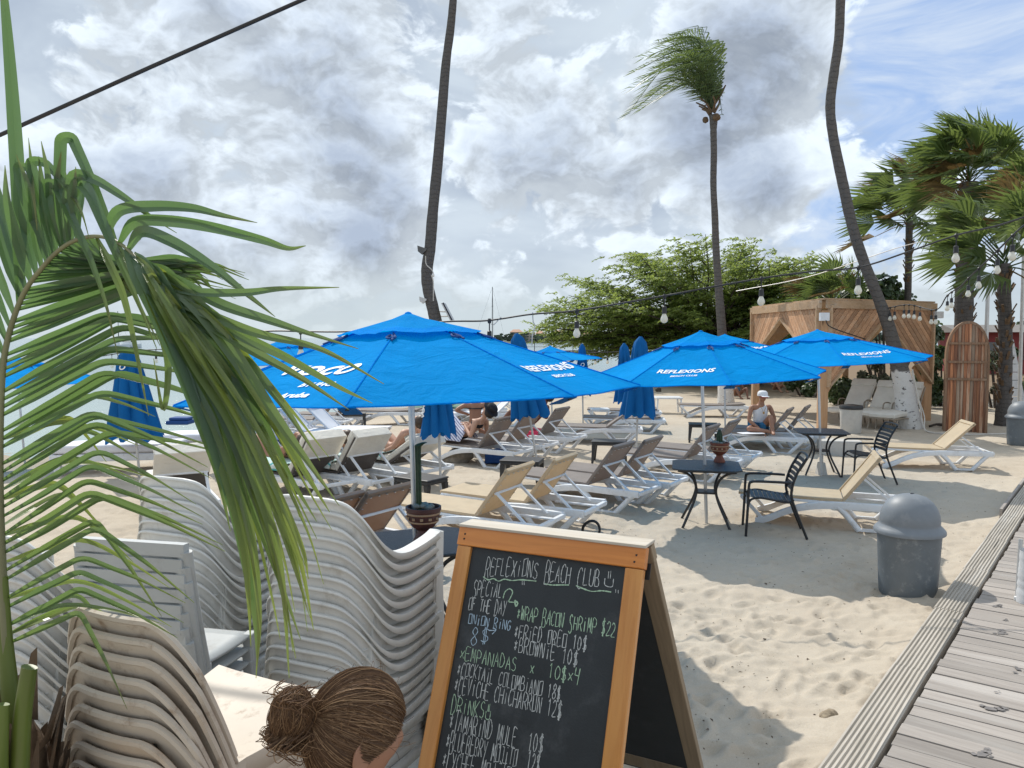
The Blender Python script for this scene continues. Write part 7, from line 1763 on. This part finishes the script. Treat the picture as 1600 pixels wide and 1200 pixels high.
k = MB(); k.lathe([(.01, -.12), (.09, -.09), (.105, 0), (.09, .08), (.01, .11)], 16, (0, .035, 1.15)); k.build('hair', MT['hair_dark'], e, smooth=60)
k = MB(); sling(k, (-.2, 0, .12), (.2, 0, .12), .14, .22, 8, -.02, .02); L = LPOS['striped']; o = k.build('beach_bag', MT['navy'], None, smooth=50, bevel=.03); tag(o, 'dark blue beach bag on the sand beneath the striped wrap lounger', 'bag'); o.location = L.location+Vector((1.15, -.55, 0))
# two people far under the trees
def far_person(px, py, label, sk, top, hair='hair_dark'):
    q = G(px, py); e = empty('person', q, R(15), label, 'person')
    J = dict(pel=(0, 0, .14), che=(0, -.02, .46), nek=(0, -.03, .62), hed=(0, -.05, .72), face=(0, -1, -.1), shoL=(-.19, -.02, .55), shoR=(.19, -.02, .55), elbL=(-.26, -.1, .3), elbR=(.26, -.1, .3), wriL=(-.15, -.32, .28), wriR=(.15, -.32, .28), hipL=(-.1, 0, .12), hipR=(.1, 0, .12), kneL=(-.22, -.36, .40), kneR=(.22, -.36, .40), ankL=(-.14, -.55, .05), ankR=(.14, -.55, .05), toeL=(-.14, -.7, .03), toeR=(.14, -.7, .03))
    figure(J, 'body', SK[sk], e, hands=True); skin_mesh([(0, 0, .14, (.16, .125)), (0, -.01, .30, (.14, .115)), (0, -.02, .45, (.166, .122))] if top == 'blue_cloth' else [(0, 0, .13, (.16, .13)), (0, -.01, .22, (.14, .11))], [(0, 1), (1, 2)] if top == 'blue_cloth' else [(0, 1)], 'clothing', MT[top], e)
    k = MB(); k.lathe([(.01, -.10), (.085, -.07), (.10, 0), (.085, .07), (.01, .10)], 14, (0, -.03, .79)); k.build('hair', MT[hair], e, smooth=60)
far_person(1150, 622, 'person in blue sitting behind the whitewashed slim palm trunk', 'brown', 'blue_cloth'); far_person(1212, 612, 'bare shouldered person sitting in the shade left of the gazebo', 'tan', 'black_cloth')

# ------------------------------------------------------------------ woman in the foreground, seen from behind
def fg_woman():
    c = P(556, 1140, 1.60); e = empty('person', (c.x, c.y, 0), R(32), 'woman with brown hair tied in a bun, looking down in front of the chair stacks', 'person'); zc = c.z
    HP = R(12)
    J = dict(pel=(-.10, 0, .93), che=(-.05, 0, zc-.37), nek=(-.055, 0, zc-.20), hed=(-.03, 0, zc-.06), shoL=(-.04, .165, zc-.29), shoR=(-.04, -.165, zc-.29), elbL=(-.02, .22, 1.02), elbR=(-.02, -.22, 1.02), wriL=(.13, .12, 1.06), wriR=(.13, -.12, 1.06), hipL=(-.10, .09, .90), hipR=(-.10, -.09, .90), kneL=(-.08, .10, .49), kneR=(-.08, -.10, .49), ankL=(-.12, .10, .08), ankR=(-.12, -.10, .08), toeL=(.04, .12, .03), toeR=(.04, -.12, .03))
    body = figure(J, 'body', SK['tan'], e, .93)
    skin_mesh([(-.10, 0, .93, (.15, .115)), (-.11, 0, 1.08, (.13, .10)), (-.05, 0, zc-.39, (.15, .11)), (-.04, .11, zc-.31, .055), (-.04, -.11, zc-.31, .055)], [(0, 1), (1, 2), (2, 3), (2, 4)], 'top', MT['white_cloth'], e)
    skin_mesh([(-.10, 0, .92, (.155, .12)), (-.10, .09, .88, .10), (-.10, -.09, .88, .10), (-.09, .10, .65, .085), (-.09, -.10, .65, .085)], [(0, 1), (0, 2), (1, 3), (2, 4)], 'shorts', MT['blue_cloth'], e)
    # head: one sculpted surface in its own frame (x forward, z up)
    rot = Matrix.Rotation(HP, 3, 'Y'); hc = Vector((0, 0, zc))
    def head_r(th, ph):
        d = Vector((math.cos(ph)*math.cos(th), math.cos(ph)*math.sin(th), math.sin(ph)))
        r = 1/math.sqrt((d.x/.098)**2+(d.y/.076)**2+(d.z/.115)**2)
        g = lambda t0, p0, st, sp_: math.exp(-(((th-t0+math.pi) % (2*math.pi)-math.pi)/st)**2-((ph-p0)/sp_)**2)
        r += .022*g(0, -.22, .14, .20)+.008*g(0, -.42, .20, .10)+.010*g(0, -.85, .35, .22)+.004*g(0, .12, .5, .12)-.008*(g(.38, -.02, .17, .12)+g(-.38, -.02, .17, .12))+.006*(g(.55, -.28, .25, .2)+g(-.55, -.28, .25, .2))-.004*g(0, -.56, .22, .03)
        return d*r
    k = MB(); k.grid([[hc+rot @ head_r(t, p) for t in np.linspace(-math.pi, math.pi, 73)] for p in np.linspace(-1.45, 1.5, 46)]); hd = k.build('head', SK['tan'], body, smooth=80)
    for s in (-1, 1):     # ears
        k = MB(); rows = []
        for u in np.linspace(0, 1, 9):
            rows.append([hc+rot @ Vector((-.012+.018*u*math.cos(t)*1.1-.004*u, s*(.074+.010*(1-u)+.012*u*(1+.5*math.cos(t*1.0+2.6))), -.020+.032*u*math.sin(t)*1.05)) for t in np.linspace(0, 2*math.pi, 25)])
        k.grid(rows); k.build('ear', SK['tan'], body, smooth=70, solid=.006)
    # hair: strands swept from the hairline to the tie, over a dark cap
    rr = random.Random(5); HB = bpy.data.materials.new('hair_strands'); HB.use_nodes = True; t = HB.node_tree; b = t.nodes['Principled BSDF']; g = N(t, 'ShaderNodeNewGeometry'); cr = N(t, 'ShaderNodeValToRGB'); Lk(t, g.outputs['Random Per Island'], cr.inputs[0])
    cr.color_ramp.elements[0].color = (.075, .040, .022, 1); cr.color_ramp.elements[1].color = (.38, .235, .125, 1); el = cr.color_ramp.elements.new(.55); el.color = (.135, .074, .038, 1); el = cr.color_ramp.elements.new(.85); el.color = (.21, .118, .06, 1)
    Lk(t, cr.outputs[0], b.inputs['Base Color']); b.inputs['Roughness'].default_value = .5; b.inputs['Specular IOR Level'].default_value = .22
    def surf(d, k_=1.0): d = d.normalized(); return d/math.sqrt((d.x/.107)**2+(d.y/.086)**2+(d.z/.122)**2)*k_
    tie = Vector((-.90, 0, .30)).normalized()
    k = MB(); rows = []
    for p in np.linspace(-.95, 1.5, 30):
        rows.append([])
        for t_ in np.linspace(-math.pi, math.pi, 49):
            d = Vector((math.cos(p)*math.cos(t_), math.cos(p)*math.sin(t_), math.sin(p))); lim = np.interp(abs(t_), [0, .5, .95, 1.35, 1.75, 3.15], [.50, .36, .0, -.22, -.60, -.9])
            kk = .985 if p > lim else .80
            rows[-1].append(hc+rot @ surf(d, kk))
    k.grid(rows); cap = k.build('hair', MT['hair_brown'], body, smooth=80)
    k = MB()
    for i in range(6000):
        t_ = rr.uniform(-math.pi, math.pi); p0 = np.interp(abs(t_), [0, .5, .95, 1.35, 1.75, 2.3, 3.15], [.48, .34, -.02, -.24, -.62, -.95, -1.05])+abs(rr.gauss(0, .10))+(rr.random()**2)*1.0*(rr.random() < .55)
        p0 = min(p0, 1.4); d0 = Vector((math.cos(p0)*math.cos(t_), math.cos(p0)*math.sin(t_), math.sin(p0))); tw = tie+Vector((rr.gauss(0, .05), rr.gauss(0, .07), rr.gauss(0, .07)))
        lift = 1.0+abs(rr.gauss(0, .018)); pts = []; sag = rr.gauss(0, .05); m = 13; w0 = rr.gauss(0, .02)
        ax = d0.cross(tw).normalized(); ang = d0.angle(tw)
        for j in range(m):
            u = j/(m-1); d = Matrix.Rotation(ang*u, 3, ax) @ d0; d = d+ax*(sag*math.sin(u*math.pi)+w0*math.sin(u*9+i))
            pts.append(hc+rot @ surf(d, lift*(1.0+.030*math.sin(u*math.pi))+.04*u**6))
        k.tube(pts, [.00032+.00042*math.sin(math.pi*min(.85, .1+j/(m-1))) for j in range(m)], 3, caps=False)
    for i in range(60):    # flyaways
        t_ = rr.uniform(-math.pi, math.pi); p0 = rr.uniform(-.2, 1.3); d = Vector((math.cos(p0)*math.cos(t_), math.cos(p0)*math.sin(t_), math.sin(p0))); q0 = surf(d, 1.01); dr = (Vector((rr.gauss(-.3, .5), rr.gauss(0, .5), rr.gauss(.1, .5)))+d*.5).normalized()*rr.uniform(.02, .06)
        k.tube([hc+rot @ Vector(q) for q in spline([q0, q0+dr*.5+d*.01, q0+dr+Vector((0, 0, -.008))], 7)], .00045, 3, caps=False)
    k.build('hair_strands', HB, cap, norm=False, smooth=80)
    # bun
    bc = tie*.107+Vector((-.047, 0, .006)); k = MB(); bm = bmesh.new(); bmesh.ops.create_icosphere(bm, subdivisions=3, radius=.036); k.add([hc+rot @ (bc+Vector((v.co.x, v.co.y*1.05, v.co.z*1.2))) for v in bm.verts], [[v.index for v in f.verts] for f in bm.faces]); bm.free(); bn = k.build('bun', MT['hair_brown'], cap, smooth=80)
    k = MB()
    for i in range(2200):
        a0 = rr.uniform(0, 6.28); e0 = rr.gauss(0, .5); r0 = .0385+abs(rr.gauss(0, .0025)); ln = rr.uniform(1.5, 3.6); pts = []; tilt = rr.gauss(.25, .5); m = 14
        for j in range(m):
            u = j/(m-1); a = a0+ln*u; el_ = e0*math.cos(u*2.4)+.25*math.sin(a*1.0+i); v = Vector((math.cos(a)*math.cos(el_), math.sin(el_), math.sin(a)*math.cos(el_)))
            v = Matrix.Rotation(tilt, 3, 'Z') @ v; v.z *= 1.25; pts.append(hc+rot @ (bc+v*r0*(1+.06*math.sin(a*3+i))))
        k.tube(pts, [.00032+.00042*math.sin(math.pi*j/(m-1)) for j in range(m)], 4, caps=False)
    for i in range(300):   # gathered from the tie into the bun, and the loose curl below it
        s = tie*.107+Vector((rr.gauss(0, .008), rr.gauss(0, .010), rr.gauss(0, .010)))
        if i < 170: f = bc+Vector((rr.gauss(-.01, .02), rr.gauss(0, .03), rr.choice((-1, 1))*.038)); mid = s.lerp(f, .5)+(f-bc)*.25
        else: f = bc+Vector((rr.gauss(.012, .015), rr.gauss(0, .025), -.062+rr.gauss(0, .008))); mid = bc+Vector((-.034+rr.gauss(0, .010), rr.gauss(0, .03), -.045))
        k.tube([hc+rot @ Vector(q) for q in spline([s, mid, f, f+Vector((rr.gauss(.02, .01), 0, .012+rr.gauss(0, .008)))], 12)], .0009, 4, caps=False)
    k.build('bun_strands', HB, bn, norm=False, smooth=80)
    k = MB(); q = tie*.118; k.tube([hc+rot @ (q+Vector((.006*math.cos(a), .020*math.cos(a), .022*math.sin(a)))) for a in np.linspace(0, 6.28, 20)], .005, 6); k.build('hair_tie', MT['hair_brown'], bn)
fg_woman()
